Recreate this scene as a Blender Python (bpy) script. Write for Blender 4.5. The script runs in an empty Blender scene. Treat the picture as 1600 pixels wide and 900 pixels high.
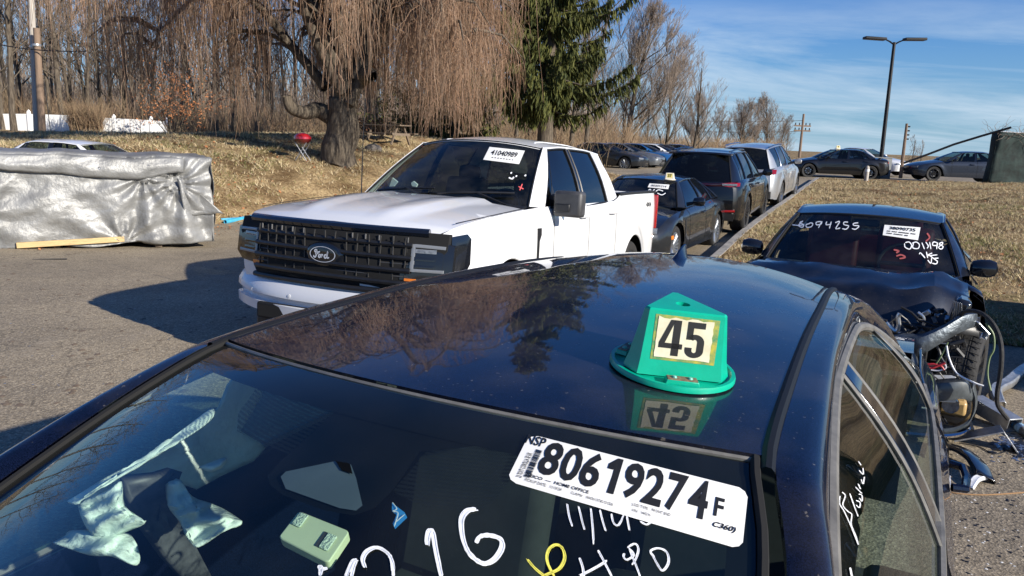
import bpy, bmesh, math, random
import numpy as np
from math import sin, cos, pi, radians, sqrt, atan2, exp
from mathutils import Vector, Matrix, noise
from mathutils.bvhtree import BVHTree

S = bpy.context.scene
COL = S.collection
random.seed(7)

# ------------------------------------------------------------------ camera
CAM_H, F_PX, PITCH, ROLL = 1.815, 1187.0, 0.1934, 0.0370
_fw = Vector((0, cos(PITCH), -sin(PITCH)))
_up0 = Vector((0, sin(PITCH), cos(PITCH)))
_r0 = Vector((1, 0, 0))
_rt = _r0 * cos(ROLL) + _up0 * sin(ROLL)
_up = _up0 * cos(ROLL) - _r0 * sin(ROLL)
cd = bpy.data.cameras.new('camera')
cam = bpy.data.objects.new('camera', cd)
COL.objects.link(cam)
cam.matrix_world = Matrix(((_rt.x, _up.x, -_fw.x, 0), (_rt.y, _up.y, -_fw.y, 0), (_rt.z, _up.z, -_fw.z, CAM_H), (0, 0, 0, 1)))
cd.sensor_width = 36
cd.lens = F_PX / 1600 * 36
cd.clip_start = 0.05
cd.clip_end = 3000
S.camera = cam
S.render.resolution_x, S.render.resolution_y = 1024, 576

# ------------------------------------------------------------------ sky and sun
SUN_EL = radians(22.2)
SUN_AZ = atan2(0.81, -0.586)          # angle from +Y towards +X
w = bpy.data.worlds.new('World')
S.world = w
w.use_nodes = True
nt = w.node_tree
nt.nodes.clear()
N = nt.nodes.new
out = N('ShaderNodeOutputWorld'); bg = N('ShaderNodeBackground')
sky = N('ShaderNodeTexSky'); sky.sky_type = 'NISHITA'; sky.sun_disc = False
sky.sun_elevation = SUN_EL; sky.sun_rotation = SUN_AZ
sky.altitude = 0; sky.air_density = 1.1; sky.dust_density = 0.2; sky.ozone_density = 1.6
bg.inputs['Strength'].default_value = 0.1
tc = N('ShaderNodeTexCoord')
sep = N('ShaderNodeSeparateXYZ'); nt.links.new(tc.outputs['Generated'], sep.inputs[0])
# project the direction on a high layer so streaks shorten towards the horizon
addz = N('ShaderNodeMath'); addz.operation = 'ADD'; addz.inputs[1].default_value = 0.12
nt.links.new(sep.outputs['Z'], addz.inputs[0])
dx = N('ShaderNodeMath'); dx.operation = 'DIVIDE'; nt.links.new(sep.outputs['X'], dx.inputs[0]); nt.links.new(addz.outputs[0], dx.inputs[1])
dy = N('ShaderNodeMath'); dy.operation = 'DIVIDE'; nt.links.new(sep.outputs['Y'], dy.inputs[0]); nt.links.new(addz.outputs[0], dy.inputs[1])
cmb = N('ShaderNodeCombineXYZ'); nt.links.new(dx.outputs[0], cmb.inputs[0]); nt.links.new(dy.outputs[0], cmb.inputs[1])
mp = N('ShaderNodeMapping'); mp.inputs['Scale'].default_value = (0.55, 0.95, 1); mp.inputs['Rotation'].default_value = (0, 0, radians(-14))
nt.links.new(cmb.outputs[0], mp.inputs[0])
n1 = N('ShaderNodeTexNoise'); n1.inputs['Scale'].default_value = 1.1; n1.inputs['Detail'].default_value = 9; n1.inputs['Roughness'].default_value = 0.62; n1.inputs['Distortion'].default_value = 0.5
nt.links.new(mp.outputs[0], n1.inputs['Vector'])
cr = N('ShaderNodeValToRGB'); cr.color_ramp.elements[0].position = 0.40; cr.color_ramp.elements[1].position = 0.78
cr.color_ramp.elements[1].color = (.95, .95, .95, 1)
nt.links.new(n1.outputs['Fac'], cr.inputs[0])
# cirrus thins out high up
hr = N('ShaderNodeMapRange'); hr.inputs['From Min'].default_value = 0.19; hr.inputs['From Max'].default_value = 0.11
hr.inputs['To Min'].default_value = 0.0; hr.inputs['To Max'].default_value = 1.0
nt.links.new(sep.outputs['Z'], hr.inputs['Value'])
mm = N('ShaderNodeMath'); mm.operation = 'MULTIPLY'; nt.links.new(cr.outputs[0], mm.inputs[0]); nt.links.new(hr.outputs[0], mm.inputs[1])
mix = N('ShaderNodeMixRGB'); mix.inputs['Color2'].default_value = (3.7, 4.4, 5.1, 1)
tint = N('ShaderNodeMixRGB'); tint.blend_type = 'MULTIPLY'; tint.inputs[0].default_value = 1; tint.inputs[2].default_value = (0.16, 0.37, 0.74, 1)
nt.links.new(sky.outputs[0], tint.inputs[1])
# pale blue veil towards the horizon
hv = N('ShaderNodeMapRange'); hv.inputs['From Min'].default_value = 0.16; hv.inputs['From Max'].default_value = -0.02; hv.inputs['To Min'].default_value = 0; hv.inputs['To Max'].default_value = .75
nt.links.new(sep.outputs['Z'], hv.inputs['Value'])
veil = N('ShaderNodeMixRGB'); veil.inputs['Color2'].default_value = (2.1, 3.2, 4.2, 1); nt.links.new(hv.outputs[0], veil.inputs['Fac']); nt.links.new(tint.outputs[0], veil.inputs['Color1'])
nt.links.new(mm.outputs[0], mix.inputs['Fac']); nt.links.new(veil.outputs[0], mix.inputs['Color1'])
nt.links.new(mix.outputs[0], bg.inputs['Color']); nt.links.new(bg.outputs[0], out.inputs[0])
sl = bpy.data.lights.new('sun', 'SUN'); sl.energy = 4.2; sl.angle = radians(0.5); sl.color = (1.0, 0.93, 0.82)
so = bpy.data.objects.new('sun', sl); COL.objects.link(so)
SUN = Vector((sin(SUN_AZ) * cos(SUN_EL), cos(SUN_AZ) * cos(SUN_EL), sin(SUN_EL)))
so.rotation_euler = SUN.to_track_quat('Z', 'Y').to_euler()
S.view_settings.view_transform = 'Standard'; S.view_settings.look = 'None'
S.view_settings.exposure = 0.85; S.view_settings.gamma = 1
S.render.engine = 'CYCLES'
S.cycles.max_bounces = 8; S.cycles.transparent_max_bounces = 24

# ------------------------------------------------------------------ materials
def new_mat(name):
    m = bpy.data.materials.new(name); m.use_nodes = True
    t = m.node_tree; b = t.nodes['Principled BSDF']
    return m, t, b
def mat(name, c, rough=0.5, metal=0.0, coat=0.0, spec=0.5, vary=0.0, vscale=8.0, bump=0.0, bscale=30.0, c2=None, coatr=0.03, stretch=None, dust=0.0, sheen=0.0):
    """plain surface with noise-driven colour variation and relief"""
    m, t, b = new_mat(name)
    b.inputs['Base Color'].default_value = (*c, 1)
    b.inputs['Roughness'].default_value = rough; b.inputs['Metallic'].default_value = metal
    b.inputs['Specular IOR Level'].default_value = spec
    b.inputs['Coat Weight'].default_value = coat; b.inputs['Coat Roughness'].default_value = coatr
    if sheen: b.inputs['Sheen Weight'].default_value = sheen
    co = t.nodes.new('ShaderNodeTexCoord'); src = co.outputs['Object']
    if stretch:
        mpn = t.nodes.new('ShaderNodeMapping'); mpn.inputs['Scale'].default_value = stretch
        t.links.new(src, mpn.inputs[0]); src = mpn.outputs[0]
    if vary or c2:
        n = t.nodes.new('ShaderNodeTexNoise'); n.inputs['Scale'].default_value = vscale; n.inputs['Detail'].default_value = 6; n.inputs['Roughness'].default_value = 0.65
        t.links.new(src, n.inputs['Vector'])
        r = t.nodes.new('ShaderNodeValToRGB')
        a = c2 if c2 else tuple(max(0, x * (1 - vary)) for x in c)
        d = c if c2 else tuple(min(1, x * (1 + vary)) for x in c)
        r.color_ramp.elements[0].position = 0.35; r.color_ramp.elements[1].position = 0.65
        r.color_ramp.elements[0].color = (*a, 1); r.color_ramp.elements[1].color = (*d, 1)
        t.links.new(n.outputs['Fac'], r.inputs[0]); t.links.new(r.outputs[0], b.inputs['Base Color'])
    if dust:
        n = t.nodes.new('ShaderNodeTexNoise'); n.inputs['Scale'].default_value = 3.0; n.inputs['Detail'].default_value = 8; n.inputs['Roughness'].default_value = 0.7
        t.links.new(co.outputs['Object'], n.inputs['Vector'])
        mr = t.nodes.new('ShaderNodeMapRange'); mr.inputs['From Min'].default_value = .35; mr.inputs['From Max'].default_value = .75
        mr.inputs['To Min'].default_value = rough; mr.inputs['To Max'].default_value = min(1, rough + dust)
        t.links.new(n.outputs['Fac'], mr.inputs['Value']); t.links.new(mr.outputs[0], b.inputs['Roughness'])
    if bump:
        n = t.nodes.new('ShaderNodeTexNoise'); n.inputs['Scale'].default_value = bscale; n.inputs['Detail'].default_value = 5
        t.links.new(src, n.inputs['Vector'])
        bp = t.nodes.new('ShaderNodeBump'); bp.inputs['Strength'].default_value = bump; bp.inputs['Distance'].default_value = 0.02
        t.links.new(n.outputs['Fac'], bp.inputs['Height']); t.links.new(bp.outputs[0], b.inputs['Normal'])
    return m
def paint(name, c, metal=0.35, flake=0.25, specks=0.0, c2=None):
    """car paint: flaked base under a clear coat, with dust specks"""
    m, t, b = new_mat(name)
    b.inputs['Metallic'].default_value = metal; b.inputs['Roughness'].default_value = 0.42; b.inputs['Specular IOR Level'].default_value = 0.15
    b.inputs['Coat Weight'].default_value = 1.0; b.inputs['Coat Roughness'].default_value = 0.02; b.inputs['Coat IOR'].default_value = 1.5
    co = t.nodes.new('ShaderNodeTexCoord')
    v = t.nodes.new('ShaderNodeTexVoronoi'); v.inputs['Scale'].default_value = 900
    t.links.new(co.outputs['Object'], v.inputs['Vector'])
    r = t.nodes.new('ShaderNodeValToRGB'); r.color_ramp.elements[0].position = .2; r.color_ramp.elements[1].position = .9
    r.color_ramp.elements[0].color = (*[x * (1 - flake) for x in c], 1); r.color_ramp.elements[1].color = (*[min(1, x * (1 + flake)) for x in (c2 or c)], 1)
    s = t.nodes.new('ShaderNodeSeparateColor'); t.links.new(v.outputs['Color'], s.inputs[0]); t.links.new(s.outputs[0], r.inputs[0])
    last = r.outputs[0]
    if specks:
        # dust, pollen specks and dried smears lying on the clear coat
        n = t.nodes.new('ShaderNodeTexNoise'); n.inputs['Scale'].default_value = 95; n.inputs['Detail'].default_value = 3
        t.links.new(co.outputs['Object'], n.inputs['Vector'])
        rr = t.nodes.new('ShaderNodeValToRGB'); rr.color_ramp.elements[0].position = .685; rr.color_ramp.elements[1].position = .73
        t.links.new(n.outputs['Fac'], rr.inputs[0])
        n2 = t.nodes.new('ShaderNodeTexNoise'); n2.inputs['Scale'].default_value = 5.5; n2.inputs['Detail'].default_value = 6
        t.links.new(co.outputs['Object'], n2.inputs['Vector'])
        r2 = t.nodes.new('ShaderNodeMapRange'); r2.inputs['From Min'].default_value = .42; r2.inputs['From Max'].default_value = .9
        r2.inputs['To Min'].default_value = .0; r2.inputs['To Max'].default_value = .35 * specks
        t.links.new(n2.outputs['Fac'], r2.inputs['Value'])
        ad = t.nodes.new('ShaderNodeMath'); ad.operation = 'ADD'; ad.use_clamp = True
        mu = t.nodes.new('ShaderNodeMath'); mu.operation = 'MULTIPLY'; mu.inputs[1].default_value = .8 * specks
        t.links.new(rr.outputs[0], mu.inputs[0]); t.links.new(mu.outputs[0], ad.inputs[0]); t.links.new(r2.outputs[0], ad.inputs[1])
        mx = t.nodes.new('ShaderNodeMixRGB'); mx.inputs[2].default_value = (.33, .29, .24, 1)
        sc = t.nodes.new('ShaderNodeMath'); sc.operation = 'MULTIPLY'; sc.inputs[1].default_value = .55
        t.links.new(ad.outputs[0], sc.inputs[0])
        t.links.new(sc.outputs[0], mx.inputs[0]); t.links.new(last, mx.inputs[1]); last = mx.outputs[0]
        cw = t.nodes.new('ShaderNodeMapRange'); cw.inputs['From Min'].default_value = 0; cw.inputs['From Max'].default_value = 1
        cw.inputs['To Min'].default_value = 1.0; cw.inputs['To Max'].default_value = 0.25
        t.links.new(ad.outputs[0], cw.inputs['Value']); t.links.new(cw.outputs[0], b.inputs['Coat Weight'])
        # very slight orange peel and wipe marks
        n3 = t.nodes.new('ShaderNodeTexNoise'); n3.inputs['Scale'].default_value = 14; n3.inputs['Detail'].default_value = 2
        mp3 = t.nodes.new('ShaderNodeMapping'); mp3.inputs['Scale'].default_value = (1, .25, 1); mp3.inputs['Rotation'].default_value = (0, 0, .6)
        t.links.new(co.outputs['Object'], mp3.inputs[0]); t.links.new(mp3.outputs[0], n3.inputs['Vector'])
        bp = t.nodes.new('ShaderNodeBump'); bp.inputs['Strength'].default_value = .04; bp.inputs['Distance'].default_value = 0.01
        t.links.new(n3.outputs['Fac'], bp.inputs['Height']); t.links.new(bp.outputs[0], b.inputs['Coat Normal'])
    t.links.new(last, b.inputs['Base Color'])
    return m
def glass(name, tint=(.75, .86, .83), opacity=0.12, body=(.01, .012, .012), ior=1.5, film=0.0):
    """thin automotive glass: transparent tint plus Fresnel reflection"""
    m = bpy.data.materials.new(name); m.use_nodes = True; t = m.node_tree; t.nodes.clear(); nn = t.nodes.new
    o = nn('ShaderNodeOutputMaterial'); tr = nn('ShaderNodeBsdfTransparent'); tr.inputs[0].default_value = (*tint, 1)
    di = nn('ShaderNodeBsdfDiffuse'); di.inputs[0].default_value = (*body, 1)
    m1 = nn('ShaderNodeMixShader'); m1.inputs[0].default_value = opacity; t.links.new(tr.outputs[0], m1.inputs[1]); t.links.new(di.outputs[0], m1.inputs[2])
    last = m1
    if film:
        co = nn('ShaderNodeTexCoord'); n = nn('ShaderNodeTexNoise'); n.inputs['Scale'].default_value = 4; n.inputs['Detail'].default_value = 8
        t.links.new(co.outputs['Object'], n.inputs['Vector'])
        r = nn('ShaderNodeMapRange'); r.inputs['From Min'].default_value = .45; r.inputs['From Max'].default_value = .85; r.inputs['To Min'].default_value = 0; r.inputs['To Max'].default_value = film
        t.links.new(n.outputs['Fac'], r.inputs['Value'])
        d2 = nn('ShaderNodeBsdfDiffuse'); d2.inputs[0].default_value = (.35, .33, .3, 1)
        m3 = nn('ShaderNodeMixShader'); t.links.new(r.outputs[0], m3.inputs[0]); t.links.new(last.outputs[0], m3.inputs[1]); t.links.new(d2.outputs[0], m3.inputs[2]); last = m3
    gl = nn('ShaderNodeBsdfGlossy'); gl.inputs['Roughness'].default_value = 0.0
    fr = nn('ShaderNodeFresnel'); ge = nn('ShaderNodeNewGeometry'); io = nn('ShaderNodeMapRange')    # a thin sheet reflects alike from both sides
    io.inputs['To Min'].default_value = ior; io.inputs['To Max'].default_value = 1 / ior; t.links.new(ge.outputs['Backfacing'], io.inputs['Value']); t.links.new(io.outputs[0], fr.inputs[0])
    m2 = nn('ShaderNodeMixShader'); t.links.new(fr.outputs[0], m2.inputs[0]); t.links.new(last.outputs[0], m2.inputs[1]); t.links.new(gl.outputs[0], m2.inputs[2])
    t.links.new(m2.outputs[0], o.inputs[0])
    return m
M = {}
M['rubber'] = mat('tyre rubber', (.022, .021, .02), .75, bump=.25, bscale=60, vary=.3)
M['black'] = mat('black plastic', (.014, .014, .015), .42, vary=.3, bump=.06, bscale=200)
M['gloss'] = mat('gloss black', (.008, .009, .012), .12, coat=.6)
M['seam'] = mat('panel gap', (.006, .006, .006), .9)
M['grey'] = mat('grey moulding', (.13, .125, .115), .5, vary=.25, vscale=20)
M['dkgrey'] = mat('dark grey plastic', (.05, .05, .052), .5, vary=.25)
M['chrome'] = mat('chrome', (.75, .75, .75), .12, metal=1)
M['alu'] = mat('aluminium', (.55, .56, .57), .32, metal=.9, vary=.15, bump=.1)
M['rim'] = mat('wheel alloy', (.32, .33, .34), .3, metal=.8)
M['rimdark'] = mat('dark wheel alloy', (.03, .03, .032), .3, metal=.5)
M['glassdk'] = glass('privacy glass', (.10, .12, .12), .55, (.006, .007, .008))
M['glassmid'] = glass('tinted glass', (.50, .60, .60), .15)
M['glassclr'] = glass('green tinted glass', (.84, .95, .90), .03, (.03, .06, .07), ior=1.62, film=.03)
M['lens'] = mat('lamp lens', (.16, .17, .18), .08, coat=1, vary=.4, vscale=40)
M['lensdk'] = mat('smoked lamp lens', (.014, .015, .017), .12, coat=.5)
M['red'] = mat('red lamp lens', (.35, .008, .01), .12, coat=1)
M['orange'] = mat('amber lens', (.75, .20, .02), .15, coat=1)
M['paper'] = mat('label paper', (.80, .79, .75), .45, vary=.04)
M['ink'] = mat('label ink', (.012, .012, .012), .5)
M['chalk'] = mat('white window paint', (.82, .83, .84), .6, vary=.12, vscale=60)
M['chalky'] = mat('yellow window paint', (.72, .66, .10), .6, vary=.2, vscale=60)
M['chalkr'] = mat('red window paint', (.75, .12, .12), .6)
M['seat'] = mat('seat cloth', (.02, .02, .022), .85, vary=.3)
M['cabin'] = mat('cabin trim', (.03, .03, .032), .75)

# ------------------------------------------------------------------ mesh helpers
def tag(o, label=None, cat=None, group=None, kind=None):
    if label: o['label'] = label
    if cat: o['category'] = cat
    if group: o['group'] = group
    if kind: o['kind'] = kind
    return o
def empty(name, loc, yaw=0.0, label=None, cat=None, group=None, pitch=0.0):
    o = bpy.data.objects.new(name, None); COL.objects.link(o)
    o.empty_display_size = .1; o.rotation_mode = 'ZXY' if False else 'XYZ'
    o.rotation_euler = (pitch, 0, -yaw); o.location = loc
    return tag(o, label, cat, group)
class MB:
    def __init__(s): s.v = []; s.f = []
    def add(s, vs, fs):
        n = len(s.v); s.v += [tuple(p) for p in vs]; s.f += [tuple(i + n for i in f) for f in fs]; return s
    def grid(s, rows, flip=False, closeu=False):
        n = len(s.v); R = len(rows); C = len(rows[0])
        for r in rows: s.v += [tuple(p) for p in r]
        for i in range(R - 1):
            for j in range(C if closeu else C - 1):
                j2 = (j + 1) % C
                q = (n + i * C + j, n + i * C + j2, n + (i + 1) * C + j2, n + (i + 1) * C + j)
                s.f.append(q[::-1] if flip else q)
        return s
    def box(s, c, d, R=None, taper=1.0):
        vs = []
        for z in (-.5, .5):
            k = taper if z > 0 else 1
            for x, y in ((-.5, -.5), (.5, -.5), (.5, .5), (-.5, .5)):
                p = Vector((x * d[0] * k, y * d[1] * k, z * d[2]))
                if R: p = R @ p
                vs.append(p + Vector(c))
        return s.add(vs, [(3, 2, 1, 0), (4, 5, 6, 7), (0, 1, 5, 4), (1, 2, 6, 5), (2, 3, 7, 6), (3, 0, 4, 7)])
    def tube(s, path, r, n=6, cap=True, flat=1.0):
        path = [Vector(p) for p in path]; m = len(path)
        rs = r if hasattr(r, '__len__') else [r] * m
        rows = []; prev = None
        for i, p in enumerate(path):
            d = (path[min(i + 1, m - 1)] - path[max(i - 1, 0)])
            if d.length < 1e-9: d = Vector((0, 0, 1))
            d.normalize()
            if prev is None:
                a = d.orthogonal().normalized()
                if flat != 1.0:
                    a = Vector((0, 0, 1)).cross(d); a = a.normalized() if a.length > 1e-4 else d.orthogonal().normalized()
            else:
                a = prev - d * prev.dot(d); a = a.normalized() if a.length > 1e-6 else d.orthogonal().normalized()
            prev = a; b = d.cross(a)
            rows.append([p + a * cos(2 * pi * k / n) * rs[i] + b * sin(2 * pi * k / n) * rs[i] * flat for k in range(n)])
        k0 = len(s.v); s.grid(rows, closeu=True)
        if cap:
            s.f.append(tuple(k0 + k for k in range(n))[::-1]); s.f.append(tuple(k0 + (m - 1) * n + k for k in range(n)))
        return s
    def lathe(s, prof, c=(0, 0, 0), axis='z', n=24, close=False):
        rows = []
        for (r, h) in prof:
            row = []
            for k in range(n):
                a = 2 * pi * k / n
                if axis == 'z': p = (c[0] + r * cos(a), c[1] + r * sin(a), c[2] + h)
                elif axis == 'x': p = (c[0] + h, c[1] + r * cos(a), c[2] + r * sin(a))
                else: p = (c[0] + r * cos(a), c[1] + h, c[2] + r * sin(a))
                row.append(p)
            rows.append(row)
        return s.grid(rows, closeu=True)
    def prism(s, poly, h0, h1, axes=(0, 1, 2)):
        """poly in (u,v), extruded along w from h0 to h1; axes: where u,v,w go"""
        n = len(poly); vs = []
        for h in (h0, h1):
            for (u, v) in poly:
                p = [0, 0, 0]; p[axes[0]] = u; p[axes[1]] = v; p[axes[2]] = h; vs.append(p)
        fs = [tuple(range(n))[::-1], tuple(range(n, 2 * n))] + [(i, (i + 1) % n, n + (i + 1) % n, n + i) for i in range(n)]
        return s.add(vs, fs)
    def xf(s, Mx):
        s.v = [tuple(Mx @ Vector(p)) for p in s.v]; return s
    def build(s, name, m, parent=None, smooth=True, ang=35, bevel=0, solid=0, sub=0, label=None):
        me = bpy.data.meshes.new(name); me.from_pydata(s.v, [], s.f); me.update()
        if smooth:
            me.polygons.foreach_set('use_smooth', [True] * len(me.polygons)); me.set_sharp_from_angle(angle=radians(ang))
        me.materials.append(M[m] if isinstance(m, str) else m)
        o = bpy.data.objects.new(name, me); COL.objects.link(o)
        if parent is not None: o.parent = parent
        if solid:
            d = o.modifiers.new('s', 'SOLIDIFY'); d.thickness = abs(solid); d.offset = 1 if solid > 0 else -1
        if bevel:
            d = o.modifiers.new('b', 'BEVEL'); d.width = bevel; d.segments = 2; d.limit_method = 'ANGLE'; d.angle_limit = radians(40)
        if sub:
            d = o.modifiers.new('u', 'SUBSURF'); d.levels = sub; d.render_levels = sub
        if label: o['label'] = label
        return o
def fast_mesh(name, verts, faces_flat, nper, m, parent=None, smooth=False):
    """verts Nx3 array; faces_flat Fxnper int array"""
    me = bpy.data.meshes.new(name); V = np.asarray(verts, dtype=np.float32); Fa = np.asarray(faces_flat, dtype=np.int32)
    me.vertices.add(len(V)); me.vertices.foreach_set('co', V.ravel())
    me.loops.add(Fa.size); me.loops.foreach_set('vertex_index', Fa.ravel())
    me.polygons.add(len(Fa)); me.polygons.foreach_set('loop_start', np.arange(0, Fa.size, nper, dtype=np.int32))
    me.polygons.foreach_set('loop_total', np.full(len(Fa), nper, dtype=np.int32))
    if smooth: me.polygons.foreach_set('use_smooth', np.ones(len(Fa), dtype=bool))
    me.update(calc_edges=True); me.materials.append(M[m] if isinstance(m, str) else m)
    o = bpy.data.objects.new(name, me); COL.objects.link(o)
    if parent is not None: o.parent = parent
    return o
def copy_tree(o, parent=None):
    c = o.copy(); COL.objects.link(c)
    if parent is not None: c.parent = parent
    for ch in [x for x in bpy.data.objects if x.parent == o]: copy_tree(ch, c)
    return c
def keys(tab):
    """smooth interpolation through (x, y) keys"""
    xs = [k[0] for k in tab]; ys = [k[1] for k in tab]; n = len(xs)
    ms = []
    for i in range(n):
        if i == 0: mm_ = (ys[1] - ys[0]) / (xs[1] - xs[0]) if n > 1 else 0
        elif i == n - 1: mm_ = (ys[-1] - ys[-2]) / (xs[-1] - xs[-2])
        else:
            d0 = (ys[i] - ys[i - 1]) / (xs[i] - xs[i - 1]); d1 = (ys[i + 1] - ys[i]) / (xs[i + 1] - xs[i])
            mm_ = 0 if d0 * d1 <= 0 else 2 * d0 * d1 / (d0 + d1)
        ms.append(mm_)
    def f(x):
        if n == 1 or x <= xs[0]: return ys[0]
        if x >= xs[-1]: return ys[-1]
        i = max(k for k in range(n) if xs[k] <= x); i = min(i, n - 2); h = xs[i + 1] - xs[i]; t = (x - xs[i]) / h
        return (2 * t**3 - 3 * t**2 + 1) * ys[i] + (t**3 - 2 * t**2 + t) * h * ms[i] + (-2 * t**3 + 3 * t**2) * ys[i + 1] + (t**3 - t**2) * h * ms[i + 1]
    return f
def lerp(a, b, t): return a + (b - a) * t
def sstep(a, b, x):
    t = min(1, max(0, (x - a) / (b - a))); return t * t * (3 - 2 * t)
def ray_px(x, y): return (_fw + _rt * ((x - 800) / F_PX) + _up * ((450 - y) / F_PX)).normalized()
def at_z(x, y, z):
    d = ray_px(x, y); return Vector((0, 0, CAM_H)) + d * ((z - CAM_H) / d.z)
def at_y(x, y, Y):
    d = ray_px(x, y); return Vector((0, 0, CAM_H)) + d * (Y / d.y)

# lettering: a text outline fitted exactly in the box (u0,v0,u1,v1)
def text2d(s, box, bold=0.0, shear=0.0, res=3):
    c = bpy.data.curves.new('t', 'FONT'); c.body = s; c.size = 1; c.offset = bold; c.shear = shear; c.resolution_u = res
    o = bpy.data.objects.new('t', c); COL.objects.link(o)
    dg = bpy.context.evaluated_depsgraph_get(); me = bpy.data.meshes.new_from_object(o.evaluated_get(dg))
    vs = [(v.co.x, v.co.y) for v in me.vertices]; fs = [tuple(p.vertices) for p in me.polygons]
    bpy.data.objects.remove(o); bpy.data.curves.remove(c); bpy.data.meshes.remove(me)
    if not vs: return [], []
    x0 = min(p[0] for p in vs); x1 = max(p[0] for p in vs); y0 = min(p[1] for p in vs); y1 = max(p[1] for p in vs)
    return [(lerp(box[0], box[2], (x - x0) / (x1 - x0)), lerp(box[1], box[3], (y - y0) / max(1e-6, y1 - y0))) for x, y in vs], fs
def stroke2d(pts, w):
    """brush stroke as a flat ribbon in 2D (u,v)"""
    out = []; n = len(pts)
    for i in range(n):
        a = Vector(pts[max(0, i - 1)]); b = Vector(pts[min(n - 1, i + 1)]); d = (b - a)
        d = d.normalized() if d.length else Vector((1, 0)); nn_ = Vector((-d.y, d.x))
        ww = w * (0.6 if i in (0, n - 1) else 1) * (0.85 + .3 * random.random()) / 2
        p = Vector(pts[i]); out += [tuple(p + nn_ * ww), tuple(p - nn_ * ww)]
    return out, [(2 * i, 2 * i + 1, 2 * i + 3, 2 * i + 2) for i in range(n - 1)]
def smooth2d(pts, k=5):
    P = [Vector(p) for p in pts]; out = []
    for i in range(len(P) - 1):
        p0 = P[max(0, i - 1)]; p1 = P[i]; p2 = P[i + 1]; p3 = P[min(len(P) - 1, i + 2)]
        for j in range(k):
            t = j / k
            out.append(tuple(0.5 * ((2 * p1) + (p2 - p0) * t + (2 * p0 - 5 * p1 + 4 * p2 - p3) * t * t + (3 * p1 - p0 - 3 * p2 + p3) * t**3)))
    out.append(tuple(P[-1])); return out
def rounded(x0, y0, x1, y1, r, n=4):
    out = []
    for cx, cy, a0 in ((x1 - r, y0 + r, -pi / 2), (x1 - r, y1 - r, 0), (x0 + r, y1 - r, pi / 2), (x0 + r, y0 + r, pi)):
        for i in range(n + 1):
            a = a0 + pi / 2 * i / n; out.append((cx + r * cos(a), cy + r * sin(a)))
    return out
class Surf:
    """surface of already built parts (in the local frame of root) on which labels and window paint are laid"""
    def __init__(s, root, objs):
        vs = []; fs = []
        for o in objs:
            n = len(vs); vs += [Vector(v.co) for v in o.data.vertices]; fs += [tuple(i + n for i in p.vertices) for p in o.data.polygons]
        s.t = BVHTree.FromPolygons(vs, fs); s.M = root_matrix(root); s.I = s.M.inverted()
        s.o = s.I @ Vector((0, 0, CAM_H))
    def px(s, x, y, off=.002):
        d = (s.I.to_3x3() @ ray_px(x, y)).normalized(); p, n, i, dist = s.t.ray_cast(s.o, d)
        if p is None: return None
        if off < -.03: return p - d * off          # hangs well inside: stay on the line of sight used to measure it
        if n.dot(d) > 0: n = -n
        return p + n * off
    def lay(s, verts, faces, off=.002):
        ps = [s.px(x, y, off) for x, y in verts]; ok = [p is not None for p in ps]
        last = next((p for p in ps if p is not None), Vector((0, 0, 0)))
        ps = [p if p is not None else last for p in ps]
        return ps, [f for f in faces if all(ok[i] for i in f)]
def root_matrix(o):
    return Matrix.Translation(o.location) @ o.rotation_euler.to_matrix().to_4x4()
def quadmap(q):
    """q: TL,TR,BR,BL pixels -> maps (u,v) in 0..1 (v up) with perspective-free bilinear"""
    TL, TR, BR, BL = [Vector(p) for p in q]
    return lambda u, v: tuple((BL * (1 - u) + BR * u) * (1 - v) + (TL * (1 - u) + TR * u) * v)
# ------------------------------------------------------------------ terrain (a: along the kerb, b: across it)
CA, SA = cos(radians(25)), sin(radians(25))
def ab(x, y): return x * SA + y * CA, x * CA - y * SA
def xy(a, b): return a * SA + b * CA, a * CA - b * SA
_rz = keys([(-50, 0), (0, 0), (5, 0), (8, -.12), (10.5, -.22), (13, -.16), (16, 0), (20, .12), (25, .22), (30, .35), (40, .53), (60, .62), (300, .8)])
KB0, KB1, KA0 = -2.42, -2.24, 9.6        # kerb sides, and where the grass island starts
def road_z(a, b): return _rz(a)
def nz(x, y, s, seed=0): return noise.noise(Vector((x * s, y * s, seed)))
_le = keys([(-60, -14), (5, -13.2), (12, -12.7), (18, -11.4), (26, -9.6), (31, -9.4), (34, -12), (37, -20), (60, -24), (90, -24)])
def left_edge(a): return _le(a) + 0.3 * nz(a, 0, .3, 3) + .2 * nz(a, 0, 1.3, 3)
def lawn_z(a, b):
    z = road_z(a, b)
    d = max(0, left_edge(a) - b)
    x, y = xy(a, b)
    far = sstep(38, 29, a)
    mid = sstep(20, 27, a)
    rise = (1.36 * (1 - exp(-d / 2.1)) * (1 - .62 * mid * sstep(9, 4, d)) - .45 * sstep(15, 24, d)) * far
    m = .20 * exp(-((d - 8 - 1.5 * sin(a * .35)) / 1.6)**2) * far
    return z + rise + m + .08 * nz(x, y, .35) * min(1, d) + .025 * nz(x, y, 2.) * min(1, d)
def isle_z(a, b):
    x, y = xy(a, b)
    d = min(b - KB1, (a - KA0) * .8)
    z = road_z(a, b) + .13
    z += .33 * sstep(0, 9, b - KB1) * sstep(10, 22, a) * (1 - .9 * sstep(30, 44, a))
    z += (.07 * nz(x, y, .5) + .025 * nz(x, y, 2.2)) * min(1, max(0, d))
    if a < KA0 + .6: z -= .11 * (1 - sstep(KA0, KA0 + .6, a)) * sstep(KB1, KB1 + .5, b)
    return z
def ISLE(a, b): return b > KB1 and a > KA0 and a < 37.0
def ground_z(x, y):
    a, b = ab(x, y)
    if ISLE(a, b): return isle_z(a, b)
    if b < left_edge(a): return lawn_z(a, b)
    return road_z(a, b)
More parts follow.
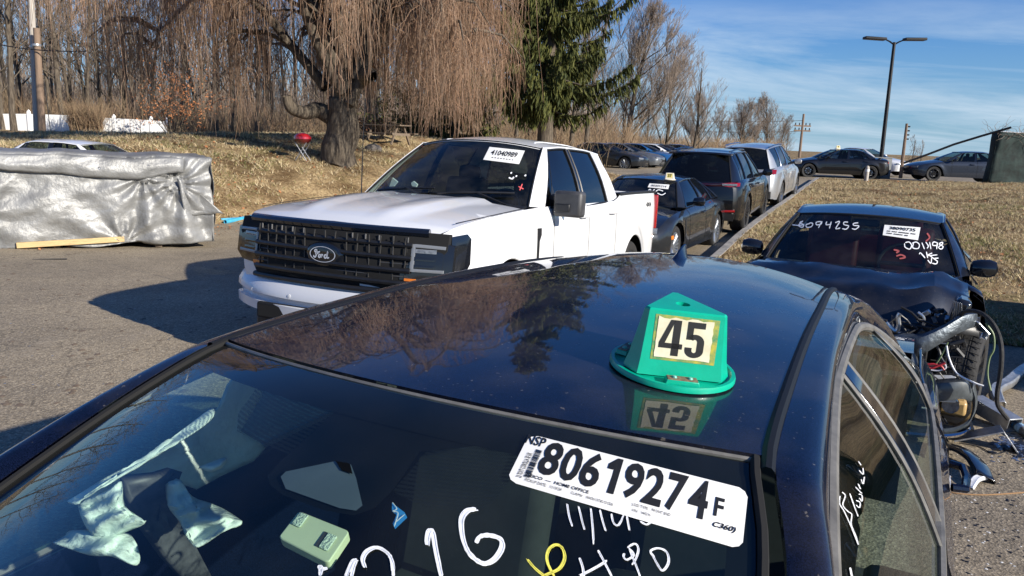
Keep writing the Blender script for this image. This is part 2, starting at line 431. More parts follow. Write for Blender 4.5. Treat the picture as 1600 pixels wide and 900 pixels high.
def px_ground(x, y):
    d = ray_px(x, y); t = 1.0
    while t < 200:
        p = Vector((0, 0, CAM_H)) + d * t
        if p.z < ground_z(p.x, p.y): return p
        t *= 1.004
    return p
def asphalt_mat():
    m, t, b = new_mat('asphalt'); nn = t.nodes.new; L = t.links.new
    co = nn('ShaderNodeTexCoord')
    v = nn('ShaderNodeTexVoronoi'); v.inputs['Scale'].default_value = 85; L(co.outputs['Object'], v.inputs['Vector'])
    sc = nn('ShaderNodeSeparateColor'); L(v.outputs['Color'], sc.inputs[0])
    r = nn('ShaderNodeValToRGB'); e = r.color_ramp.elements
    e[0].position = 0; e[0].color = (.17, .145, .112, 1); e[1].position = 1; e[1].color = (.43, .37, .285, 1)
    x = e.new(.55); x.color = (.255, .218, .17, 1); x = e.new(.86); x.color = (.34, .29, .225, 1)
    L(sc.outputs[0], r.inputs[0])
    n = nn('ShaderNodeTexNoise'); n.inputs['Scale'].default_value = .45; n.inputs['Detail'].default_value = 8; n.inputs['Roughness'].default_value = .62; L(co.outputs['Object'], n.inputs['Vector'])
    r2 = nn('ShaderNodeValToRGB'); r2.color_ramp.elements[0].position = .3; r2.color_ramp.elements[1].position = .7
    r2.color_ramp.elements[0].color = (.74, .72, .68, 1); r2.color_ramp.elements[1].color = (1.42, 1.36, 1.2, 1); L(n.outputs['Fac'], r2.inputs[0])
    mx = nn('ShaderNodeMixRGB'); mx.blend_type = 'MULTIPLY'; mx.inputs[0].default_value = 1; L(r.outputs[0], mx.inputs[1]); L(r2.outputs[0], mx.inputs[2])
    # sandy wash and pale stains
    n3 = nn('ShaderNodeTexNoise'); n3.inputs['Scale'].default_value = 1.6; n3.inputs['Detail'].default_value = 10; n3.inputs['Roughness'].default_value = .7; L(co.outputs['Object'], n3.inputs['Vector'])
    r3 = nn('ShaderNodeValToRGB'); r3.color_ramp.elements[0].position = .56; r3.color_ramp.elements[1].position = .74; L(n3.outputs['Fac'], r3.inputs[0])
    m3 = nn('ShaderNodeMixRGB'); L(r3.outputs[0], m3.inputs[0]); L(mx.outputs[0], m3.inputs[1]); m3.inputs[2].default_value = (.36, .30, .22, 1)
    # hairline cracks
    vc = nn('ShaderNodeTexVoronoi'); vc.feature = 'DISTANCE_TO_EDGE'; vc.inputs['Scale'].default_value = .55
    nd = nn('ShaderNodeTexNoise'); nd.inputs['Scale'].default_value = 2; nd.inputs['Detail'].default_value = 6; L(co.outputs['Object'], nd.inputs['Vector'])
    ma = nn('ShaderNodeMixRGB'); ma.blend_type = 'ADD'; ma.inputs[0].default_value = .5; L(co.outputs['Object'], ma.inputs[1]); L(nd.outputs['Color'], ma.inputs[2]); L(ma.outputs[0], vc.inputs['Vector'])
    rc = nn('ShaderNodeValToRGB'); rc.color_ramp.elements[0].position = .0; rc.color_ramp.elements[0].color = (.25, .25, .25, 1); rc.color_ramp.elements[1].position = .006; L(vc.outputs['Distance'], rc.inputs[0])
    m4 = nn('ShaderNodeMixRGB'); m4.blend_type = 'MULTIPLY'; m4.inputs[0].default_value = .45; L(m3.outputs[0], m4.inputs[1]); L(rc.outputs[0], m4.inputs[2])
    L(m4.outputs[0], b.inputs['Base Color']); b.inputs['Roughness'].default_value = .85; b.inputs['Specular IOR Level'].default_value = .3
    bp = nn('ShaderNodeBump'); bp.inputs['Strength'].default_value = .45; bp.inputs['Distance'].default_value = .005; L(v.outputs['Distance'], bp.inputs['Height'])
    bp2 = nn('ShaderNodeBump'); bp2.inputs['Strength'].default_value = .4; bp2.inputs['Distance'].default_value = .05; L(n3.outputs['Fac'], bp2.inputs['Height']); L(bp.outputs[0], bp2.inputs['Normal'])
    L(bp2.outputs[0], b.inputs['Normal'])
    return m
def lawn_mat():
    m, t, b = new_mat('winter lawn'); nn = t.nodes.new; L = t.links.new
    co = nn('ShaderNodeTexCoord')
    n = nn('ShaderNodeTexNoise'); n.inputs['Scale'].default_value = 14; n.inputs['Detail'].default_value = 10; n.inputs['Roughness'].default_value = .8; L(co.outputs['Object'], n.inputs['Vector'])
    r = nn('ShaderNodeValToRGB'); e = r.color_ramp.elements
    e[0].position = .30; e[0].color = (.08, .055, .03, 1); e[1].position = .72; e[1].color = (.64, .50, .30, 1)
    x = e.new(.48); x.color = (.33, .235, .125, 1); x = e.new(.6); x.color = (.54, .40, .215, 1); L(n.outputs['Fac'], r.inputs[0])
    g = nn('ShaderNodeTexNoise'); g.inputs['Scale'].default_value = .55; g.inputs['Detail'].default_value = 5; L(co.outputs['Object'], g.inputs['Vector'])
    rg = nn('ShaderNodeValToRGB'); rg.color_ramp.elements[0].position = .55; rg.color_ramp.elements[1].position = .72; rg.color_ramp.elements[1].color = (.55, .55, .55, 1); L(g.outputs['Fac'], rg.inputs[0])
    mx = nn('ShaderNodeMixRGB'); L(rg.outputs[0], mx.inputs[0]); L(r.outputs[0], mx.inputs[1]); mx.inputs[2].default_value = (.13, .15, .045, 1)
    d = nn('ShaderNodeTexNoise'); d.inputs['Scale'].default_value = .9; d.inputs['Detail'].default_value = 7; L(co.outputs['Object'], d.inputs['Vector'])
    rd = nn('ShaderNodeValToRGB'); rd.color_ramp.elements[0].position = .36; rd.color_ramp.elements[0].color = (.38, .33, .30, 1); rd.color_ramp.elements[1].position = .58; L(d.outputs['Fac'], rd.inputs[0])
    m2 = nn('ShaderNodeMixRGB'); m2.blend_type = 'MULTIPLY'; m2.inputs[0].default_value = 1; L(mx.outputs[0], m2.inputs[1]); L(rd.outputs[0], m2.inputs[2])
    L(m2.outputs[0], b.inputs['Base Color']); b.inputs['Roughness'].default_value = .95; b.inputs['Specular IOR Level'].default_value = .1
    bp = nn('ShaderNodeBump'); bp.inputs['Strength'].default_value = 1; bp.inputs['Distance'].default_value = .05; L(n.outputs['Fac'], bp.inputs['Height']); L(bp.outputs[0], b.inputs['Normal'])
    return m
M['asphalt'] = asphalt_mat(); M['lawn'] = lawn_mat()
M['concrete'] = mat('kerb concrete', (.33, .31, .28), .85, vary=.3, vscale=6, bump=.3, bscale=60)
def frange(a, b, st): return list(np.arange(a, b - 1e-6, st)) + [b]
avals = frange(-60, -10, 10)[:-1] + frange(-10, 3, 1.3)[:-1] + frange(3, 45, .4)[:-1] + frange(45, 90, 5)[:-1] + frange(90, 700, 70)
# base ground, running to the horizon; lies 5 cm under the asphalt and carries the left lawn
def build_terrain():
    bl = frange(-600, -120, 80)[:-1] + frange(-120, -50, 7)[:-1] + frange(-50, -24, .7)[:-1] + frange(-24, -8, .22)[:-1] + frange(-8, 40, 4)[:-1] + frange(40, 600, 80)
    rows = []
    for a in avals:
        row = []
        for b in bl:
            x, y = xy(a, b); le = left_edge(a)
            z = lawn_z(a, b) if b < le else road_z(a, b) - .05 * sstep(0, .5, b - le)
            if a > 90 or abs(b) > 150: z = min(z, .7)
            row.append((x, y, z - .004))
        rows.append(row)
    tag(MB().grid(rows, flip=True).build('ground', 'lawn', smooth=True, ang=180), kind='structure')
    # asphalt: lot and lane, left of the kerb and in front of / beyond the island
    m = MB()
    bs = [0, .03, .07, .12, .2, .3, .45, .65, .85, 1.0]
    av = [a for a in avals if -15 < a < 90]
    m.grid([[(*xy(a, lerp(left_edge(a), KB0, t)), road_z(a, 0) + .002) for t in bs] for a in av], flip=True)
    m.grid([[(*xy(a, b), road_z(a, 0) + .002) for b in (KB0, 0, 4, 8, 14, 22, 30, 45)] for a in [x for x in av if x < KA0] + [KA0 + .02]], flip=True)
    m.grid([[(*xy(a, b), road_z(a, 0) + .002) for b in (KB0, 0, 4, 8, 14, 22, 30, 45)] for a in [37.0] + [x for x in av if x > 37.0]], flip=True)
    tag(m.build('asphalt', 'asphalt', ang=180), kind='structure')
    # grass island
    bi = [KB1] + frange(KB1 + .25, 18, .3) + [24, 34, 45]
    ai = frange(KA0, 37.0, .3)
    tag(MB().grid([[(*xy(a, b), isle_z(a, b)) for b in bi] for a in ai], flip=True).build('grass_bank', 'lawn', ang=180), kind='structure')
    # kerb: cast lengths with joints
    k = bpy.data.objects.new('kerb', None); COL.objects.link(k); tag(k, kind='structure')
    a = KA0; me = None
    while a < 36.8:
        a2 = min(a + 3.0, 37.0)
        mb = MB(); rows = []
        for q in frange(a + .008, a2 - .008, .75):
            z = road_z(q, 0); rows.append([(*xy(q, KB0), z - .05), (*xy(q, KB0 + .012), z + .115), (*xy(q, KB0 + .035), z + .135), (*xy(q, KB1), z + .14), (*xy(q, KB1 + .01), z - .05)])
        mb.grid(rows); n = len(rows)
        mb.f.append((0, 1, 2, 3, 4)); mb.f.append(tuple(5 * (n - 1) + i for i in range(5))[::-1])
        mb.build('kerb_stone', 'concrete', k)
        a = a2
build_terrain()
# ------------------------------------------------------------------ wheels
def wheel(root, c, r=.33, w=.22, side=1, rim='rim', spokes=10, rr=None, name='wheel', twin=False, cap=None, steer=0.0):
    """tyre with tread shoulders; rim with spokes as its part. c: centre, side: +1 outer face towards +x"""
    rr = rr or r * .70
    mb = MB(); h = w / 2
    mb.lathe([(rr, -h * .9), (rr + .02, -h), (r * .93, -h), (r * .985, -h * .82), (r, -h * .5), (r, h * .5), (r * .985, h * .82), (r * .93, h), (rr + .02, h), (rr, h * .9)], axis='x', n=36)
    for k in (-.45, 0, .45): mb.lathe([(r + .002, h * (k - .05)), (r - .008, h * k), (r + .002, h * (k + .05))], axis='x', n=36)
    Mx = Matrix.Translation(c) @ Matrix.Rotation(steer, 4, 'Z')
    ty = mb.xf(Mx).build(name, 'rubber', root)
    m = MB(); s = side
    m.lathe([(rr, h * .9 * s), (rr - .012, h * .93 * s), (rr - .03, h * .6 * s), (rr - .035, -h * .8 * s), (.05, -h * .6 * s)], axis='x', n=32)
    for k in range(spokes):
        offs = (-.09, .09) if twin else (0,)
        for d in offs:
            a = 2 * pi * k / spokes + d; a2 = 2 * pi * k / spokes + d * 1.9
            p0 = (h * .55 * s, .055 * cos(a), .055 * sin(a)); p1 = (h * .80 * s, (rr - .015) * cos(a2), (rr - .015) * sin(a2))
            m.tube([p0, ((p0[0] + p1[0]) / 2 + .008 * s, (p0[1] + p1[1]) / 2, (p0[2] + p1[2]) / 2), p1], [.024, .018, .022], n=5)
    m.lathe([(.07, h * .45 * s), (.065, h * .68 * s), (.03, h * .72 * s), (0.001, h * .72 * s)], axis='x', n=16)
    m.xf(Mx).build('rim', rim, ty)
    d = MB().lathe([(rr * .62, -h * .1 * s), (rr * .62, -h * .02 * s), (.05, 0)], axis='x', n=24).xf(Mx).build('brake_disc', 'alu', ty)
    return ty
# ------------------------------------------------------------------ the sedan in the foreground (front towards the camera)
P_NAVY = paint('navy paint', (.0035, .005, .014), metal=.4, flake=.5, specks=1.0, c2=(.006, .009, .026)); M['navy'] = P_NAVY
M['navy_clean'] = paint('navy paint side', (.003, .0045, .014), metal=.5, flake=.5, c2=(.005, .009, .03))
M['moulding'] = mat('matt roof moulding', (.010, .011, .013), .55, spec=.25)
M['frit'] = mat('ceramic border', (.003, .0035, .0045), .8, spec=.05)
M['glassside'] = glass('green side glass', (.60, .80, .70), .06, (.03, .05, .045), film=.05)
M['airbag'] = mat('airbag cloth', (.60, .68, .62), .85, vary=.12, vscale=9, bump=.5, bscale=28)
M['cream'] = mat('cream headliner', (.40, .40, .36), .85)
M['tagplastic'] = mat('pale plastic', (.50, .56, .36), .45, vary=.05)
M['velcro'] = mat('clear strip', (.50, .60, .46), .35, bump=.5, bscale=300)
def build_sedan():
    root = empty('parked_sedan', (-.1125, 1.276, 0), radians(28), 'dark navy sedan filling the foreground, big printed number label and writing on its windscreen', 'car')
    Dx = keys([(-.95, .70), (-.5, .645), (-.15, .585), (0, .541), (.3, .52), (.7, .50), (1.05, .487), (1.5, .47), (1.7, .50)])
    Dz = keys([(-.95, .955), (-.5, 1.16), (-.15, 1.325), (0, 1.383), (.3, 1.402), (.7, 1.412), (1.05, 1.408), (1.5, 1.385), (1.75, 1.33)])
    Fx = keys([(-.95, .80), (-.5, .735), (-.15, .66), (.3, .605), (.7, .578), (1.2, .572), (1.5, .59), (1.9, .68), (2.1, .74)])
    Fz = keys([(-.95, .955), (-.5, 1.14), (-.15, 1.262), (.3, 1.33), (.7, 1.342), (1.2, 1.325), (1.5, 1.28), (1.9, 1.13), (2.1, 1.0)])
    crown = keys([(0, .034), (.5, .042), (1.5, .045)])
    bow = lambda s: -.125 * (1 - sstep(0, .5, s)) + .13 * sstep(.9, 1.5, s)
    def roofp(s, t):          # t -1..1
        x = Dx(s) * t; k = 1 - t * t
        return (x, s + bow(s) * k, Dz(s) + crown(s) * k)
    # roof skin between the two ditches
    ss = frange(0.004, 1.5, .06); tt = [i / 16 for i in range(-16, 17)]
    rows = [[roofp(s, t) for t in tt] for s in ss]
    lip0 = [(p[0], p[1] + .002, p[2] - .012) for p in rows[0]]
    roof = MB().grid([lip0] + rows).build('roof', 'navy', root)
    # headlining under the roof
    MB().grid([[(p[0] * .97, p[1] + .05, p[2] - .055) for p in r] for r in rows], flip=True).build('headliner', 'cream', root)
    # grey seal along the top of the windscreen
    MB().tube([Vector(roofp(0, t * .99)) + Vector((0, -.006, -.005)) for t in tt], .0042, n=6).build('windscreen_seal', 'grey', root)
    for sd in (-1, 1):
        # dark roof moulding lying in the ditch
        path = [s for s in frange(-.03, 1.55, .06)]
        m = MB(); m.grid([[(sd * (Dx(s) + o), s, Dz(s) + h) for o, h in ((-.004, -.014), (-.001, .001), (.006, .005), (.014, .004), (.019, -.001), (.021, -.014))] for s in path], flip=sd < 0)
        m.build('roof_moulding', 'moulding', root)
        # body side rail: from the ditch to the window frame, running down as A pillar and C pillar
        rail = []
        for s in frange(-.95, 2.1, .05):
            s2 = min(s, 1.75)
            a = Vector((Dx(s2) + .020, s2 if s < 1.75 else 1.75, Dz(s2) - .004)); f = Vector((Fx(s), s, Fz(s)))
            row = []
            for i in range(9):
                t = i / 8; p = a.lerp(f, t); bl = .030 * sin(pi * t); row.append((sd * (p.x + bl * .85), p.y, p.z + bl * .75))
            rail.append([(sd * a.x, a.y, a.z - .02)] + row + [(sd * (f.x - .012), f.y, f.z - .006)])
        MB().grid(rail, flip=sd < 0).build('roof_rail', 'navy', root)
        # window frame rubber along the top of the doors
        MB().tube([(sd * (Fx(s) + .004), s, Fz(s) - .002) for s in frange(-.8, 2.0, .07)], .0135, n=8).build('door_frame_seal', 'grey', root)
        # belt line and door skins
        Bx = keys([(-.9, .80), (0, .818), (.7, .825), (1.5, .81), (2.1, .76)]); Bz = keys([(-.9, .925), (0, .945), (.7, .965), (1.5, .99), (2.1, 1.02)])
        def sidept(s, t):     # t 0 top frame .. 1 belt
            f = Vector((Fx(s), s, Fz(s))); b = Vector((Bx(s), s, Bz(s))); p = f.lerp(b, t); k = .022 * sin(pi * t)
            return Vector((sd * (p.x + k), p.y, p.z + k * .4))
        def pane(s0, s1, name, mt, slope0=0, slope1=0, off=0, t0=.03, t1=.99, n=12, solid=0):
            rows = []
            for i in range(n + 1):
                u = i / n; r = []
                for j in range(9):
                    t = lerp(t0, t1, j / 8); s = lerp(s0 + slope0 * t, s1 + slope1 * t, u); p = sidept(s, t); r.append((p.x + sd * off, p.y, p.z))
                rows.append(r)
            return MB().grid(rows, flip=sd < 0).build(name, mt, root, solid=solid)
        g1 = pane(-.62, .70, 'front_door_glass', 'glassside', slope0=-.12, slope1=.04)
        g2 = pane(.80, 1.55, 'rear_door_glass', 'glassside', slope0=.04, slope1=.10)
        pane(.70, .80, 'pillar_trim', 'gloss', slope0=.04, slope1=.04, off=.004, solid=.004)
        pane(1.55, 1.62, 'quarter_divider', 'grey', slope0=.10, slope1=.10, off=.003, solid=.004)
        pane(1.62, 1.95, 'quarter_glass', 'glassclr', slope0=.10, slope1=.03, t1=.9)
        for (s0, sl) in ((.690, .04), (.812, .04)):
            MB().tube([sidept(s0 + sl * t, t) + Vector((sd * .004, 0, 0)) for t in [i / 10 for i in range(11)]], .006, n=6).build('glass_run_channel', 'grey', root)
        # chrome/grey belt moulding
        MB().tube([(sd * (Bx(s) + .004), s, Bz(s) + .002) for s in frange(-.7, 1.9, .1)], .010, n=6).build('belt_moulding', 'grey', root)
        # door outer skin
        side = lambda s, z: lerp(Bx(s) + .012, .885 - .03 * sstep(1.6, 2.4, s), sstep(0, 1, (Bz(s) - z) / .18)) - .03 * sstep(.55, .25, z)
        rows = []
        for s in frange(-1.25, 2.5, .1):
            zb = Bz(s); zs = [zb - .004, zb - .03, zb - .07, zb - .12, zb - .18, zb - .24, .62, .5, .36, .25]
            rows.append([(sd * side(s, z), s, z) for z in zs])
        MB().grid(rows, flip=sd < 0).build('body_side', 'navy_clean', root, solid=-.01)
        for s0 in (-.72, .74, 1.72):
            MB().tube([(sd * (side(s0 + .04, z) + .0005), s0 + .04, z) for z in [Bz(s0) - i * .05 for i in range(12)]], .0032, n=4).build('door_gap', 'seam', root)
        for s0 in (.52, 1.52):
            hb = MB().tube([(sd * (side(s0, .84) + x), s0 + y, .845) for x, y in ((.0, -.1), (.035, -.09), (.042, 0), (.035, .09), (.0, .1))], .013, n=8).build('door_handle', 'navy_clean', root)
        # door mirror
        mm_ = MB().tube([(sd * .84, -.52, .95), (sd * .93, -.54, .98)], [.03, .025], n=8)
        mm_.tube([(sd * .91, -.55, 1.01), (sd * .94, -.56, 1.012), (sd * 1.0, -.55, 1.015), (sd * 1.05, -.53, 1.01), (sd * 1.075, -.52, 1.0)], [.04, .07, .078, .068, .03], n=12)
        mr = mm_.build('door_mirror', 'navy_clean', root)
        # front wheels and wings
        for s0 in (-1.75, .95):
            pass
        wheel(root, (sd * .78, -1.55, .32), .32, .20, sd, 'rim', 8)
        wheel(root, (sd * .78, 1.15 + .0, .32), .32, .20, sd, 'rim', 8)
    # windscreen: from header line to cowl
    def wsp(u, t, off=0):     # u 0 header..1 cowl, t -1..1
        s = lerp(-.006, -.95, u); xe = lerp(.53, .69, u) if u > .1 else lerp(.533, .53 + .016, u / .1)
        xe = Dx(s) - .008
        k = 1 - t * t
        return Vector((xe * t, s + lerp(-.127, -.30, u) * k, Dz(s) - .004 + lerp(.034, .012, u) * k + .035 * sin(pi * u) * k + off))
    nu, ntt = 24, 24
    ws = MB().grid([[wsp(i / nu, -1 + 2 * j / ntt) for j in range(ntt + 1)] for i in range(nu + 1)], flip=True).build('windscreen', 'glassclr', root, ang=180)
    # ceramic border under the glass
    m = MB()
    for sd in (-1, 1):
        m.grid([[wsp(i / nu, sd * (1 - k * .035), -.004) for k in range(3)] for i in range(nu + 1)])
    m.grid([[wsp(u * .0375, -1 + 2 * j / ntt, -.004) for j in range(ntt + 1)] for u in range(3)])
    m.build('ceramic_border', 'frit', root)
    # black seal beside the glass
    for sd in (-1, 1):
        MB().tube([wsp(i / nu, sd * 1.0, .003) for i in range(nu + 1)], .0075, n=6).build('windscreen_edge_seal', 'seam', root)
    surf = Surf(root, [ws])
    def flat(px, name, mt, off=-.005, parent=root, solid=0, sub=1):
        """patch cut to a pixel outline lying on the screen; fanned from its middle"""
        n = len(px); cx = sum(p[0] for p in px) / n; cy = sum(p[1] for p in px) / n
        vs = [(cx, cy)]; fs = []
        R = 5
        for r in range(1, R + 1):
            for p in px: vs.append((cx + (p[0] - cx) * r / R, cy + (p[1] - cy) * r / R))
        for i in range(n): fs.append((0, 1 + i, 1 + (i + 1) % n))
        for r in range(R - 1):
            for i in range(n):
                a = 1 + r * n + i; b = 1 + r * n + (i + 1) % n; fs.append((a, a + n, b + n, b))
        ps, fs = surf.lay(vs, fs, off)
        return MB().add(ps, fs).build(name, mt, parent, solid=solid)
    # sensor and mirror shroud with its dotted shade bands
    flat([(530, 610), (640, 640), (760, 662), (830, 668), (760, 690), (700, 668), (672, 676), (612, 762), (585, 788), (552, 800), (505, 792), (440, 768), (420, 752), (416, 738), (440, 712), (490, 668), (520, 640)], 'mirror_shroud', 'frit', -.006)
    mirp = flat([(438, 743), (446, 735), (522, 719), (548, 724), (556, 745), (566, 788), (556, 796), (530, 792), (446, 762)], 'rear_view_camera_housing', mat('camera housing', (.08, .10, .115), .35, vary=.1), -.002)
    flat([(524, 720), (547, 725), (551, 741), (534, 735)], 'camera_face', 'frit', .0005, mirp)
    M['dots'] = dots_mat()
    flat([(370, 640), (400, 600), (440, 588), (500, 612), (528, 624), (529, 634), (516, 652), (470, 700), (455, 706), (400, 684), (368, 668)], 'shade_band', 'dots', -.0065)
    flat([(612, 762), (690, 670), (700, 668), (760, 672), (820, 690), (800, 740), (778, 770), (752, 790), (715, 790), (660, 785)], 'shade_band', 'dots', -.0072)
    # -------- the printed label
    q = quadmap([(827, 679), (1169, 766), (1159, 860), (791, 752)])
    lab = MB(); nx, ny = 24, 8
    vs = [q(i / nx, j / ny) for j in range(ny + 1) for i in range(nx + 1)]
    fs = [(j * (nx + 1) + i, j * (nx + 1) + i + 1, (j + 1) * (nx + 1) + i + 1, (j + 1) * (nx + 1) + i) for j in range(ny) for i in range(nx)]
    # rounded corners: pull in the four corner points
    for idx, (du, dv) in {0: (1, 1), nx: (-1, 1), ny * (nx + 1): (1, -1), ny * (nx + 1) + nx: (-1, -1)}.items():
        i = idx % (nx + 1); j = idx // (nx + 1); vs[idx] = q((i + .35 * du) / nx, (j + .35 * dv) / ny)
    ps, fs = surf.lay(vs, fs, .0012); label = lab.add(ps, fs).build('number_label', 'paper', root, smooth=False, label='white printed label with a large eight figure number')
    def put(s, box, bold=.0, shear=0, quad=q, sf=surf, parent=label, mt='ink', name='lettering', off=.0022):
        v, f = text2d(s, box, bold, shear)
        if not v: return
        ps, f = sf.lay([quad(*p) for p in v], f, off); MB().add(ps, f).build(name, mt, parent, smooth=False)
    for ch, uc in zip('80619274', (.135, .225, .313, .405, .500, .592, .690, .790)):
        if ch == '1':
            for poly in ([(.50, 0), (.82, 0), (.82, 1), (.56, 1), (.50, .9)], [(.50, .66), (.50, .9), (.56, 1), (.20, .80), (.20, .66)]):
                v = [(uc - .045 + .09 * x, .30 + .66 * y) for x, y in poly]
                ps, f = surf.lay([q(*p) for p in v], [tuple(range(5))], .0022); MB().add(ps, f).build('lettering', 'ink', label, smooth=False)
            continue
        put(ch, (uc - .042, .30, uc + .042, .96), .028)
    put('F', (.862, .42, .902, .74), .02)
    put('NSP', (.0, .80, .085, .985), .015)
    put('GEICO  —  HOME OFFICE', (.065, .185, .335, .245), .02)
    put('PICKUP DATE:   11/19/24', (.07, .09, .225, .145), .0); put('CLAIM#    0645613700101026', (.265, .09, .445, .145), .0)
    put('LOSS TYPE:   FRONT END', (.52, .20, .685, .25), .0); put('VIN:  144216', (.525, .10, .605, .15), .0)
    put('C360)', (.865, .21, .965, .33), .025, .3)
    # bar code and side line, turned up the left edge
    bc = MB(); y = .16; random.seed(3)
    while y < .74:
        h = random.choice((.006, .009, .014)); u0 = .058 + 0 * y; v = [q(u0, y), q(u0 + .028, y), q(u0 + .028, y + h), q(u0, y + h)]
        ps, f = surf.lay(v, [(0, 1, 2, 3)], .0022); bc.add(ps, f); y += h + random.choice((.005, .008, .011))
    bc.build('bar_code', 'ink', label, smooth=False)
    v, f = text2d('23 TOYT COROLLA SE UK', (0, 0, 1, 1), .01)
    ps, f = surf.lay([q(.052 - .022 * p[1], .12 + .52 * p[0]) for p in v], f, .0022); MB().add(ps, f).build('lettering', 'ink', label, smooth=False)
    # -------- window paint
    def brush(strokes, w, mt, name, sf=surf, off=.0018, parent=root):
        for st in strokes:
            m = MB(); sp = smooth2d(st)
            # a felt marker leaves a core and a few broken side streaks
            for k_, (o_, ww_) in enumerate(((0, .62), (-.40, .13), (.41, .12), (.30, .10))):
                seg = [(x + o_ * w * .8, y + o_ * w * .5) for x, y in sp]
                if k_: seg = seg[random.randrange(0, 3):len(seg) - random.randrange(0, max(1, len(seg) // 3))]
                if len(seg) < 2: continue
                v, f = stroke2d(seg, w * ww_); ps, f = sf.lay(v, f, off + .0002 * k_); m.add(ps, f)
            m.build(name, mt, parent, smooth=False)
    brush([[(497, 889), (503, 887), (500, 901)], [(498, 893), (512, 889)], [(549, 903), (553, 886), (557, 876)], [(541, 903), (551, 880), (558, 876)]], 8, 'chalk', 'window_paint')
    brush([[(571, 888), (567, 876), (574, 863), (590, 857), (606, 866), (613, 880), (615, 903)]], 9, 'chalk', 'window_paint')
    brush([[(667, 853), (670, 834), (676, 832), (680, 855), (685, 880), (690, 903)]], 11, 'chalk', 'window_paint')
    brush([[(744, 797), (730, 800), (721, 815), (724, 845), (735, 868), (755, 882), (772, 876), (784, 858), (782, 844), (765, 838), (750, 840), (744, 850)]], 11, 'chalk', 'window_paint')
    brush([[(886, 789), (889, 808), (894, 824)], [(904, 793), (909, 815), (913, 829)], [(923, 796), (926, 830), (927, 852)], [(937, 798), (941, 815), (946, 831)], [(955, 804), (958, 818), (966, 822), (974, 806)], [(979, 808), (983, 830)], [(1000, 816), (1010, 821), (1018, 816)]], 4.2, 'chalk', 'window_paint')
    brush([[(905, 873), (910, 888), (912, 903)], [(906, 901), (922, 893), (938, 884), (948, 877)], [(934, 861), (944, 880), (956, 903)]], 5.5, 'chalk', 'window_paint')
    brush([[(975, 866), (974, 872), (980, 876), (990, 868), (982, 858)], [(980, 857), (992, 851), (997, 860), (993, 874), (987, 884)], [(984, 862), (992, 882), (1000, 903)]], 4.5, 'chalk', 'window_paint')
    brush([[(1018, 866), (1026, 882), (1035, 893), (1044, 880), (1041, 864), (1028, 858), (1016, 863), (1022, 872)]], 5, 'chalk', 'window_paint')
    brush([[(824, 876), (836, 890), (852, 903)], [(846, 903), (858, 898), (874, 890), (882, 874), (878, 858), (868, 853), (857, 862), (855, 880), (866, 903)]], 6.5, 'chalky', 'window_paint', off=.0022)
    sg = Surf(root, [o for o in root_children(root) if o.name.startswith('front_door_glass') and o.data.vertices[0].co.x > 0])
    brush([[(1310, 776), (1309, 788), (1316, 800), (1326, 822), (1334, 842), (1338, 852), (1334, 838), (1327, 820), (1328, 805), (1322, 800), (1314, 790), (1318, 776), (1313, 770)],
           [(1325, 772), (1333, 795), (1338, 808)], [(1335, 790), (1340, 794), (1341, 786), (1335, 783)], [(1340, 779), (1344, 784), (1344, 775), (1339, 773)], [(1334, 762), (1344, 772)],
           [(1338, 757), (1342, 765)], [(1343, 750), (1346, 757), (1348, 746)], [(1340, 736), (1346, 742), (1346, 732)], [(1339, 722), (1343, 728)]], 2.2, 'chalk', 'window_paint', sg, .003)
    brush([[(1325, 888), (1328, 903)]], 4, 'chalk', 'window_paint', sg, .003)
    # -------- toll transponder stuck behind the glass
    tq = quadmap([(466, 794), (546, 826), (512, 876), (433, 836)])
    def slab(uv, z0, z1, name, mt, parent):
        lo = [surf.px(*tq(*p), z0) for p in uv]; hi = [surf.px(*tq(*p), z1) for p in uv]; n = len(uv)
        return MB().add(lo + hi, [tuple(range(n))[::-1], tuple(range(n, 2 * n))] + [(i, (i + 1) % n, n + (i + 1) % n, n + i) for i in range(n)]).build(name, mt, parent, bevel=.0015)
    tp = slab(rounded(0, 0, 1, 1, .09), -.018, -.004, 'toll_transponder', 'tagplastic', root)
    slab([(.05, .52), (.22, .52), (.22, .95), (.05, .95)], -.004, -.0015, 'mounting_strip', 'velcro', tp)
    slab([(.70, .25), (.88, .25), (.88, .72), (.70, .72)], -.004, -.0015, 'mounting_strip', 'velcro', tp)
    slab([(.62, .25), (.70, .25), (.70, .72), (.62, .72)], -.004, -.003, 'strip_shadow_line', 'dkgrey', tp)
    # small blue and white service sticker
    sq = flat([(612, 783), (632, 798), (636, 806), (617, 824), (613, 815), (620, 800), (612, 796)], 'service_sticker', mat('sticker blue', (.03, .22, .52), .4), -.003)
    brush([[(613, 784), (620, 794), (614, 798), (622, 801), (616, 822)], [(617, 816), (632, 803)]], 2.0, 'paper', 'sticker_edge', off=-.001, parent=sq)
    # -------- cabin: dashboard, seats, steering wheel, deflated curtain airbag
    MB().grid([[(x, y, z) for x in (-.72, -.4, 0, .4, .72)] for y, z in ((-1.05, .86), (-.9, .92), (-.6, .935), (-.35, .91), (-.28, .80), (-.28, .4))], flip=True).build('dashboard', 'cabin', root)
    for sx in (-.36, .36):
        st = MB(); st.box((sx, .45, .42), (.5, .55, .2)); st.box((sx, .78, .78), (.48, .16, .62), Matrix.Rotation(-.25, 3, 'X')); st.box((sx, .88, 1.16), (.26, .1, .18))
        st.build('front_seat', 'seat', root, bevel=.06)
    MB().box((0, 1.45, .45), (1.3, .5, .3)).box((0, 1.75, .82), (1.3, .15, .6), Matrix.Rotation(-.3, 3, 'X')).build('rear_seat', 'seat', root, bevel=.06)
    ring = MB(); c = Vector((.36, .0, .92)); Rm = Matrix.Rotation(radians(65), 3, 'X')
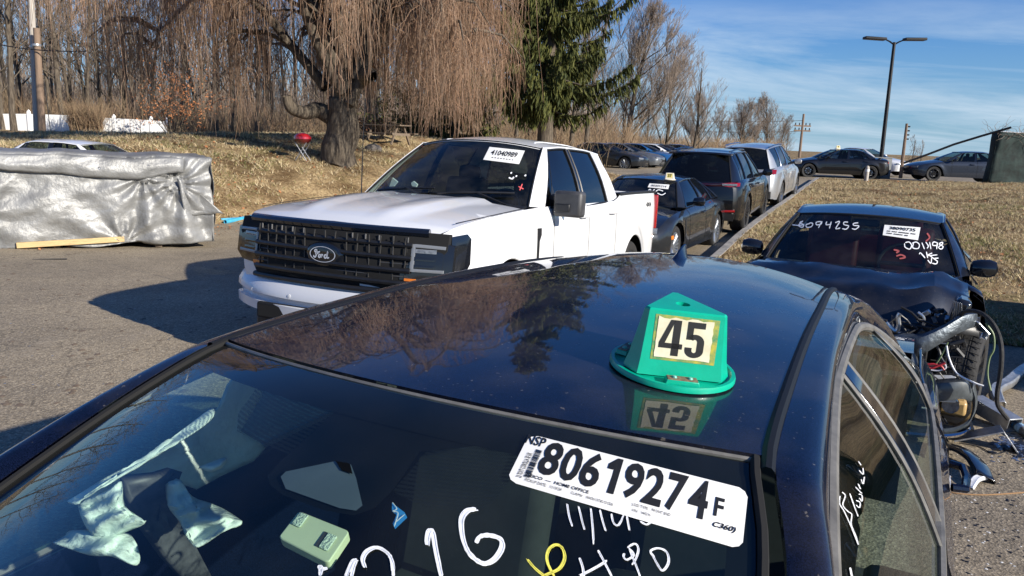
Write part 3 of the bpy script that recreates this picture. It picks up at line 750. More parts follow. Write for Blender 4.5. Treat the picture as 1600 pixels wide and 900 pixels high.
    ring.tube([c + Rm @ Vector((.18 * cos(a), .18 * sin(a), 0)) for a in [2 * pi * i / 24 for i in range(25)]], .016, n=8, cap=False)
    ring.tube([c + Rm @ Vector((-.17, 0, 0)), c, c + Rm @ Vector((.17, 0, 0))], [.02, .05, .02], n=6).build('steering_wheel', 'black', root)
    MB().box((0, .5, .13), (1.5, 3.2, .06)).box((0, 2.05, .75), (1.5, .08, .5)).box((0, -1.0, .5), (1.5, .05, .8)).build('floor_pan', 'cabin', root)
    # pixel outline on a vertical plane x = const of the cabin
    def inner(px, xloc, name, mt, wob=.02, thick=.006, par=root, lean=0.0):
        MI = surf.I; o = surf.o
        def P(x, y):
            d = MI.to_3x3() @ ray_px(x, y); t = (xloc - o.x + lean * 0) / d.x; return o + d * t
        n = len(px); cx = sum(p[0] for p in px) / n; cy = sum(p[1] for p in px) / n; vs = [P(cx, cy)]; fs = []; R = 6
        for r in range(1, R + 1):
            for p in px:
                v = P(cx + (p[0] - cx) * r / R, cy + (p[1] - cy) * r / R); v.x += wob * nz(v.y * 9, v.z * 14, 1, xloc * 7) + wob * .4 * sin(v.y * 40 + v.z * 25); vs.append(v)
        for i in range(n): fs.append((0, 1 + i, 1 + (i + 1) % n))
        for r in range(R - 1):
            for i in range(n):
                a = 1 + r * n + i; b = 1 + r * n + (i + 1) % n; fs.append((a, a + n, b + n, b))
        return MB().add(vs, fs).build(name, mt, par, solid=thick, ang=60)
    cb = inner([(110, 783), (170, 745), (250, 700), (300, 668), (333, 642), (352, 600), (372, 580), (398, 572), (418, 590), (410, 625), (372, 672), (400, 690), (415, 700), (395, 720), (350, 745), (310, 766), (262, 748), (250, 752), (200, 790), (168, 790)], -.66, 'curtain_airbag', 'airbag', .02)
    def cloth(px, dep, name, mt='airbag', slope=0.0, amp=.02, parent=root):
        """crumpled cloth hanging dep metres inside the screen"""
        px = smooth2d(px + [px[0]], 4)[:-1]; n = len(px); cx = sum(p[0] for p in px) / n; cy = sum(p[1] for p in px) / n; R_ = 11; P2 = [(cx, cy)]
        for r in range(1, R_ + 1): P2 += [(cx + (p[0] - cx) * r / R_, cy + (p[1] - cy) * r / R_) for p in px]
        vs = []
        for i, (x, y) in enumerate(P2):
            e = max(0, (i - 1) // n + 1) / R_
            d = dep + slope * (y - cy) + amp * (nz(x * .022, y * .035, 1, dep * 9) + .5 * nz(x * .06 + y * .03, y * .05, 1, 3) + .25 * sin(x * .12 + y * .22 + 2 * nz(x * .03, y * .03, 1))) + .02 * e**4
            p = surf.px(x, y, -max(.035, d)); vs.append(p if p is not None else vs[-1])
        fs = [(0, 1 + i, 1 + (i + 1) % n) for i in range(n)]
        for r in range(R_ - 1):
            for i in range(n): a = 1 + r * n + i; b = 1 + r * n + (i + 1) % n; fs.append((a, a + n, b + n, b))
        return MB().add(vs, fs).build(name, mt, parent, solid=.004, ang=80)
    cloth([(105, 783), (118, 775), (180, 742), (250, 706), (290, 670), (326, 640), (335, 641), (330, 656), (296, 682), (262, 702), (205, 737), (150, 768), (122, 785)], .13, 'airbag_roll', amp=.02)
    cloth([(121, 786), (165, 768), (190, 752), (195, 790), (226, 815), (205, 828), (160, 842), (140, 832), (126, 806)], .17, 'airbag_flap', slope=.0012, amp=.035)
    cloth([(80, 848), (100, 838), (115, 828), (180, 832), (205, 836), (219, 870), (210, 884), (175, 870), (140, 868)], .24, 'airbag_fold', amp=.03)
    cloth([(258, 748), (282, 750), (300, 775), (340, 790), (373, 810), (375, 818), (335, 838), (302, 852), (280, 815), (262, 790)], .30, 'airbag_fold', amp=.04)
    cloth([(310, 730), (352, 714), (350, 728), (330, 738)], .25, 'airbag_fold', amp=.01)
    br = inner([(196, 752), (240, 744), (268, 735), (256, 752), (300, 842), (326, 894), (330, 905), (290, 905), (262, 872), (222, 812), (203, 780)], -.42, 'broken_trim', mat('broken trim panel', (.05, .05, .055), .5, vary=.5, vscale=30), .015, .02)
    inner([(296, 800), (304, 807), (316, 806), (318, 812), (300, 836), (293, 832), (310, 814), (292, 806)], -.40, 'trim_bracket', 'black', .0, .006, br)
    inner([(294, 818), (301, 820), (300, 827), (293, 825)], -.40, 'red_clip', 'red', 0, .004, br)
    # headliner light patch behind the mirror (lit cloth of the deployed curtain on the far side)
    # bonnet, boot, rear screen, antenna fin
    hz = keys([(-2.4, .70), (-2.2, .80), (-1.5, .90), (-.92, .945)])
    MB().grid([[(x * lerp(.62, .80, sstep(-2.5, -1.4, s)), s - .22 * (1 - x * x) * 1, hz(s) + .05 * (1 - x * x) - .0) for x in [i / 8 for i in range(-8, 9)]] for s in frange(-2.2, -.98, .08)]).build('bonnet', 'navy_clean', root)
    MB().grid([[(x * lerp(.74, .80, sstep(-2.5, -1.4, s)), s, z) for s, z in [(q_, hz(q_) * k) for k in (1, .9, .7, .4) for q_ in (0,)]] for x in () for s in ()] or [[(-.8, -2.3, .2), (.8, -2.3, .2)], [(-.78, -2.42, .45), (.78, -2.42, .45)], [(-.62, -2.36, .72), (.62, -2.36, .72)]]).build('front_bumper', 'navy_clean', root)
    MB().grid([[roofp(1.5, t) for t in tt], [(.60 * t, 2.1 + .08 * (1 - t * t), 1.10 + .02 * (1 - t * t)) for t in tt]]).build('rear_screen', 'glassmid', root)
    MB().grid([[(.74 * t, s, z) for t in (-1, -.5, 0, .5, 1)] for s, z in ((2.08, 1.08), (2.3, 1.07), (2.48, 1.05), (2.52, .9), (2.5, .3))]).build('boot_lid', 'navy_clean', root)
    f = MB(); n0 = 7
    rows = []
    for i in range(11):
        u = i / 10; y = 1.36 + .15 * u; h = .052 * (1 - (1 - u)**1.7) if u < .93 else .052 * (1 - (u - .93) / .07 * .9); wd = .021 * sin(pi * min(1, .12 + u * .82))**.6 + .002
        zb = roofp(min(1.44, y - .06), 0)[2] - .004
        rows.append([(-wd, y, zb), (-wd * .55, y, zb + h * .5), (-wd * .16, y + .004, zb + h), (wd * .16, y + .004, zb + h), (wd * .55, y, zb + h * .5), (wd, y, zb)])
    f.grid(rows, flip=True).build('antenna_fin', 'navy_clean', root)
    return root, Surf(root, [roof])
def root_children(r): return [o for o in bpy.data.objects if o.parent == r]
def dots_mat():
    m = bpy.data.materials.new('dotted shade'); m.use_nodes = True; t = m.node_tree; t.nodes.clear(); nn = t.nodes.new
    o = nn('ShaderNodeOutputMaterial'); tr = nn('ShaderNodeBsdfTransparent'); d = nn('ShaderNodeBsdfDiffuse'); d.inputs[0].default_value = (.01, .012, .014, 1)
    v = nn('ShaderNodeTexVoronoi'); v.inputs['Scale'].default_value = 420; v.inputs['Randomness'].default_value = 0
    co = nn('ShaderNodeTexCoord'); t.links.new(co.outputs['Object'], v.inputs['Vector'])
    g = nn('ShaderNodeMath'); g.operation = 'LESS_THAN'; g.inputs[1].default_value = .47; t.links.new(v.outputs['Distance'], g.inputs[0])
    mx = nn('ShaderNodeMixShader'); t.links.new(g.outputs[0], mx.inputs[0]); t.links.new(tr.outputs[0], mx.inputs[1]); t.links.new(d.outputs[0], mx.inputs[2]); t.links.new(mx.outputs[0], o.inputs[0])
    return m
sedan, roof_surf = build_sedan()

# ------------------------------------------------------------------ green magnetic car-top hat, number 45
def hat(label, col, num, loc, yaw, tiltx=0, tilty=0, scale=1.0, group=None, detail=True):
    r = empty('car_top_hat', loc, 0, label, 'car top sign', group)
    r.rotation_euler = (tiltx, tilty, -yaw); r.scale = (scale,) * 3
    R = .111
    b = MB().lathe([(.0001, .006), (.07, .007), (R * .90, .006), (R * .93, .0105), (R * .985, .0105), (R, .006), (R, .001), (R * .98, 0), (.001, 0)], n=48).build('brim', col, r)
    # three-sided tower: faces at angles; chamfered edges
    def tri(rad, z, ch, a0):
        out = []
        for k in range(3):
            a = a0 + 2 * pi * k / 3
            c = Vector((rad * cos(a), rad * sin(a))); t = Vector((-sin(a), cos(a)))
            out += [(c.x - t.x * ch, c.y - t.y * ch, z), (c.x + t.x * ch, c.y + t.y * ch, z)]
        return out
    a0 = radians(90)
    m = MB(); rows = [tri(.095, .009, .020, a0), tri(.089, .035, .016, a0), tri(.0775, .118, .0065, a0), tri(.075, .121, .0045, a0)]
    m.grid(rows, closeu=True)
    top = MB(); hole = .013; n = 24
    outer = []; 
    T = rows[-1]
    for k in range(6):
        p, q_ = Vector(T[k]), Vector(T[(k + 1) % 6])
        for j in range(4): outer.append(p.lerp(q_, j / 4))
    inner_ = [Vector((hole * cos(atan2(p.y, p.x)), hole * sin(atan2(p.y, p.x)), .1215)) for p in outer]
    low = [Vector((p.x, p.y, .108)) for p in inner_]
    top.grid([outer, inner_, low], closeu=True)
    tw = m.build('tower', col, r, ang=25)
    top.build('tower_top', col, r, ang=25)
    MB().lathe([(.0001, .1), (.0125, .1)], n=12).build('centre_hole', 'seam', r)
    # number card on each face
    for k in range(3):
        an = a0 + pi / 3 + 2 * pi * k / 3     # outward normal of the face in plan
        nrm = Vector((cos(an), sin(an), 0)); tg = Vector((-sin(an), cos(an), 0))
        # face lies between z .035 and .118
        d0 = .089 * .5 + .016 * sqrt(3) / 2 * 1.0; d1 = .0775 * .5 + .0065 * sqrt(3) / 2
        def P(u, v, o): # u,v 0..1
            z = lerp(.040, .110, v); d = lerp(d0, d1, (z - .035) / .083) + o; return nrm * d + tg * ((u - .5) * .094) + Vector((0, 0, z))
        if detail:
            random.seed(11 + k)
            n_ = 10; e = [(i / n_, 0 + .02 * random.random()) for i in range(n_)] + [(1 + .02 * (random.random() - .5), i / n_) for i in range(n_)] + [(1 - i / n_, 1 - .05 * random.random()) for i in range(n_)] + [(0 - .012 * random.random(), 1 - i / n_) for i in range(n_)]
            MB().add([P(-.06, -.06, .0006), P(1.1, -.06, .0006), P(1.1, 1.03, .0006), P(-.06, 1.03, .0006)], [(0, 1, 2, 3)]).build('old_card', 'oldcard', r, smooth=False)
            MB().add([P(u, v, .0016) for u, v in e] + [P(.5, .5, .0016)], [(i, (i + 1) % len(e), len(e)) for i in range(len(e))]).build('number_card', 'card', r, smooth=False)
            four = [(.36, 1.0), (.545, 1.0), (.545, .36), (.60, .36), (.60, .20), (.545, .20), (.545, 0), (.37, 0), (.37, .20), (.12, .20), (.12, .38)]
            fm = MB(); sx = lambda u: .055 + u * .78 * 1.0
            def put(poly, fs=None):
                fm.add([P(sx(u) , .075 + v * .86, .0022) for u, v in poly], fs or [tuple(range(len(poly)))])
            # 4: right bar, cross bar, slanted left leg
            put([(.30, 0), (.47, 0), (.47, 1.0), (.30, 1.0)]); put([(.0, .20), (.545, .20), (.545, .345), (.0, .345)])
            put([(.0, .345), (.135, .345), (.33, 1.0), (.22, 1.0)])
            # 5
            put([(.62, .83), (1.03, .83), (1.03, 1.0), (.62, 1.0)]); put([(.62, .50), (.765, .50), (.765, .83), (.62, .83)])
            def arc(cx, cy, rx, ry, a1, a2, wd, nn_=12):
                o_ = []; f_ = []
                for i in range(nn_ + 1):
                    a = lerp(a1, a2, i / nn_); o_ += [(cx + rx * cos(a), cy + ry * sin(a)), (cx + (rx - wd) * cos(a), cy + (ry - wd * .9) * sin(a))]
                for i in range(nn_): f_.append((2 * i, 2 * i + 1, 2 * i + 3, 2 * i + 2))
                put(o_, f_)
            arc(.825, .44, .215, .22, pi * .80, 0, .16); put([(.88, .19), (1.04, .19), (1.04, .44), (.88, .44)]); arc(.825, .205, .215, .205, 0, -pi, .16); put([(.61, .19), (.77, .19), (.77, .28), (.61, .28)])
            fm.build('number', 'ink', r, smooth=False)
            # riveted magnet plate on the brim below this face
            Rz = Matrix.Rotation(an + pi / 2, 3, 'Z')
            pl = MB().box(nrm * .088 + Vector((0, 0, .0125)), (.058, .022, .008), Rz, .92).build('magnet_mount', col, r, bevel=.001)
            MB().box(nrm * .088 + Vector((0, 0, .0172)), (.050, .017, .0018), Rz).build('magnet_plate', 'rust', pl)
            for s in (-1, 1):
                MB().lathe([(.0001, .0035), (.003, .003), (.0048, .0005), (.0048, 0)], c=nrm * .088 + tg * (.0135 * s) + Vector((0, 0, .0182)), n=12).build('rivet', 'rivet', pl)
        else:
            MB().add([P(0.02, 0, .001), P(.98, 0, .001), P(.98, 1, .001), P(.02, 1, .001)], [(0, 1, 2, 3)]).build('number_card', 'cardy', r, smooth=False)
            v, f = text2d(num, (.14, .12, .86, .88), .05)
            MB().add([P(u, vv, .002) for u, vv in v], f).build('number', 'ink', r, smooth=False)
    return r
M['green'] = mat('green moulded plastic', (.0, .40, .25), .32, vary=.07, vscale=30, c2=(.0, .36, .22), bump=.03, bscale=120, coat=.15)
M['whiteplastic'] = mat('white moulded plastic', (.72, .66, .52), .4)
M['card'] = mat('number card', (.74, .70, .52), .6, c2=(.62, .57, .38), vscale=26)
M['oldcard'] = mat('old card', (.05, .22, .10), .6, c2=(.45, .40, .05), vscale=55)
M['cardy'] = mat('yellow card', (.72, .60, .15), .6)
M['rust'] = mat('rusty plate', (.23, .16, .10), .6, metal=.3, vary=.35, vscale=150)
M['rivet'] = mat('green rivet', (.12, .42, .32), .4, vary=.3, vscale=200)
hp = roof_surf.px(1049, 577, 0); n_ = roof_surf.t.find_nearest(hp)[1]
if n_.z < 0: n_ = -n_
hw = root_matrix(sedan) @ hp; nw = (root_matrix(sedan).to_3x3() @ n_).normalized()
h45 = hat('bright green plastic car top hat with number 45, magnetised to the navy roof', 'green', '45', hw, 0)
HAT_YAW = radians(-1)
h45.rotation_mode = 'QUATERNION'
h45.rotation_quaternion = Vector((0, 0, 1)).rotation_difference(nw) @ Matrix.Rotation(HAT_YAW, 3, 'Z').to_quaternion()
h45.location = hw + nw * .001
# ------------------------------------------------------------------ generic car, local frame: x across, y from its nose (0) to its tail (L), z up
M['white'] = paint('white paint', (.74, .745, .75), metal=0, flake=.02)
M['carblack'] = paint('black paint', (.004, .004, .005), metal=0, flake=.3)
M['graphite'] = paint('graphite paint', (.018, .020, .023), metal=.25, flake=.4)
M['bluegrey'] = paint('blue grey paint', (.030, .038, .055), metal=.3, flake=.4)
M['silver'] = paint('silver paint', (.42, .43, .44), metal=.6, flake=.15)
M['steel'] = paint('steel grey paint', (.16, .17, .18), metal=.6, flake=.2)
M['blue'] = paint('bright blue paint', (.03, .14, .36), metal=.4, flake=.3)
M['wreckpaint'] = paint('dark blue black paint', (.006, .009, .018), metal=.25, flake=.4, specks=.5)
DEF = dict(L=4.7, W=.92, zsill=.22, wheels=(.92, 3.75), r=.34, ra=.40, flare=.02, y0z=[(.2, .08), (.5, 0), (.7, .03), (.8, .14)], y1z=[(.2, .06), (.5, 0), (.8, .05), (1.1, .12)],
           plan0=.30, plan1=.18, corner=.5, hood_crown=.05)
class Car:
    def __init__(s, root, P, body):
        s.root = root; s.body = body; s.P = P = {**DEF, **P}
        s.w = keys(P['w']); s.zs = keys(P['zs']); s.zt = keys(P['zt']); s.ws = keys(P['ws'])
        s.f0 = keys(P['y0z']); s.f1 = keys(P['y1z'])
    def side_x(s, y, z):
        P = s.P; zs = s.zs(y); t = (z - P['zsill']) / max(.05, zs - P['zsill']); wv = s.w(y)
        prof = P.get('prof') or [(0, .955), (.12, .985), (.4, 1.0), (.62, .998), (.80, .985), (.92, .965), (1, None)]
        tab = [(a, (b if b is not None else s.ws(y) / wv)) for a, b in prof]
        x = wv * keys(tab)(min(1, max(0, t)))
        for c in P['wheels']:
            d = sqrt((y - c)**2 + (z - P['r'])**2); x += P['flare'] * sstep(P['ra'] * 1.42, P['ra'] * 1.05, d)
        return x
    def warp(s, x, y, z):
        """bend ends of the body in plan and profile"""
        P = s.P; L = P['L']; W = P['W']; k = min(1.1, abs(x) / W)
        a = max(0, 1 - y / .75)**1.5; b = max(0, 1 - (L - y) / .6)**1.5
        y2 = y + a * (P['plan0'] * k**2.6 + s.f0(z)) - b * (P['plan1'] * k**2.6 + s.f1(z))
        return (x, y2, z)
    def S(s, y, z, sd=1, off=0.0):
        x = s.side_x(y, z) + off; p = s.warp(x, y, z); return Vector((sd * p[0], p[1], p[2]))
    def build_body(s, top_skip=None, nside=10, ntop=7):
        P = s.P; L = P['L']; st = set(round(v, 3) for v in frange(.0, L, .12)); st |= {.03, .07, round(L - .03, 3), round(L - .07, 3)}
        for c in P['wheels']:
            for i in range(17): st.add(round(c - P['ra'] * cos(pi * i / 16), 3))
        ys = sorted(st); ys = [y for i, y in enumerate(ys) if i == 0 or y - ys[i - 1] > .012]
        def zb(y):
            z = P['zsill'] + (.04 * sstep(.6, 0, y) + .06 * sstep(L - .6, L, y))
            for c in P['wheels']:
                d = abs(y - c)
                if d <= P['ra'] + .001: z = max(z, P['r'] + sqrt(max(0, P['ra']**2 - d * d)))
            return z
        ends = lambda y: .06 * (sstep(.07, 0, y) + sstep(L - .07, L, y))
        for sd in (1, -1):
            rows = []; tops = []
            for y in ys:
                z0 = zb(y); z1 = s.zs(y) - ends(y) * .5; row = []
                for i in range(nside + 1):
                    z = lerp(z0, z1, i / nside); x = s.side_x(y, z) - ends(y)
                    p = s.warp(x, y, z); row.append((sd * p[0], p[1], p[2]))
                rows.append(row)
                xs_ = s.side_x(y, s.zs(y)) - ends(y); trow = []
                for i in range(ntop + 1):
                    t = i / ntop; x = xs_ * (1 - t); z = z1 + (s.zt(y) - ends(y) * .5 - z1) * (1 - (1 - t)**2.2)
                    if P.get('dome'): z += P['dome'](x, y)
                    p = s.warp(x, y, z); trow.append((sd * p[0], p[1], p[2]))
                tops.append(trow)
            if sd == 1: R1, T1 = rows, tops
            else: R2, T2 = rows, tops
        m = MB()
        for rows, fl in ((R1, True), (R2, False)):
            m.grid(rows, flip=fl)
        for T, fl in ((T1, True), (T2, False)):
            if top_skip:
                A = [r for y, r in zip(ys, T) if y <= top_skip[0]]; B = [r for y, r in zip(ys, T) if y >= top_skip[1]]
                if len(A) > 1: m.grid(A, flip=fl)
                if len(B) > 1: m.grid(B, flip=fl)
            else: m.grid(T, flip=fl)
        for (k, fl) in ((0, True), (-1, False)):         # end caps
            if k == -1 and P.get('open_tail'): continue
            cap = []
            for i in range(nside + 1):
                a = R1[k][i]; cap.append([s.warp2(a, t, k) for t in [j / 12 - 1 for j in range(25)]])
            tr = T1[k]; cap2 = []
            m.grid(cap, flip=fl)
            for i in range(1, ntop + 1):
                cap2.append([s.warp2(tr[i], t, k) for t in [j / 12 - 1 for j in range(25)]])
            m.grid([cap[-1]] + cap2, flip=fl)
        b = m.build('body', s.body, s.root, ang=50)
        # dark wheel housings and floor
        h = MB()
        for c in P['wheels']:
            for sd in (-1, 1):
                rr = P['ra'] + .01; xo = s.side_x(c, P['r'] + P['ra'] + .02) - .015
                h.grid([[(sd * x, c + rr * cos(pi * i / 14), max(P['zsill'], P['r']) + rr * sin(pi * i / 14)) for i in range(15)] for x in (xo, xo - .32)], flip=sd > 0)
                h.grid([[(sd * (xo - .32), c + q * rr * cos(pi * i / 14), max(P['zsill'], P['r']) + q * rr * sin(pi * i / 14)) for i in range(15)] for q in (1, .02)])
                h.grid([[(sd * x, c + q * rr, z) for q in (-1, 1)] for x, z in ((xo - .32, .15), (xo - .32, P['r'] + .02))])
        h.box((0, L / 2, P['zsill'] + .06), (2 * P['W'] - .5, L - .5, .08)); h.box((0, (P['wheels'][0] + P['wheels'][1]) / 2, P['zsill'] + .05), (2 * P['W'] - .12, P['wheels'][1] - P['wheels'][0] - 2.2 * P['ra'], .08))
        h.build('wheel_housing', 'seam', s.root)
        return b
    def warp2(s, a, t, k):
        x0 = a[0]; P = s.P; kk = min(1.1, abs(x0) / P['W']); dz = (P['plan0'] if k == 0 else -P['plan1'])
        k2 = min(1.1, abs(x0 * t) / P['W']); return (x0 * t, a[1] - dz * (kk**2.6 - k2**2.6), a[2])
    def seam(s, pts, r=.0045, name='panel_gap'):
        out = []
        for sd in s.P.get('sides', (-1, 1)):
            MB().tube([s.S(y, z, sd, .0) for y, z in pts], r, n=4).build(name, 'seam', s.root)
    def doors(s, ys, z0=None, slant=0, handles=(), hz=.0, hm=None, gap=.004):
        z0 = z0 or s.P['zsill'] + .06
        for y in ys:
            zt = s.zs(y) - .005; s.seam([(y + slant * (i / 10 - .5), lerp(zt, z0, i / 10)) for i in range(11)], gap)
        for y in handles:
            for sd in s.P.get('sides', (-1, 1)):
                z = s.zs(y) - .12 + hz; p = s.S(y, z, sd)
                MB().tube([p + Vector((sd * dx, dy, 0)) for dx, dy in ((-.01, -.115), (.035, -.10), (.045, 0), (.035, .09), (-.01, .115))], [.016, .017, .017, .017, .016], n=8).build('door_handle', hm or s.body, s.root)
    def surface_patch(s, outline, name, mt, sd=1, off=.006, end=None, parent=None, solid=0):
        """outline in (y,z) on the side, or (x,z) on the nose/tail when end is 0 or 1"""
        n = len(outline); cx = sum(p[0] for p in outline) / n; cy = sum(p[1] for p in outline) / n; R = 4
        vs = []
        def P3(a, z):
            if end is None: return s.S(a, z, sd, off)
            L = s.P['L']; k = min(1.1, abs(a) / s.P['W'])
            if end == 0: return Vector((a, s.P['plan0'] * k**2.6 + s.f0(z) - off, z))
            return Vector((a, L - s.P['plan1'] * k**2.6 - s.f1(z) + off, z))
        vs.append(P3(cx, cy)); fs = []
        for r in range(1, R + 1):
            for p in outline: vs.append(P3(cx + (p[0] - cx) * r / R, cy + (p[1] - cy) * r / R))
        for i in range(n): fs.append((0, 1 + i, 1 + (i + 1) % n))
        for r in range(R - 1):
            for i in range(n):
                a = 1 + r * n + i; b = 1 + r * n + (i + 1) % n; fs.append((a, a + n, b + n, b))
        # skirt so it reads as a solid piece
        o = 1 + (R - 1) * n; base = len(vs)
        for p in outline:
            q = P3(p[0], p[1])
            vs.append(q - Vector((sd * (off + .012), 0, 0)) if end is None else q + Vector((0, (off + .02) * (1 if end == 0 else -1), 0)))
        for i in range(n): fs.append((o + i, base + i, base + (i + 1) % n, o + (i + 1) % n))
        return MB().add(vs, fs).build(name, mt, parent or s.root, ang=30)
    def greenhouse(s, G, glass_side='glassdk', glass_front='glassmid', glass_rear='glassdk', trim='black', roof=None, bulge=.02, pillar=None, top_trim=None, glassroof=False):
        """G: wb (windscreen bottom corner x,y,z), wbc (centre y,z), wt (top corner), cuts: list of (yb, yt, kind) along the side, rb, rbc, rt, roofx/roofz keys along y, beltx/beltz keys, bow0,bow1,crown"""
        Rx, Rz, Bx, Bz = keys(G['roofx']), keys(G['roofz']), keys(G['beltx']), keys(G['beltz'])
        cr = keys(G['crown']); y0, y1 = G['roofx'][0][0], G['roofx'][-1][0]; bow0, bow1 = G['bow']
        def bow(y): return -bow0 * (1 - sstep(y0, y0 + .5, y)) + bow1 * sstep(y1 - .6, y1, y)
        tt = [i / 8 for i in range(-8, 9)]
        def rp(y, t): k = 1 - abs(t)**2.2; return Vector((Rx(y) * t, y + bow(y) * k, Rz(y) + cr(y) * k))
        rows = [[rp(y, t) for t in tt] for y in frange(y0, y1, .12)]
        rim0 = [[p + Vector((p.x * .0, -.012, -.02)) for p in rows[0]]]; rim1 = [[p + Vector((0, .012, -.02)) for p in rows[-1]]]
        MB().grid(rim0 + rows + rim1).build('roof', roof or s.body, s.root, ang=50)
        wb, rb = G['wb'], G['rb']
        def wsp(u, t, off=0):
            k = 1 - abs(t)**2.0
            tp = rp(y0, t * .985); bt = Vector((wb[0] * t, lerp(wb[1], G['wbc'][0], k), lerp(wb[2], G['wbc'][1], k)))
            p = tp.lerp(bt, u); n_ = Vector((0, -.6, .8)); return p + n_ * (bulge * sin(pi * u) + off)
        def rsp(u, t, off=0):
            k = 1 - abs(t)**2.0
            tp = rp(y1, t * .97); bt = Vector((rb[0] * t, lerp(rb[1], G['rbc'][0], k), lerp(rb[2], G['rbc'][1], k)))
            p = tp.lerp(bt, u); n_ = Vector((0, .6, .6)); return p + n_ * (bulge * sin(pi * u) + off)
        s.wsp, s.rsp, s.rp = wsp, rsp, rp
        U = [i / 10 for i in range(11)]
        s.ws_obj = MB().grid([[wsp(u, t, -.012) for t in tt] for u in U], flip=True).build('windscreen', glass_front, s.root, ang=180)
        m = MB()
        for sd in (-1, 1): m.tube([wsp(u, sd * .985, -.004) for u in U], .011, n=5)
        m.tube([wsp(.01, t, -.006) for t in tt], .008, n=5)
        m.build('windscreen_seal', 'seam', s.root)
        s.rs_obj = MB().grid([[rsp(u, t, -.008) for t in tt] for u in U]).build('rear_window', glass_rear, s.root, ang=180)
        m = MB()
        for sd in (-1, 1): m.tube([rsp(u, sd * .985, -.002) for u in U], .012, n=5)
        m.build('rear_window_seal', 'seam', s.root)
        s.side_pt = {}
        for sd in (-1, 1):
            def sp(yb, yt, t, off=0, sd=sd):
                a = Vector((Rx(yt), yt, Rz(yt))); b = Vector((Bx(yb), yb, Bz(yb))); p = a.lerp(b, t); k = bulge * sin(pi * t)
                return Vector((sd * (p.x + k + off), p.y, p.z + (k + off) * .35))
            s.side_pt[sd] = sp
            def band(ya, yta, yb, ytb, off, t0=0.0, t1=1.0, n=6):
                return [[sp(lerp(ya, yb, i / n), lerp(yta, ytb, i / n), lerp(t0, t1, j / 6), off) for j in range(7)] for i in range(n + 1)]
            # A pillar: from windscreen edge to first cut
            c = G['cuts']
            A = []
            for u in U:
                a = wsp(u, sd * .985, 0); b = sp(c[0][0], c[0][1], u, .0); A.append([a + Vector((0, 0, -.01)), a.lerp(b, .03) + Vector((sd * .010, -.006, .006)), a.lerp(b, .5) + Vector((sd * .018, -.002, .008)), b.lerp(a, .03) + Vector((sd * .006, 0, 0)), b + Vector((-sd * .012, 0, 0))])
            MB().grid(A, flip=sd > 0).build('windscreen_pillar', pillar or s.body, s.root)
            for i, (yb, yt, kind) in enumerate(c[:-1]):
                yb2, yt2 = c[i + 1][0], c[i + 1][1]
                if kind == 'glass':
                    MB().grid(band(yb, yt, yb2, ytb=yt2, off=-.012, t0=.02), flip=sd < 0).build('side_window', glass_side, s.root)
                    # trim frame all round
                    fr = [sp(lerp(yb, yb2, q), lerp(yt, yt2, q), .02, -.003) for q in [i_ / 6 for i_ in range(7)]] + [sp(yb2, yt2, t, -.003) for t in (.2, .4, .6, .8, 1)] + [sp(lerp(yb2, yb, q), lerp(yt2, yt, q), 1, -.003) for q in [i_ / 6 for i_ in range(1, 7)]] + [sp(yb, yt, t, -.003) for t in (.8, .6, .4, .2, .02)]
                    MB().tube(fr, .011, n=5, cap=False).build('window_trim', trim, s.root)
                else:
                    MB().grid(band(yb, yt, yb2, yt2, off=.0 if kind == 'body' else -.002), flip=sd < 0).build('roof_pillar', s.body if kind == 'body' else kind, s.root)
            # rear pillar to rear window
            C = []
            for u in U:
                a = rsp(u, sd * .985, 0); b = sp(c[-1][0], c[-1][1], u, 0)
                C.append([b + Vector((-sd * .01, 0, 0)), b, b.lerp(a, .35) + Vector((sd * .020, .012, .0)), b.lerp(a, .7) + Vector((sd * .012, .018, .004)), a.lerp(b, .03) + Vector((0, .004, .004)), a + Vector((0, -.01, -.01))])
            MB().grid(C, flip=sd < 0).build('rear_pillar', s.body, s.root)
            # gutter along the roof edge
            ya, yb_ = max(y0, c[0][1]), min(y1, c[-1][1])
            MB().tube([Vector((sd * (Rx(y) + .002), y, Rz(y) - .001)) for y in frange(y0, y1, .15)], .012, n=6).build('roof_edge_trim', top_trim or s.body, s.root)
    def wheels(s, rim='rim', spokes=10, w=.23, twin=False, inset=.02):
        for c in s.P['wheels']:
            for sd in (-1, 1):
                wheel(s.root, (sd * (s.side_x(c, s.P['r'] + s.P['ra'] + .03) - w / 2 - inset), c, s.P['r']), s.P['r'], w, sd, rim, spokes, twin=twin)
    def mirrors(s, y, z, mt=None, size=1.0, out=.13, arm='black'):
        for sd in (-1, 1):
            x = s.ws(y) ; m = MB(); q = size
            m.tube([(sd * (x - .03), y, z - .03), (sd * (x + out * .6), y, z)], [.035 * q, .028 * q], n=8)
            a = m.build('door_mirror', arm, s.root)
            h = MB(); rows = []
            for (dx, ry, rz, dz) in ((0, .02, .03, .0), (.015, .055, .062, 0), (.07, .075, .075, .002), (.14, .07, .078, .004), (.19, .05, .06, .004), (.205, .015, .02, .004)):
                rows.append([(sd * (x + out * .55 + dx * q), y + .01 - ry * q * cos(2 * pi * k / 16) * (1.0 if cos(2 * pi * k / 16) > 0 else .45), z + .025 + dz + rz * q * sin(2 * pi * k / 16)) for k in range(16)])
            h.grid(rows, closeu=True, flip=sd > 0); h.build('mirror_shell', mt or s.body, a)
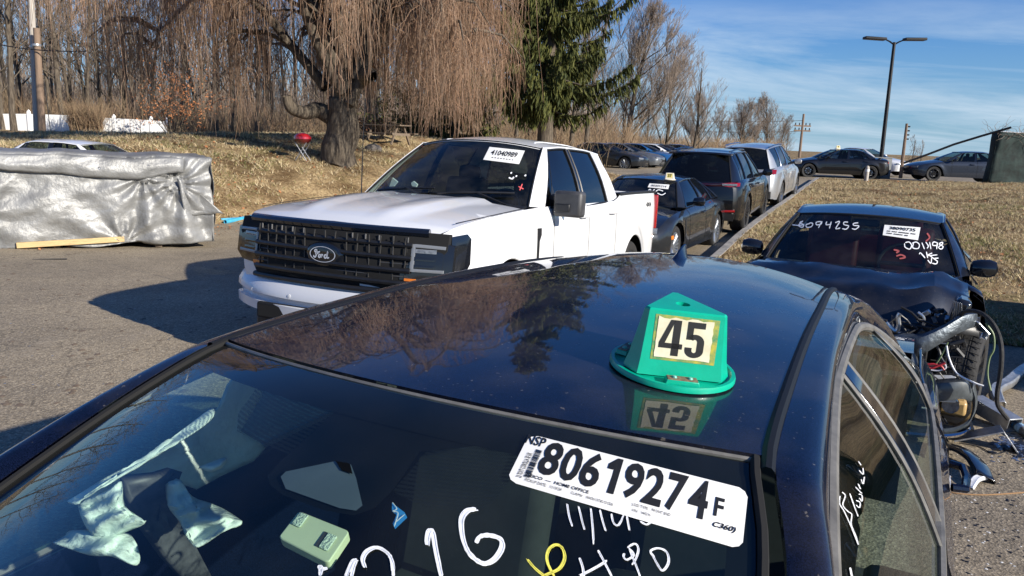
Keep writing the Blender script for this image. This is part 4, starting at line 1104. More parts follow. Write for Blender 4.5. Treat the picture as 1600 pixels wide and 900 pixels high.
    def interior(s, y0, y1, belt, wide=.6, col='seat'):
        m = MB()
        for sx in (-wide * .58, wide * .58):
            m.box((sx, y0 + .75, belt - .35), (.5, .5, .2)); m.box((sx, y0 + 1.03, belt - .05), (.48, .14, .62), Matrix.Rotation(-.2, 3, 'X')); m.box((sx, y0 + 1.12, belt + .30), (.26, .1, .17))
        m.build('front_seat', col, s.root, bevel=.05)
        MB().box((0, y1 - .45, belt - .15), (2 * wide, .16, .55), Matrix.Rotation(-.25, 3, 'X')).build('rear_seat', col, s.root, bevel=.05)
        MB().grid([[(x, y, z) for x in (-wide * 1.1, 0, wide * 1.1)] for y, z in ((y0 - .35, belt - .06), (y0 - .05, belt - .01), (y0 + .12, belt - .06), (y0 + .14, belt - .5))], flip=True).build('dashboard', 'cabin', s.root)
        w_ = MB(); c = Vector((-wide * .58 if s.P.get('lhd_neg', True) else wide * .58, y0 + .28, belt - .0)); Rm = Matrix.Rotation(radians(65), 3, 'X')
        c.x = wide * .58
        w_.tube([c + Rm @ Vector((.18 * cos(a), .18 * sin(a), 0)) for a in [2 * pi * i / 20 for i in range(21)]], .015, n=6, cap=False); w_.tube([c + Rm @ Vector((-.17, 0, 0)), c + Rm @ Vector((.17, 0, 0))], .02, n=5)
        w_.build('steering_wheel', 'black', s.root)
        MB().box((0, (y0 + y1) / 2, .45), (2 * wide + .2, y1 - y0, .05)).build('cabin_floor', 'cabin', s.root)
def sedan_params(L=4.85, W=.92, H=1.44, belt=.95, hood=.80, deck=1.05, roofx=.56, wb=2.85, fo=.95, coupe=0.0, r=.34):
    k = L / 4.85
    P = dict(L=L, W=W, wheels=(fo, fo + wb), r=r, ra=r + .055, w=[(0, W * .86), (.35, W * .96), (1.1, W), (L - 1.2, W), (L - .4, W * .97), (L, W * .87)],
             zs=[(0, hood - .14), (.35, hood - .05), (1.0, hood + .06), (1.6 * k, belt - .03), (2.6 * k, belt), (L - 1.2, belt + .04), (L - .5, deck - .06), (L, deck - .10)],
             zt=[(0, hood - .10), (.3, hood + .02), (.8, hood + .10), (1.35 * k, belt + .03), (2.5 * k, belt + .02), (L - 1.0, deck + .02), (L - .3, deck + .01), (L, deck - .03)],
             ws=[(0, W * .80), (.5, W * .87), (1.6, W * .90), (L - 1.3, W * .89), (L - .5, W * .82), (L, W * .78)])
    G = dict(wb=(W * .80, 1.50 * k, belt - .0), wbc=(1.22 * k, belt + .03), rb=(W * .70, L - .78, deck - .01), rbc=(L - .62, deck + .02),
             roofx=[(2.25 * k, roofx * .98), (2.8 * k, roofx), (3.35 * k, roofx * .97), (L - 1.33, roofx * .90)],
             roofz=[(2.25 * k, H - .095), (2.7 * k, H - .055), (3.2 * k, H - .055), (L - 1.33, H - .11)],
             crown=[(2.25 * k, .045), (3 * k, .055), (L - 1.33, .05)], bow=(.12, .14),
             beltx=[(1.4, W * .885), (2.6, W * .89), (L - .9, W * .84)], beltz=[(1.4, belt - .02), (2.6, belt + .0), (L - 1.2, belt + .05)],
             cuts=[(1.62 * k, 2.32 * k, 'glass'), (2.72 * k, 2.78 * k, 'gloss'), (2.82 * k, 2.87 * k, 'glass'), (L - 1.33, L - 1.50, 'gloss'), (L - 1.30, L - 1.47, 'glass'), (L - 1.06, L - 1.40, 'body'), (L - 1.0, L - 1.37, 'body')])
    return P, G
def suv_params(L=4.93, W=.98, H=1.70, belt=1.10, hood=1.0, roofx=.62, wb=2.9, fo=.95, r=.38, slope=.45):
    P = dict(L=L, W=W, zsill=.28, wheels=(fo, fo + wb), r=r, ra=r + .06, flare=.03, w=[(0, W * .88), (.35, W * .97), (1.1, W), (L - 1.2, W), (L - .4, W * .98), (L, W * .90)],
             zs=[(0, hood - .16), (.35, hood - .05), (1.0, hood + .04), (1.6, belt - .03), (2.6, belt), (L - .8, belt + .04), (L, belt - .02)],
             zt=[(0, hood - .12), (.3, hood + .02), (.8, hood + .08), (1.3, belt + .02), (2.5, belt), (L - .5, belt + .05), (L, belt + .03)],
             ws=[(0, W * .82), (.5, W * .88), (1.6, W * .92), (L - 1, W * .90), (L, W * .84)], y1z=[(.3, .05), (.6, 0), (1.0, .05), (1.3, .12)], plan0=.25, plan1=.16)
    yr = L - .28 - slope
    G = dict(wb=(W * .82, 1.50, belt), wbc=(1.22, belt + .03), rb=(W * .78, L - .20, belt + .0), rbc=(L - .06, belt + .0),
             roofx=[(2.15, roofx), (2.8, roofx * 1.03), (3.6, roofx * 1.02), (yr, roofx * .95)],
             roofz=[(2.15, H - .12), (2.7, H - .06), (3.5, H - .06), (yr, H - .10)], crown=[(2.15, .05), (3, .06), (yr, .05)], bow=(.12, .12),
             beltx=[(1.4, W * .91), (2.6, W * .92), (L - .4, W * .88)], beltz=[(1.4, belt - .02), (2.6, belt + .0), (L - .3, belt + .04)],
             cuts=[(1.62, 2.22, 'glass'), (2.70, 2.75, 'gloss'), (2.80, 2.84, 'glass'), (3.72, 3.66, 'gloss'), (3.78, 3.70, 'glass'), (L - .72, yr - .15, 'body'), (L - .6, yr - .05, 'body')])
    return P, G
def headlamps(c, x0, x1, z0, z1, mt='lens', off=.008, tail=False, name=None):
    L = c.P['L']
    for sd in (-1, 1):
        o = [(sd * x0, z0 + .02), (sd * lerp(x0, x1, .5), z0), (sd * x1, z0 + .02), (sd * x1, z1), (sd * lerp(x0, x1, .5), z1 - .005), (sd * x0, lerp(z0, z1, .7))]
        if sd < 0: o = o[::-1]
        c.surface_patch(o, name or ('tail_lamp' if tail else 'headlamp'), mt, off=off, end=1 if tail else 0)
def plate(c, z, end=1, mt='paper'):
    y = c.P['L'] - c.f1(z) + .012 if end else c.f0(z) - .012
    MB().box((0, y, z), (.31, .008, .155)).build('number_plate', mt, c.root)
# ================================================================== the white pickup
def build_pickup():
    root = empty('pickup_truck', (-1.387, 5.50, .012), .4232, 'white crew cab pickup with a black grille standing behind the navy sedan', 'pickup truck', pitch=-.045)
    W = 1.015
    def dome(x, y):
        k = sstep(.0, .35, y) * sstep(2.0, 1.5, y); ax = abs(x)
        wd = lerp(.42, .56, min(1, y / 1.5))
        return k * (.030 * sstep(wd + .04, wd - .01, ax) - .016 * sstep(wd * .62, wd * .56, ax)) if y < 2 else 0
    P = dict(L=5.89, W=W, zsill=.50, wheels=(.98, 4.66), r=.415, ra=.50, flare=.035, plan0=.16, plan1=.03, corner=.3,
             w=[(0, .955), (.3, 1.0), (.8, 1.0), (2, 1.0), (5.5, 1.0), (5.89, .985)],
             zs=[(0, 1.155), (.25, 1.195), (.8, 1.24), (1.5, 1.285), (1.9, 1.30), (4.05, 1.33), (4.12, 1.395), (5.89, 1.43)],
             zt=[(0, 1.18), (.2, 1.235), (.6, 1.29), (1.1, 1.33), (1.5, 1.34), (5.89, 1.42)],
             ws=[(0, .90), (.4, .935), (1.5, .945), (4.05, .955), (4.2, .965), (5.89, .955)],
             y0z=[(.4, .12), (.62, .02), (.8, -.02), (1.0, 0), (1.12, .03), (1.2, .08)], y1z=[(.4, .0), (1.5, .0)],
             prof=[(0, .975), (.1, .992), (.35, 1.0), (.6, .998), (.78, .992), (.92, .978), (1, None)], dome=dome, open_tail=False)
    c = Car(root, P, 'white')
    c.build_body(top_skip=(1.46, 5.86), nside=14, ntop=12)
    belt = 1.30
    G = dict(wb=(.885, 1.67, 1.295), wbc=(1.42, 1.335), rb=(.80, 4.13, 1.36), rbc=(4.16, 1.36),
             roofx=[(2.42, .685), (2.8, .705), (3.4, .705), (4.02, .69)], roofz=[(2.42, 1.835), (2.8, 1.865), (3.4, 1.87), (4.02, 1.845)],
             crown=[(2.42, .06), (2.9, .085), (3.6, .085), (4.02, .07)], bow=(.13, .03),
             beltx=[(1.7, .945), (2.9, .955), (4.1, .955)], beltz=[(1.7, 1.285), (2.2, 1.275), (3.9, 1.335), (4.15, 1.40)],
             cuts=[(1.87, 2.47, 'glass'), (2.87, 2.92, 'gloss'), (2.97, 3.0, 'glass'), (3.72, 3.70, 'body'), (4.06, 3.98, 'body')])
    c.greenhouse(G, glass_side='truckside', glass_front='truckscreen', glass_rear='glassdk', trim='black', bulge=.022)
    for sd in (-1, 1):                      # roof gutters pressed in the roof
        MB().tube([(sd * .50, y, keys(G['roofz'])(y) + .045) for y in frange(2.6, 3.9, .1)], .006, n=5).build('roof_rib', 'white', root)
    c.interior(1.85, 4.0, 1.26, .70, 'seat')
    # side pillar between belt and door glass, hood edges, gaps
    c.doors((2.02, 3.02, 3.98), .52, slant=.0, handles=(2.82, 3.82), hz=.0, hm='white')
    for sd in (-1, 1):
        MB().tube([c.side_pt[sd](lerp(1.96, 2.05, t), lerp(2.46, 2.5, t), t, .002) for t in (0, .25, .5, .75, 1)], .0035, n=4).build('panel_gap', 'seam', root)
        MB().tube([Vector((sd * x, y, z)) for x, y, z in ((.90, .30, 1.208), (.925, .6, 1.235), (.935, 1.0, 1.265), (.935, 1.45, 1.295), (.90, 1.56, 1.31))], .0035, n=4).build('bonnet_gap', 'seam', root)
        # sculpted line below the bonnet
        MB().tube([c.S(y, lerp(1.12, 1.17, (y - .4) / 1.5), sd, .0) for y in frange(.45, 1.95, .1)], .004, n=5).build('wing_crease', 'white', root)
    # bed: rail caps, inner walls, tailgate
    for sd in (-1, 1):
        MB().grid([[(sd * .968, y, P['zs'][-2][1] * 0 + c.zs(y) - .012), (sd * .965, y, c.zs(y) + .018), (sd * .86, y, c.zs(y) + .016), (sd * .855, y, c.zs(y) - .02)] for y in frange(4.16, 5.86, .15)], flip=sd < 0).build('bed_rail_cap', 'black', root)
        MB().grid([[(sd * .86, y, z) for z in (1.40, .85)] for y in (4.16, 5.84)], flip=sd < 0).build('bed_inner_wall', 'white', root)
    MB().grid([[(x, y, .85) for x in (-.86, .86)] for y in (4.16, 5.84)], flip=True).build('bed_floor', 'dkgrey', root)
    MB().box((0, 5.84, 1.13), (1.72, .07, .56)).build('tailgate', 'white', root, bevel=.01)
    MB().box((0, 4.135, 1.15), (1.90, .04, .42)).build('cab_back_wall', 'white', root)
    for sd in (-1, 1):
        o = MB(); o.box((sd * .955, 5.865, 1.16), (.10, .06, .46)); o.build('tail_lamp', 'red', root, bevel=.012)
    # cowl with wipers
    MB().grid([[Vector(c.wsp(1.0, t)) + Vector((0, dy, dz)) for t in [i / 8 for i in range(-8, 9)]] for dy, dz in ((-.16, -.012), (-.04, -.006), (.04, .0))]).build('cowl', 'black', root)
    for (a, b) in (((-.62, .96), (.02, .90)), ((.08, .97), (.72, .86))):
        w_ = MB(); p = [c.wsp(lerp(a[1], b[1], q), lerp(a[0], b[0], q) / .85, .022) for q in [i / 6 for i in range(7)]]
        w_.tube(p, .011, n=5); w_.tube([c.wsp(1.02, b[0] / .85 - .05, .01), c.wsp(.93, lerp(a[0], b[0], .55) / .85, .035)], .009, n=5); w_.build('wiper', 'black', root)
    # ---- grille: dark surround, bars, ribs, oval badge
    def rect(x0, z0, x1, z1, k=0): return [(x0, z0), (lerp(x0, x1, .25), z0), (lerp(x0, x1, .5), z0), (lerp(x0, x1, .75), z0), (x1, z0), (x1, lerp(z0, z1, .5)), (x1, z1), (lerp(x0, x1, .75), z1), (lerp(x0, x1, .5), z1), (lerp(x0, x1, .25), z1), (x0, z1), (x0, lerp(z0, z1, .5))]
    c.surface_patch([(-.94, 1.02), (-.70, .70), (0, .68), (.70, .70), (.94, 1.02), (.94, 1.135), (.66, 1.14), (.60, 1.155), (0, 1.165), (-.60, 1.155), (-.66, 1.14), (-.94, 1.135)], 'grille_recess', 'seam', off=.02, end=0)
    def bar(z, x0, x1, r, mt, off, name='grille_bar', zk=0, flat=1.0, par=None):
        pts = []
        for i in range(25):
            x = lerp(x0, x1, i / 24); k = min(1.1, abs(x) / W); pts.append((x, P['plan0'] * k**2.6 + c.f0(z) - off, z + zk * abs(x)))
        return MB().tube(pts, r, n=8, flat=flat).build(name, mt, par or root)
    bar(1.135, -.80, .80, .032, 'gloss', .012, 'grille_top_bar')
    for z in (1.045, .955, .865, .775): bar(z, -.70, .70, .020, 'black', .02)
    for z in (1.0, .91, .82): bar(z, -.68, .68, .006, 'dkgrey', .008, 'grille_mesh_line')
    for i in range(13):
        x = -.66 + i * .11
        if abs(x) < .16: continue
        k = abs(x) / W; y = P['plan0'] * k**2.6
        MB().tube([(x, y - .004, 1.10), (x, y - .012, .95), (x, y - .004, .74)], .008, n=5).build('grille_rib', 'dkgrey', root)
    for i in range(15):
        x = -.66 + i * .0943; k = abs(x) / W; y = P['plan0'] * k**2.6
        for (za, zb_) in ((1.10, 1.05), (1.03, .965), (.94, .875), (.85, .785)):
            if abs(x) < .17 and .83 < za < 1.04: continue
            MB().tube([(x, y - .030, za), (x + .004 * (1 if i % 2 else -1), y - .034, zb_)], .0045, n=4).build('grille_rib', 'greymesh', root)
    bar(.70, -.74, .74, .022, 'black', .012, 'grille_lower_bar')
    # badge
    bd = MB().lathe([(.001, -.034), (.125, -.034), (.150, -.028), (.165, -.012), (.165, .03)], c=(0, -.018, .925), axis='y', n=36)
    bd.v = [(x * 1.02, y, .925 + (z - .925) * .56) for x, y, z in bd.v]; bgo = bd.build('badge', 'gloss', root)
    ov = MB(); ov.lathe([(.108, -.040), (.116, -.040)], c=(0, -.018, 0), axis='y', n=40); ov.v = [(x, y, .925 + z * .50) for x, y, z in ov.v]; ov.build('badge_ring', 'badgewhite', bgo)
    def script(strokes, wd=.011):
        m = MB()
        for st in strokes:
            v, f = stroke2d(smooth2d(st, 4), wd); m.add([(x, -.060, .925 + z) for x, z in v], f)
        return m.build('badge_lettering', 'badgewhite', bgo, smooth=False)
    script([[(-.045, .026), (-.062, .030), (-.068, .018), (-.052, .012), (-.02, .018)], [(-.046, .022), (-.052, .0), (-.060, -.022), (-.074, -.024), (-.078, -.012)], [(-.064, .001), (-.034, .004)]])
    script([[(-.028, -.004), (-.034, -.018), (-.024, -.024), (-.014, -.012), (-.022, -.002), (-.028, -.006)], [(-.012, .0), (-.006, -.004), (-.008, -.022), (-.002, -.006), (.008, .0)]])
    script([[(.040, -.002), (.028, .0), (.018, -.012), (.024, -.024), (.036, -.018), (.050, .026), (.043, -.014), (.050, -.022), (.062, -.016)]])
    # ---- headlamps wrapping the corner
    for sd in (-1, 1):
        o = [(sd * .62, .80), (sd * .76, .79), (sd * .90, .80), (sd * .985, .86), (sd * .985, 1.05), (sd * .90, 1.085), (sd * .76, 1.095), (sd * .62, 1.10)]
        if sd < 0: o = o[::-1]
        hl = c.surface_patch(o, 'headlamp', 'lensdk', off=.012, end=0)
        o2 = [(sd * .70, .86), (sd * .88, .86), (sd * .92, .90), (sd * .92, 1.02), (sd * .88, 1.05), (sd * .70, 1.05)]
        if sd < 0: o2 = o2[::-1]
        c.surface_patch(o2, 'lamp_unit', 'lensdk', off=.016, end=0, parent=hl)
        for zz in (.90, .955, 1.01): c.surface_patch([(sd * .72, zz - .014), (sd * .87, zz - .014), (sd * .87, zz + .014), (sd * .72, zz + .014)][::sd], 'lamp_reflector', 'lens' if zz > 1 else 'lensdk', off=.020, end=0, parent=hl)
        for pl_ in ([(.72, 1.035), (.93, 1.03), (.93, 1.052), (.72, 1.058)], [(.72, .862), (.93, .865), (.93, .886), (.72, .884)], [(.695, .865), (.722, .862), (.722, 1.058), (.695, 1.055)]):
            c.surface_patch([(sd * x, z) for x, z in pl_][::sd], 'light_strip', 'striplens', off=.022, end=0, parent=hl)
        c.surface_patch([(sd * .66, .785), (sd * .74, .785), (sd * .74, .812), (sd * .66, .812)][::sd], 'indicator', 'orange', off=.02, end=0)
        c.surface_patch([(y, z) for y, z in ((.02, .82), (.20, .85), (.27, .92), (.28, 1.10), (.22, 1.135), (.02, 1.12))], 'headlamp_side', 'gloss', sd=sd, off=.012)
        c.surface_patch([(y, z) for y, z in ((.04, .88), (.17, .90), (.20, 1.05), (.04, 1.06))], 'headlamp_side_lens', 'lensdk', sd=sd, off=.018)
    # ---- bumper
    bp = MB(); rows = []
    sect = [(.645, .10), (.655, .02), (.60, -.025), (.56, -.03), (.545, .01), (.50, .012), (.49, -.035), (.43, -.03), (.40, .06)]
    xs = [i / 14 for i in range(-14, 15)]
    for (z, dy) in sect:
        rows.append([(x * 1.0, -.03 + dy + .22 * abs(x)**3.2, z + .03 * abs(x)**3) for x in xs])
    bp.grid(rows).build('front_bumper', mat('bumper white', (.66, .67, .69), .35, coat=.5), root, solid=-.01)
    for sd in (-1, 1):
        MB().grid([[(sd * x, y, z) for x, y, z in ((1.0, .19, z + .03), (1.03, .30, z + .03), (1.03, .46, z + .03))] for z in (.645, .60, .53, .43)], flip=sd > 0).build('bumper_corner', 'white', root)
    MB().box((0, -.035, .44), (1.25, .05, .13)).build('bumper_intake', 'seam', root, bevel=.02)
    for x in (-.72, -.3, .3, .72): MB().lathe([(.001, -.008), (.018, -.006), (.022, .0), (.022, .02)], c=(x, -.062 + .22 * abs(x)**3.2, .575), axis='y', n=14).build('parking_sensor', 'white', root)
    MB().box((0, .02, .34), (1.3, .10, .10)).build('air_dam', 'black', root, bevel=.02)
    # ---- big towing mirrors
    for sd in (1,):
        a = MB().tube([(sd * .93, 2.10, 1.36), (sd * 1.06, 2.03, 1.36)], [.055, .05], n=8).tube([(sd * .93, 2.12, 1.27), (sd * 1.05, 2.09, 1.29)], [.035, .035], n=8).build('door_mirror', 'black', root)
        h = MB(); h.add(*_rbox((sd * 1.13, 2.02, 1.335), (.27, .15, .235))); h.build('mirror_shell', 'dkgrey', a, bevel=.03)
        MB().box((sd * 1.09, 1.94, 1.30), (.14, .02, .07)).build('mirror_step', 'black', a, bevel=.008)
    # black sail plate at the base of the pillar, vent badge on the wing, tape rag under the mirror
    for sd in (-1, 1):
        MB().add([c.side_pt[sd](y, yt, t, .006) for y, yt, t in ((1.98, 2.5, .62), (1.98, 2.5, 1.0), (2.20, 2.6, 1.0))], [(0, 1, 2)]).build('mirror_mount', 'black', root, solid=.004, smooth=False)
        c.surface_patch([(1.62, 1.12), (1.70, 1.12), (1.70, 1.06), (1.655, 1.06), (1.655, .84), (1.62, .84)], 'wing_vent', 'black', sd=sd, off=.01)
        c.surface_patch([(2.15, 1.262), (2.38, 1.262), (2.36, 1.22), (2.28, 1.20), (2.26, 1.17), (2.22, 1.20)], 'torn_tape', mat('blue tape', (.10, .15, .22), .6), sd=sd, off=.006)
        for k, (y, z) in enumerate(()): pass
    # 4x4 on the bed side
    for sd in (1,):
        v, f = text2d('4X4', (0, 0, 1, 1), .04, .15)
        MB().add([c.S(5.30 + .26 * u, 1.24 + .055 * q, 1, .003) for u, q in v], f).build('bed_lettering', 'ink', root, smooth=False)
    c.wheels('rimdark', 6, .27)
    # arch lips
    for yc in P['wheels']:
        for sd in (-1, 1):
            MB().tube([c.S(yc + P['ra'] * 1.01 * cos(a), P['r'] + P['ra'] * 1.01 * sin(a), sd, .004) for a in [pi * i / 20 for i in range(1, 20)]], .012, n=6).build('arch_lip', 'white', root)
    MB().tube([(-.80, 1.52, 1.32), (-.80, 1.53, 1.9), (-.795, 1.54, 2.2)], [.006, .004, .003], n=5).build('antenna', 'black', root)
    # ---- label, window paint
    sf = Surf(root, [c.ws_obj])
    q = quadmap([(765, 230), (820, 236), (811, 257), (755, 250)])
    ps, fs = sf.lay([q(i / 6, j / 3) for j in range(4) for i in range(7)], [(j * 7 + i, j * 7 + i + 1, (j + 1) * 7 + i + 1, (j + 1) * 7 + i) for j in range(3) for i in range(6)], .004)
    lb = MB().add(ps, fs).build('number_label', 'paper', root, smooth=False)
    def put(s_, box, b=.02):
        v, f = text2d(s_, box, b); ps, f = sf.lay([q(*p) for p in v], f, .007); MB().add(ps, f).build('lettering', 'ink', lb, smooth=False)
    put('41040989', (.12, .42, .85, .80), .02); put('- - - - - - - -', (.2, .2, .8, .26))
    def brush(strokes, w, mt):
        for st in strokes:
            m = MB(); v, f = stroke2d(smooth2d(st), w); ps, f = sf.lay(v, f, .005); m.add(ps, f); m.build('window_paint', mt, root, smooth=False)
    brush([[(634, 228), (638, 226), (637, 231)], [(640, 230), (645, 226), (644, 231)], [(647, 228), (653, 227)], [(655, 226), (660, 229), (658, 225)], [(625, 240), (630, 243), (636, 237)], [(630, 237), (630, 245)]], 1.3, 'chalkr')
    brush([[(795, 278), (800, 280), (803, 277)]], 2.2, 'chalk'); brush([[(810, 292), (818, 296)], [(816, 288), (812, 298)]], 1.5, 'chalkr')
    for x, y in ((798, 270), (806, 275), (820, 274), (841, 283), (846, 279), (782, 302)): brush([[(x, y), (x + 1.5, y + 1.5)]], 3, 'chalk')
    return root, c
def _rbox(c, d):
    m = MB().box(c, d); return m.v, m.f
M['greymesh'] = mat('grey grille plastic', (.045, .043, .04), .45)
M['striplens'] = mat('frosted light strip', (.20, .21, .22), .25, coat=.5)
M['badgewhite'] = mat('satin silver print', (.62, .64, .66), .4)
M['truckside'] = glass('cab side glass', (.14, .16, .17), .5, (.008, .009, .010), ior=2.0)
M['truckscreen'] = glass('cab windscreen', (.72, .84, .82), .07, (.015, .02, .022), film=.08)
pickup, pickup_car = build_pickup()
def cabin_cloth():
    # pale deflated airbag and a visor card seen through the cab windscreen
    Mi = root_matrix(pickup).inverted(); o_ = Mi @ Vector((0, 0, CAM_H))
    for nm, Y, px in (('deflated_airbag', 2.15, [(593, 292), (597, 282), (603, 276), (611, 276), (621, 284), (615, 291), (604, 292)]), ('deflated_airbag', 2.2, [(642, 286), (646, 283), (652, 288), (650, 292), (644, 291)]), ('grab_handle_card', 2.3, [(604, 270), (622, 257), (627, 261), (616, 271), (606, 275)])):
        vs = []
        for x, y in px:
            d = Mi.to_3x3() @ ray_px(x, y); vs.append(o_ + d * ((Y - o_.y) / d.y))
        MB().add(vs, [tuple(range(len(vs)))]).build(nm, 'airbagp', pickup, smooth=False, solid=.02)
M['airbagp'] = mat('pale cloth', (.72, .74, .70), .8)
cabin_cloth()
# ================================================================== row parked along the kerb
def place(label, cat, nose, yaw, z, facing=True, L=4.8, pitch=0.0, group=None, name='parked_car'):
    """facing: nose towards the camera; otherwise 'nose' is where its tail stands"""
    if facing: return empty(name, (nose[0], nose[1], z), yaw, label, cat, group, pitch=pitch)
    D = Vector((sin(yaw), cos(yaw))); p = Vector(nose) + D * L
    return empty(name, (p.x, p.y, z + L * sin(pitch)), yaw + pi, label, cat, group, pitch=-pitch)
def low_sedan():
    L = 5.05
    root = place('low graphite fastback sedan with a white number hat on its roof, right behind the pickup', 'car', (1.338, 11.70), .468, -.137, group='vehicles parked along the kerb')
    P, G = sedan_params(L=L, W=.955, H=1.42, belt=.93, hood=.78, deck=1.02, wb=2.95, fo=.95, roofx=.57, r=.345)
    P['zs'] = [(0, .60), (.35, .72), (1.0, .86), (1.7, .90), (2.7, .93), (3.6, .97), (4.5, .93), (L, .86)]
    P['zt'] = [(0, .64), (.3, .70), (.8, .80), (1.45, .93), (2.5, .95), (4.2, 1.0), (L - .2, .98), (L, .92)]
    G['rb'] = (.68, L - .55, .97); G['rbc'] = (L - .40, .99)
    G['roofx'] = [(2.15, .56), (2.7, .58), (3.3, .56), (3.95, .50)]; G['roofz'] = [(2.15, 1.315), (2.6, 1.365), (3.1, 1.365), (3.95, 1.27)]; G['crown'] = [(2.15, .045), (3, .055), (3.95, .05)]
    G['cuts'] = [(1.72, 2.22, 'glass'), (2.85, 2.80, 'gloss'), (2.90, 2.84, 'glass'), (3.75, 3.55, 'gloss'), (3.79, 3.58, 'glass'), (4.25, 3.85, 'body'), (4.4, 3.95, 'body')]
    c = Car(root, P, 'graphite'); c.build_body(top_skip=(1.42, 4.4)); c.greenhouse(G, glass_side='sideglass', glass_front='truckscreen', trim='gloss')
    c.interior(1.8, 4.0, .93, .58); c.doors((1.75, 2.88, 3.82), slant=.05, handles=(2.65, 3.65)); c.wheels('rim', 10, .27, twin=True); c.mirrors(1.88, 1.0, 'gloss', 1.0)
    headlamps(c, .52, .82, .60, .70, 'lens'); c.surface_patch([(-.45, .25), (.45, .25), (.5, .42), (-.5, .42)], 'front_intake', 'seam', off=.008, end=0)
    c.surface_patch([(.55, .50), (.68, .50), (.68, .56), (.55, .56)], 'side_marker', 'orange', sd=1, off=.006)
    c.surface_patch([(1.42, .74), (1.50, .76), (1.50, .56), (1.44, .50)], 'wing_vent', 'black', sd=1, off=.006)
    sf = Surf(root, [c.ws_obj]); q = quadmap([(1015, 287), (1046, 289), (1044, 296), (1012, 293)])
    ps, fs = sf.lay([q(0, 0), q(.5, 0), q(1, 0), q(1, 1), q(.5, 1), q(0, 1)], [(0, 1, 4, 5), (1, 2, 3, 4)], .006); MB().add(ps, fs).build('number_label', 'paper', root, smooth=False)
    v, f = text2d('00305214', (.12, .25, .88, .75), .01); ps, f = sf.lay([q(*p) for p in v], f, .009); MB().add(ps, f).build('lettering', 'dkgrey', root, smooth=False)
    for st in ([(1012, 299), (1016, 296), (1018, 300), (1023, 296)], [(1024, 300), (1029, 297), (1036, 299)], [(1027, 302), (1034, 305), (1040, 302)]):
        v, f = stroke2d(smooth2d(st), 1.2); ps, f = sf.lay(v, f, .006); MB().add(ps, f).build('window_paint', 'chalk', root, smooth=False)
    return root, c
M['sideglass'] = glass('sky reflecting side glass', (.2, .23, .24), .5, (.01, .012, .014), ior=2.2)
low, low_c = low_sedan()
rf = [o for o in root_children(low) if o.name.startswith('roof') and not o.name.startswith(('roof_'))]
sfr = Surf(low, rf); p_ = sfr.px(1046, 281, 0) or Vector((.3, 2.6, 1.40)); wp = root_matrix(low) @ p_
hat('white car top hat with a yellow number 37 card on the graphite sedan roof', 'whiteplastic', '37', wp, .2, detail=False, scale=1.0)
def dark_suv():
    L = 4.93
    root = place('black coupe like SUV seen from behind, thin red light bar, parked along the kerb', 'SUV', (3.574, 15.6), .436, .041, False, L, .028, group='vehicles parked along the kerb')
    P, G = suv_params(L=L, W=.985, H=1.69, belt=1.06, slope=.50)
    c = Car(root, P, 'carblack'); c.build_body(top_skip=(1.35, L - .25)); c.greenhouse(G, glass_side='sideglass', glass_front='glassmid', trim='gloss')
    c.interior(1.7, 4.3, 1.05, .62); c.doors((1.72, 2.78, 3.74), handles=(2.55, 3.5)); c.wheels('rimdark', 10, .30, twin=True); c.mirrors(1.85, 1.12, 'gloss', 1.05)
    c.surface_patch([(-.86, 1.00), (-.4, .985), (0, .98), (.4, .985), (.86, 1.00), (.86, 1.06), (.4, 1.045), (0, 1.04), (-.4, 1.045), (-.86, 1.06)], 'light_bar', mat('dark red light bar', (.03, .003, .005), .1, coat=1), off=.012, end=1)
    headlamps(c, .56, .93, .985, 1.075, 'red', tail=True)
    for sd in (-1, 1):
        c.surface_patch([(sd * .60, 1.01), (sd * .88, 1.01), (sd * .88, 1.05), (sd * .60, 1.05)][::sd], 'lamp_strip', 'lens', off=.014, end=1)
        c.surface_patch([(sd * .55, .47), (sd * .88, .49), (sd * .88, .53), (sd * .55, .51)][::sd], 'reflector', 'red', off=.012, end=1)
        MB().tube([(sd * .58, y, 1.655 + .03 * sin((y - 2.3) / 2 * pi)) for y in frange(2.4, 4.2, .12)], .016, n=6).build('roof_rail', 'gloss', root)
        MB().lathe([(.05, -.04), (.055, .0), (.042, .01), (.04, -.05)], c=(sd * .62, L - .05, .36), axis='y', n=16).build('exhaust_tip', 'chrome', root)
    c.surface_patch([(-.85, .30), (.85, .30), (.88, .45), (.4, .48), (-.4, .48), (-.88, .45)], 'rear_diffuser', 'black', off=.014, end=1)
    MB().grid([[(x, y, z - .05 * abs(x)**2) for x in (-.66, -.33, 0, .33, .66)] for y, z in ((L - .85, 1.66), (L - .66, 1.64), (L - .62, 1.615))]).build('roof_spoiler', 'gloss', root, solid=-.02)
    return root
dark_suv()
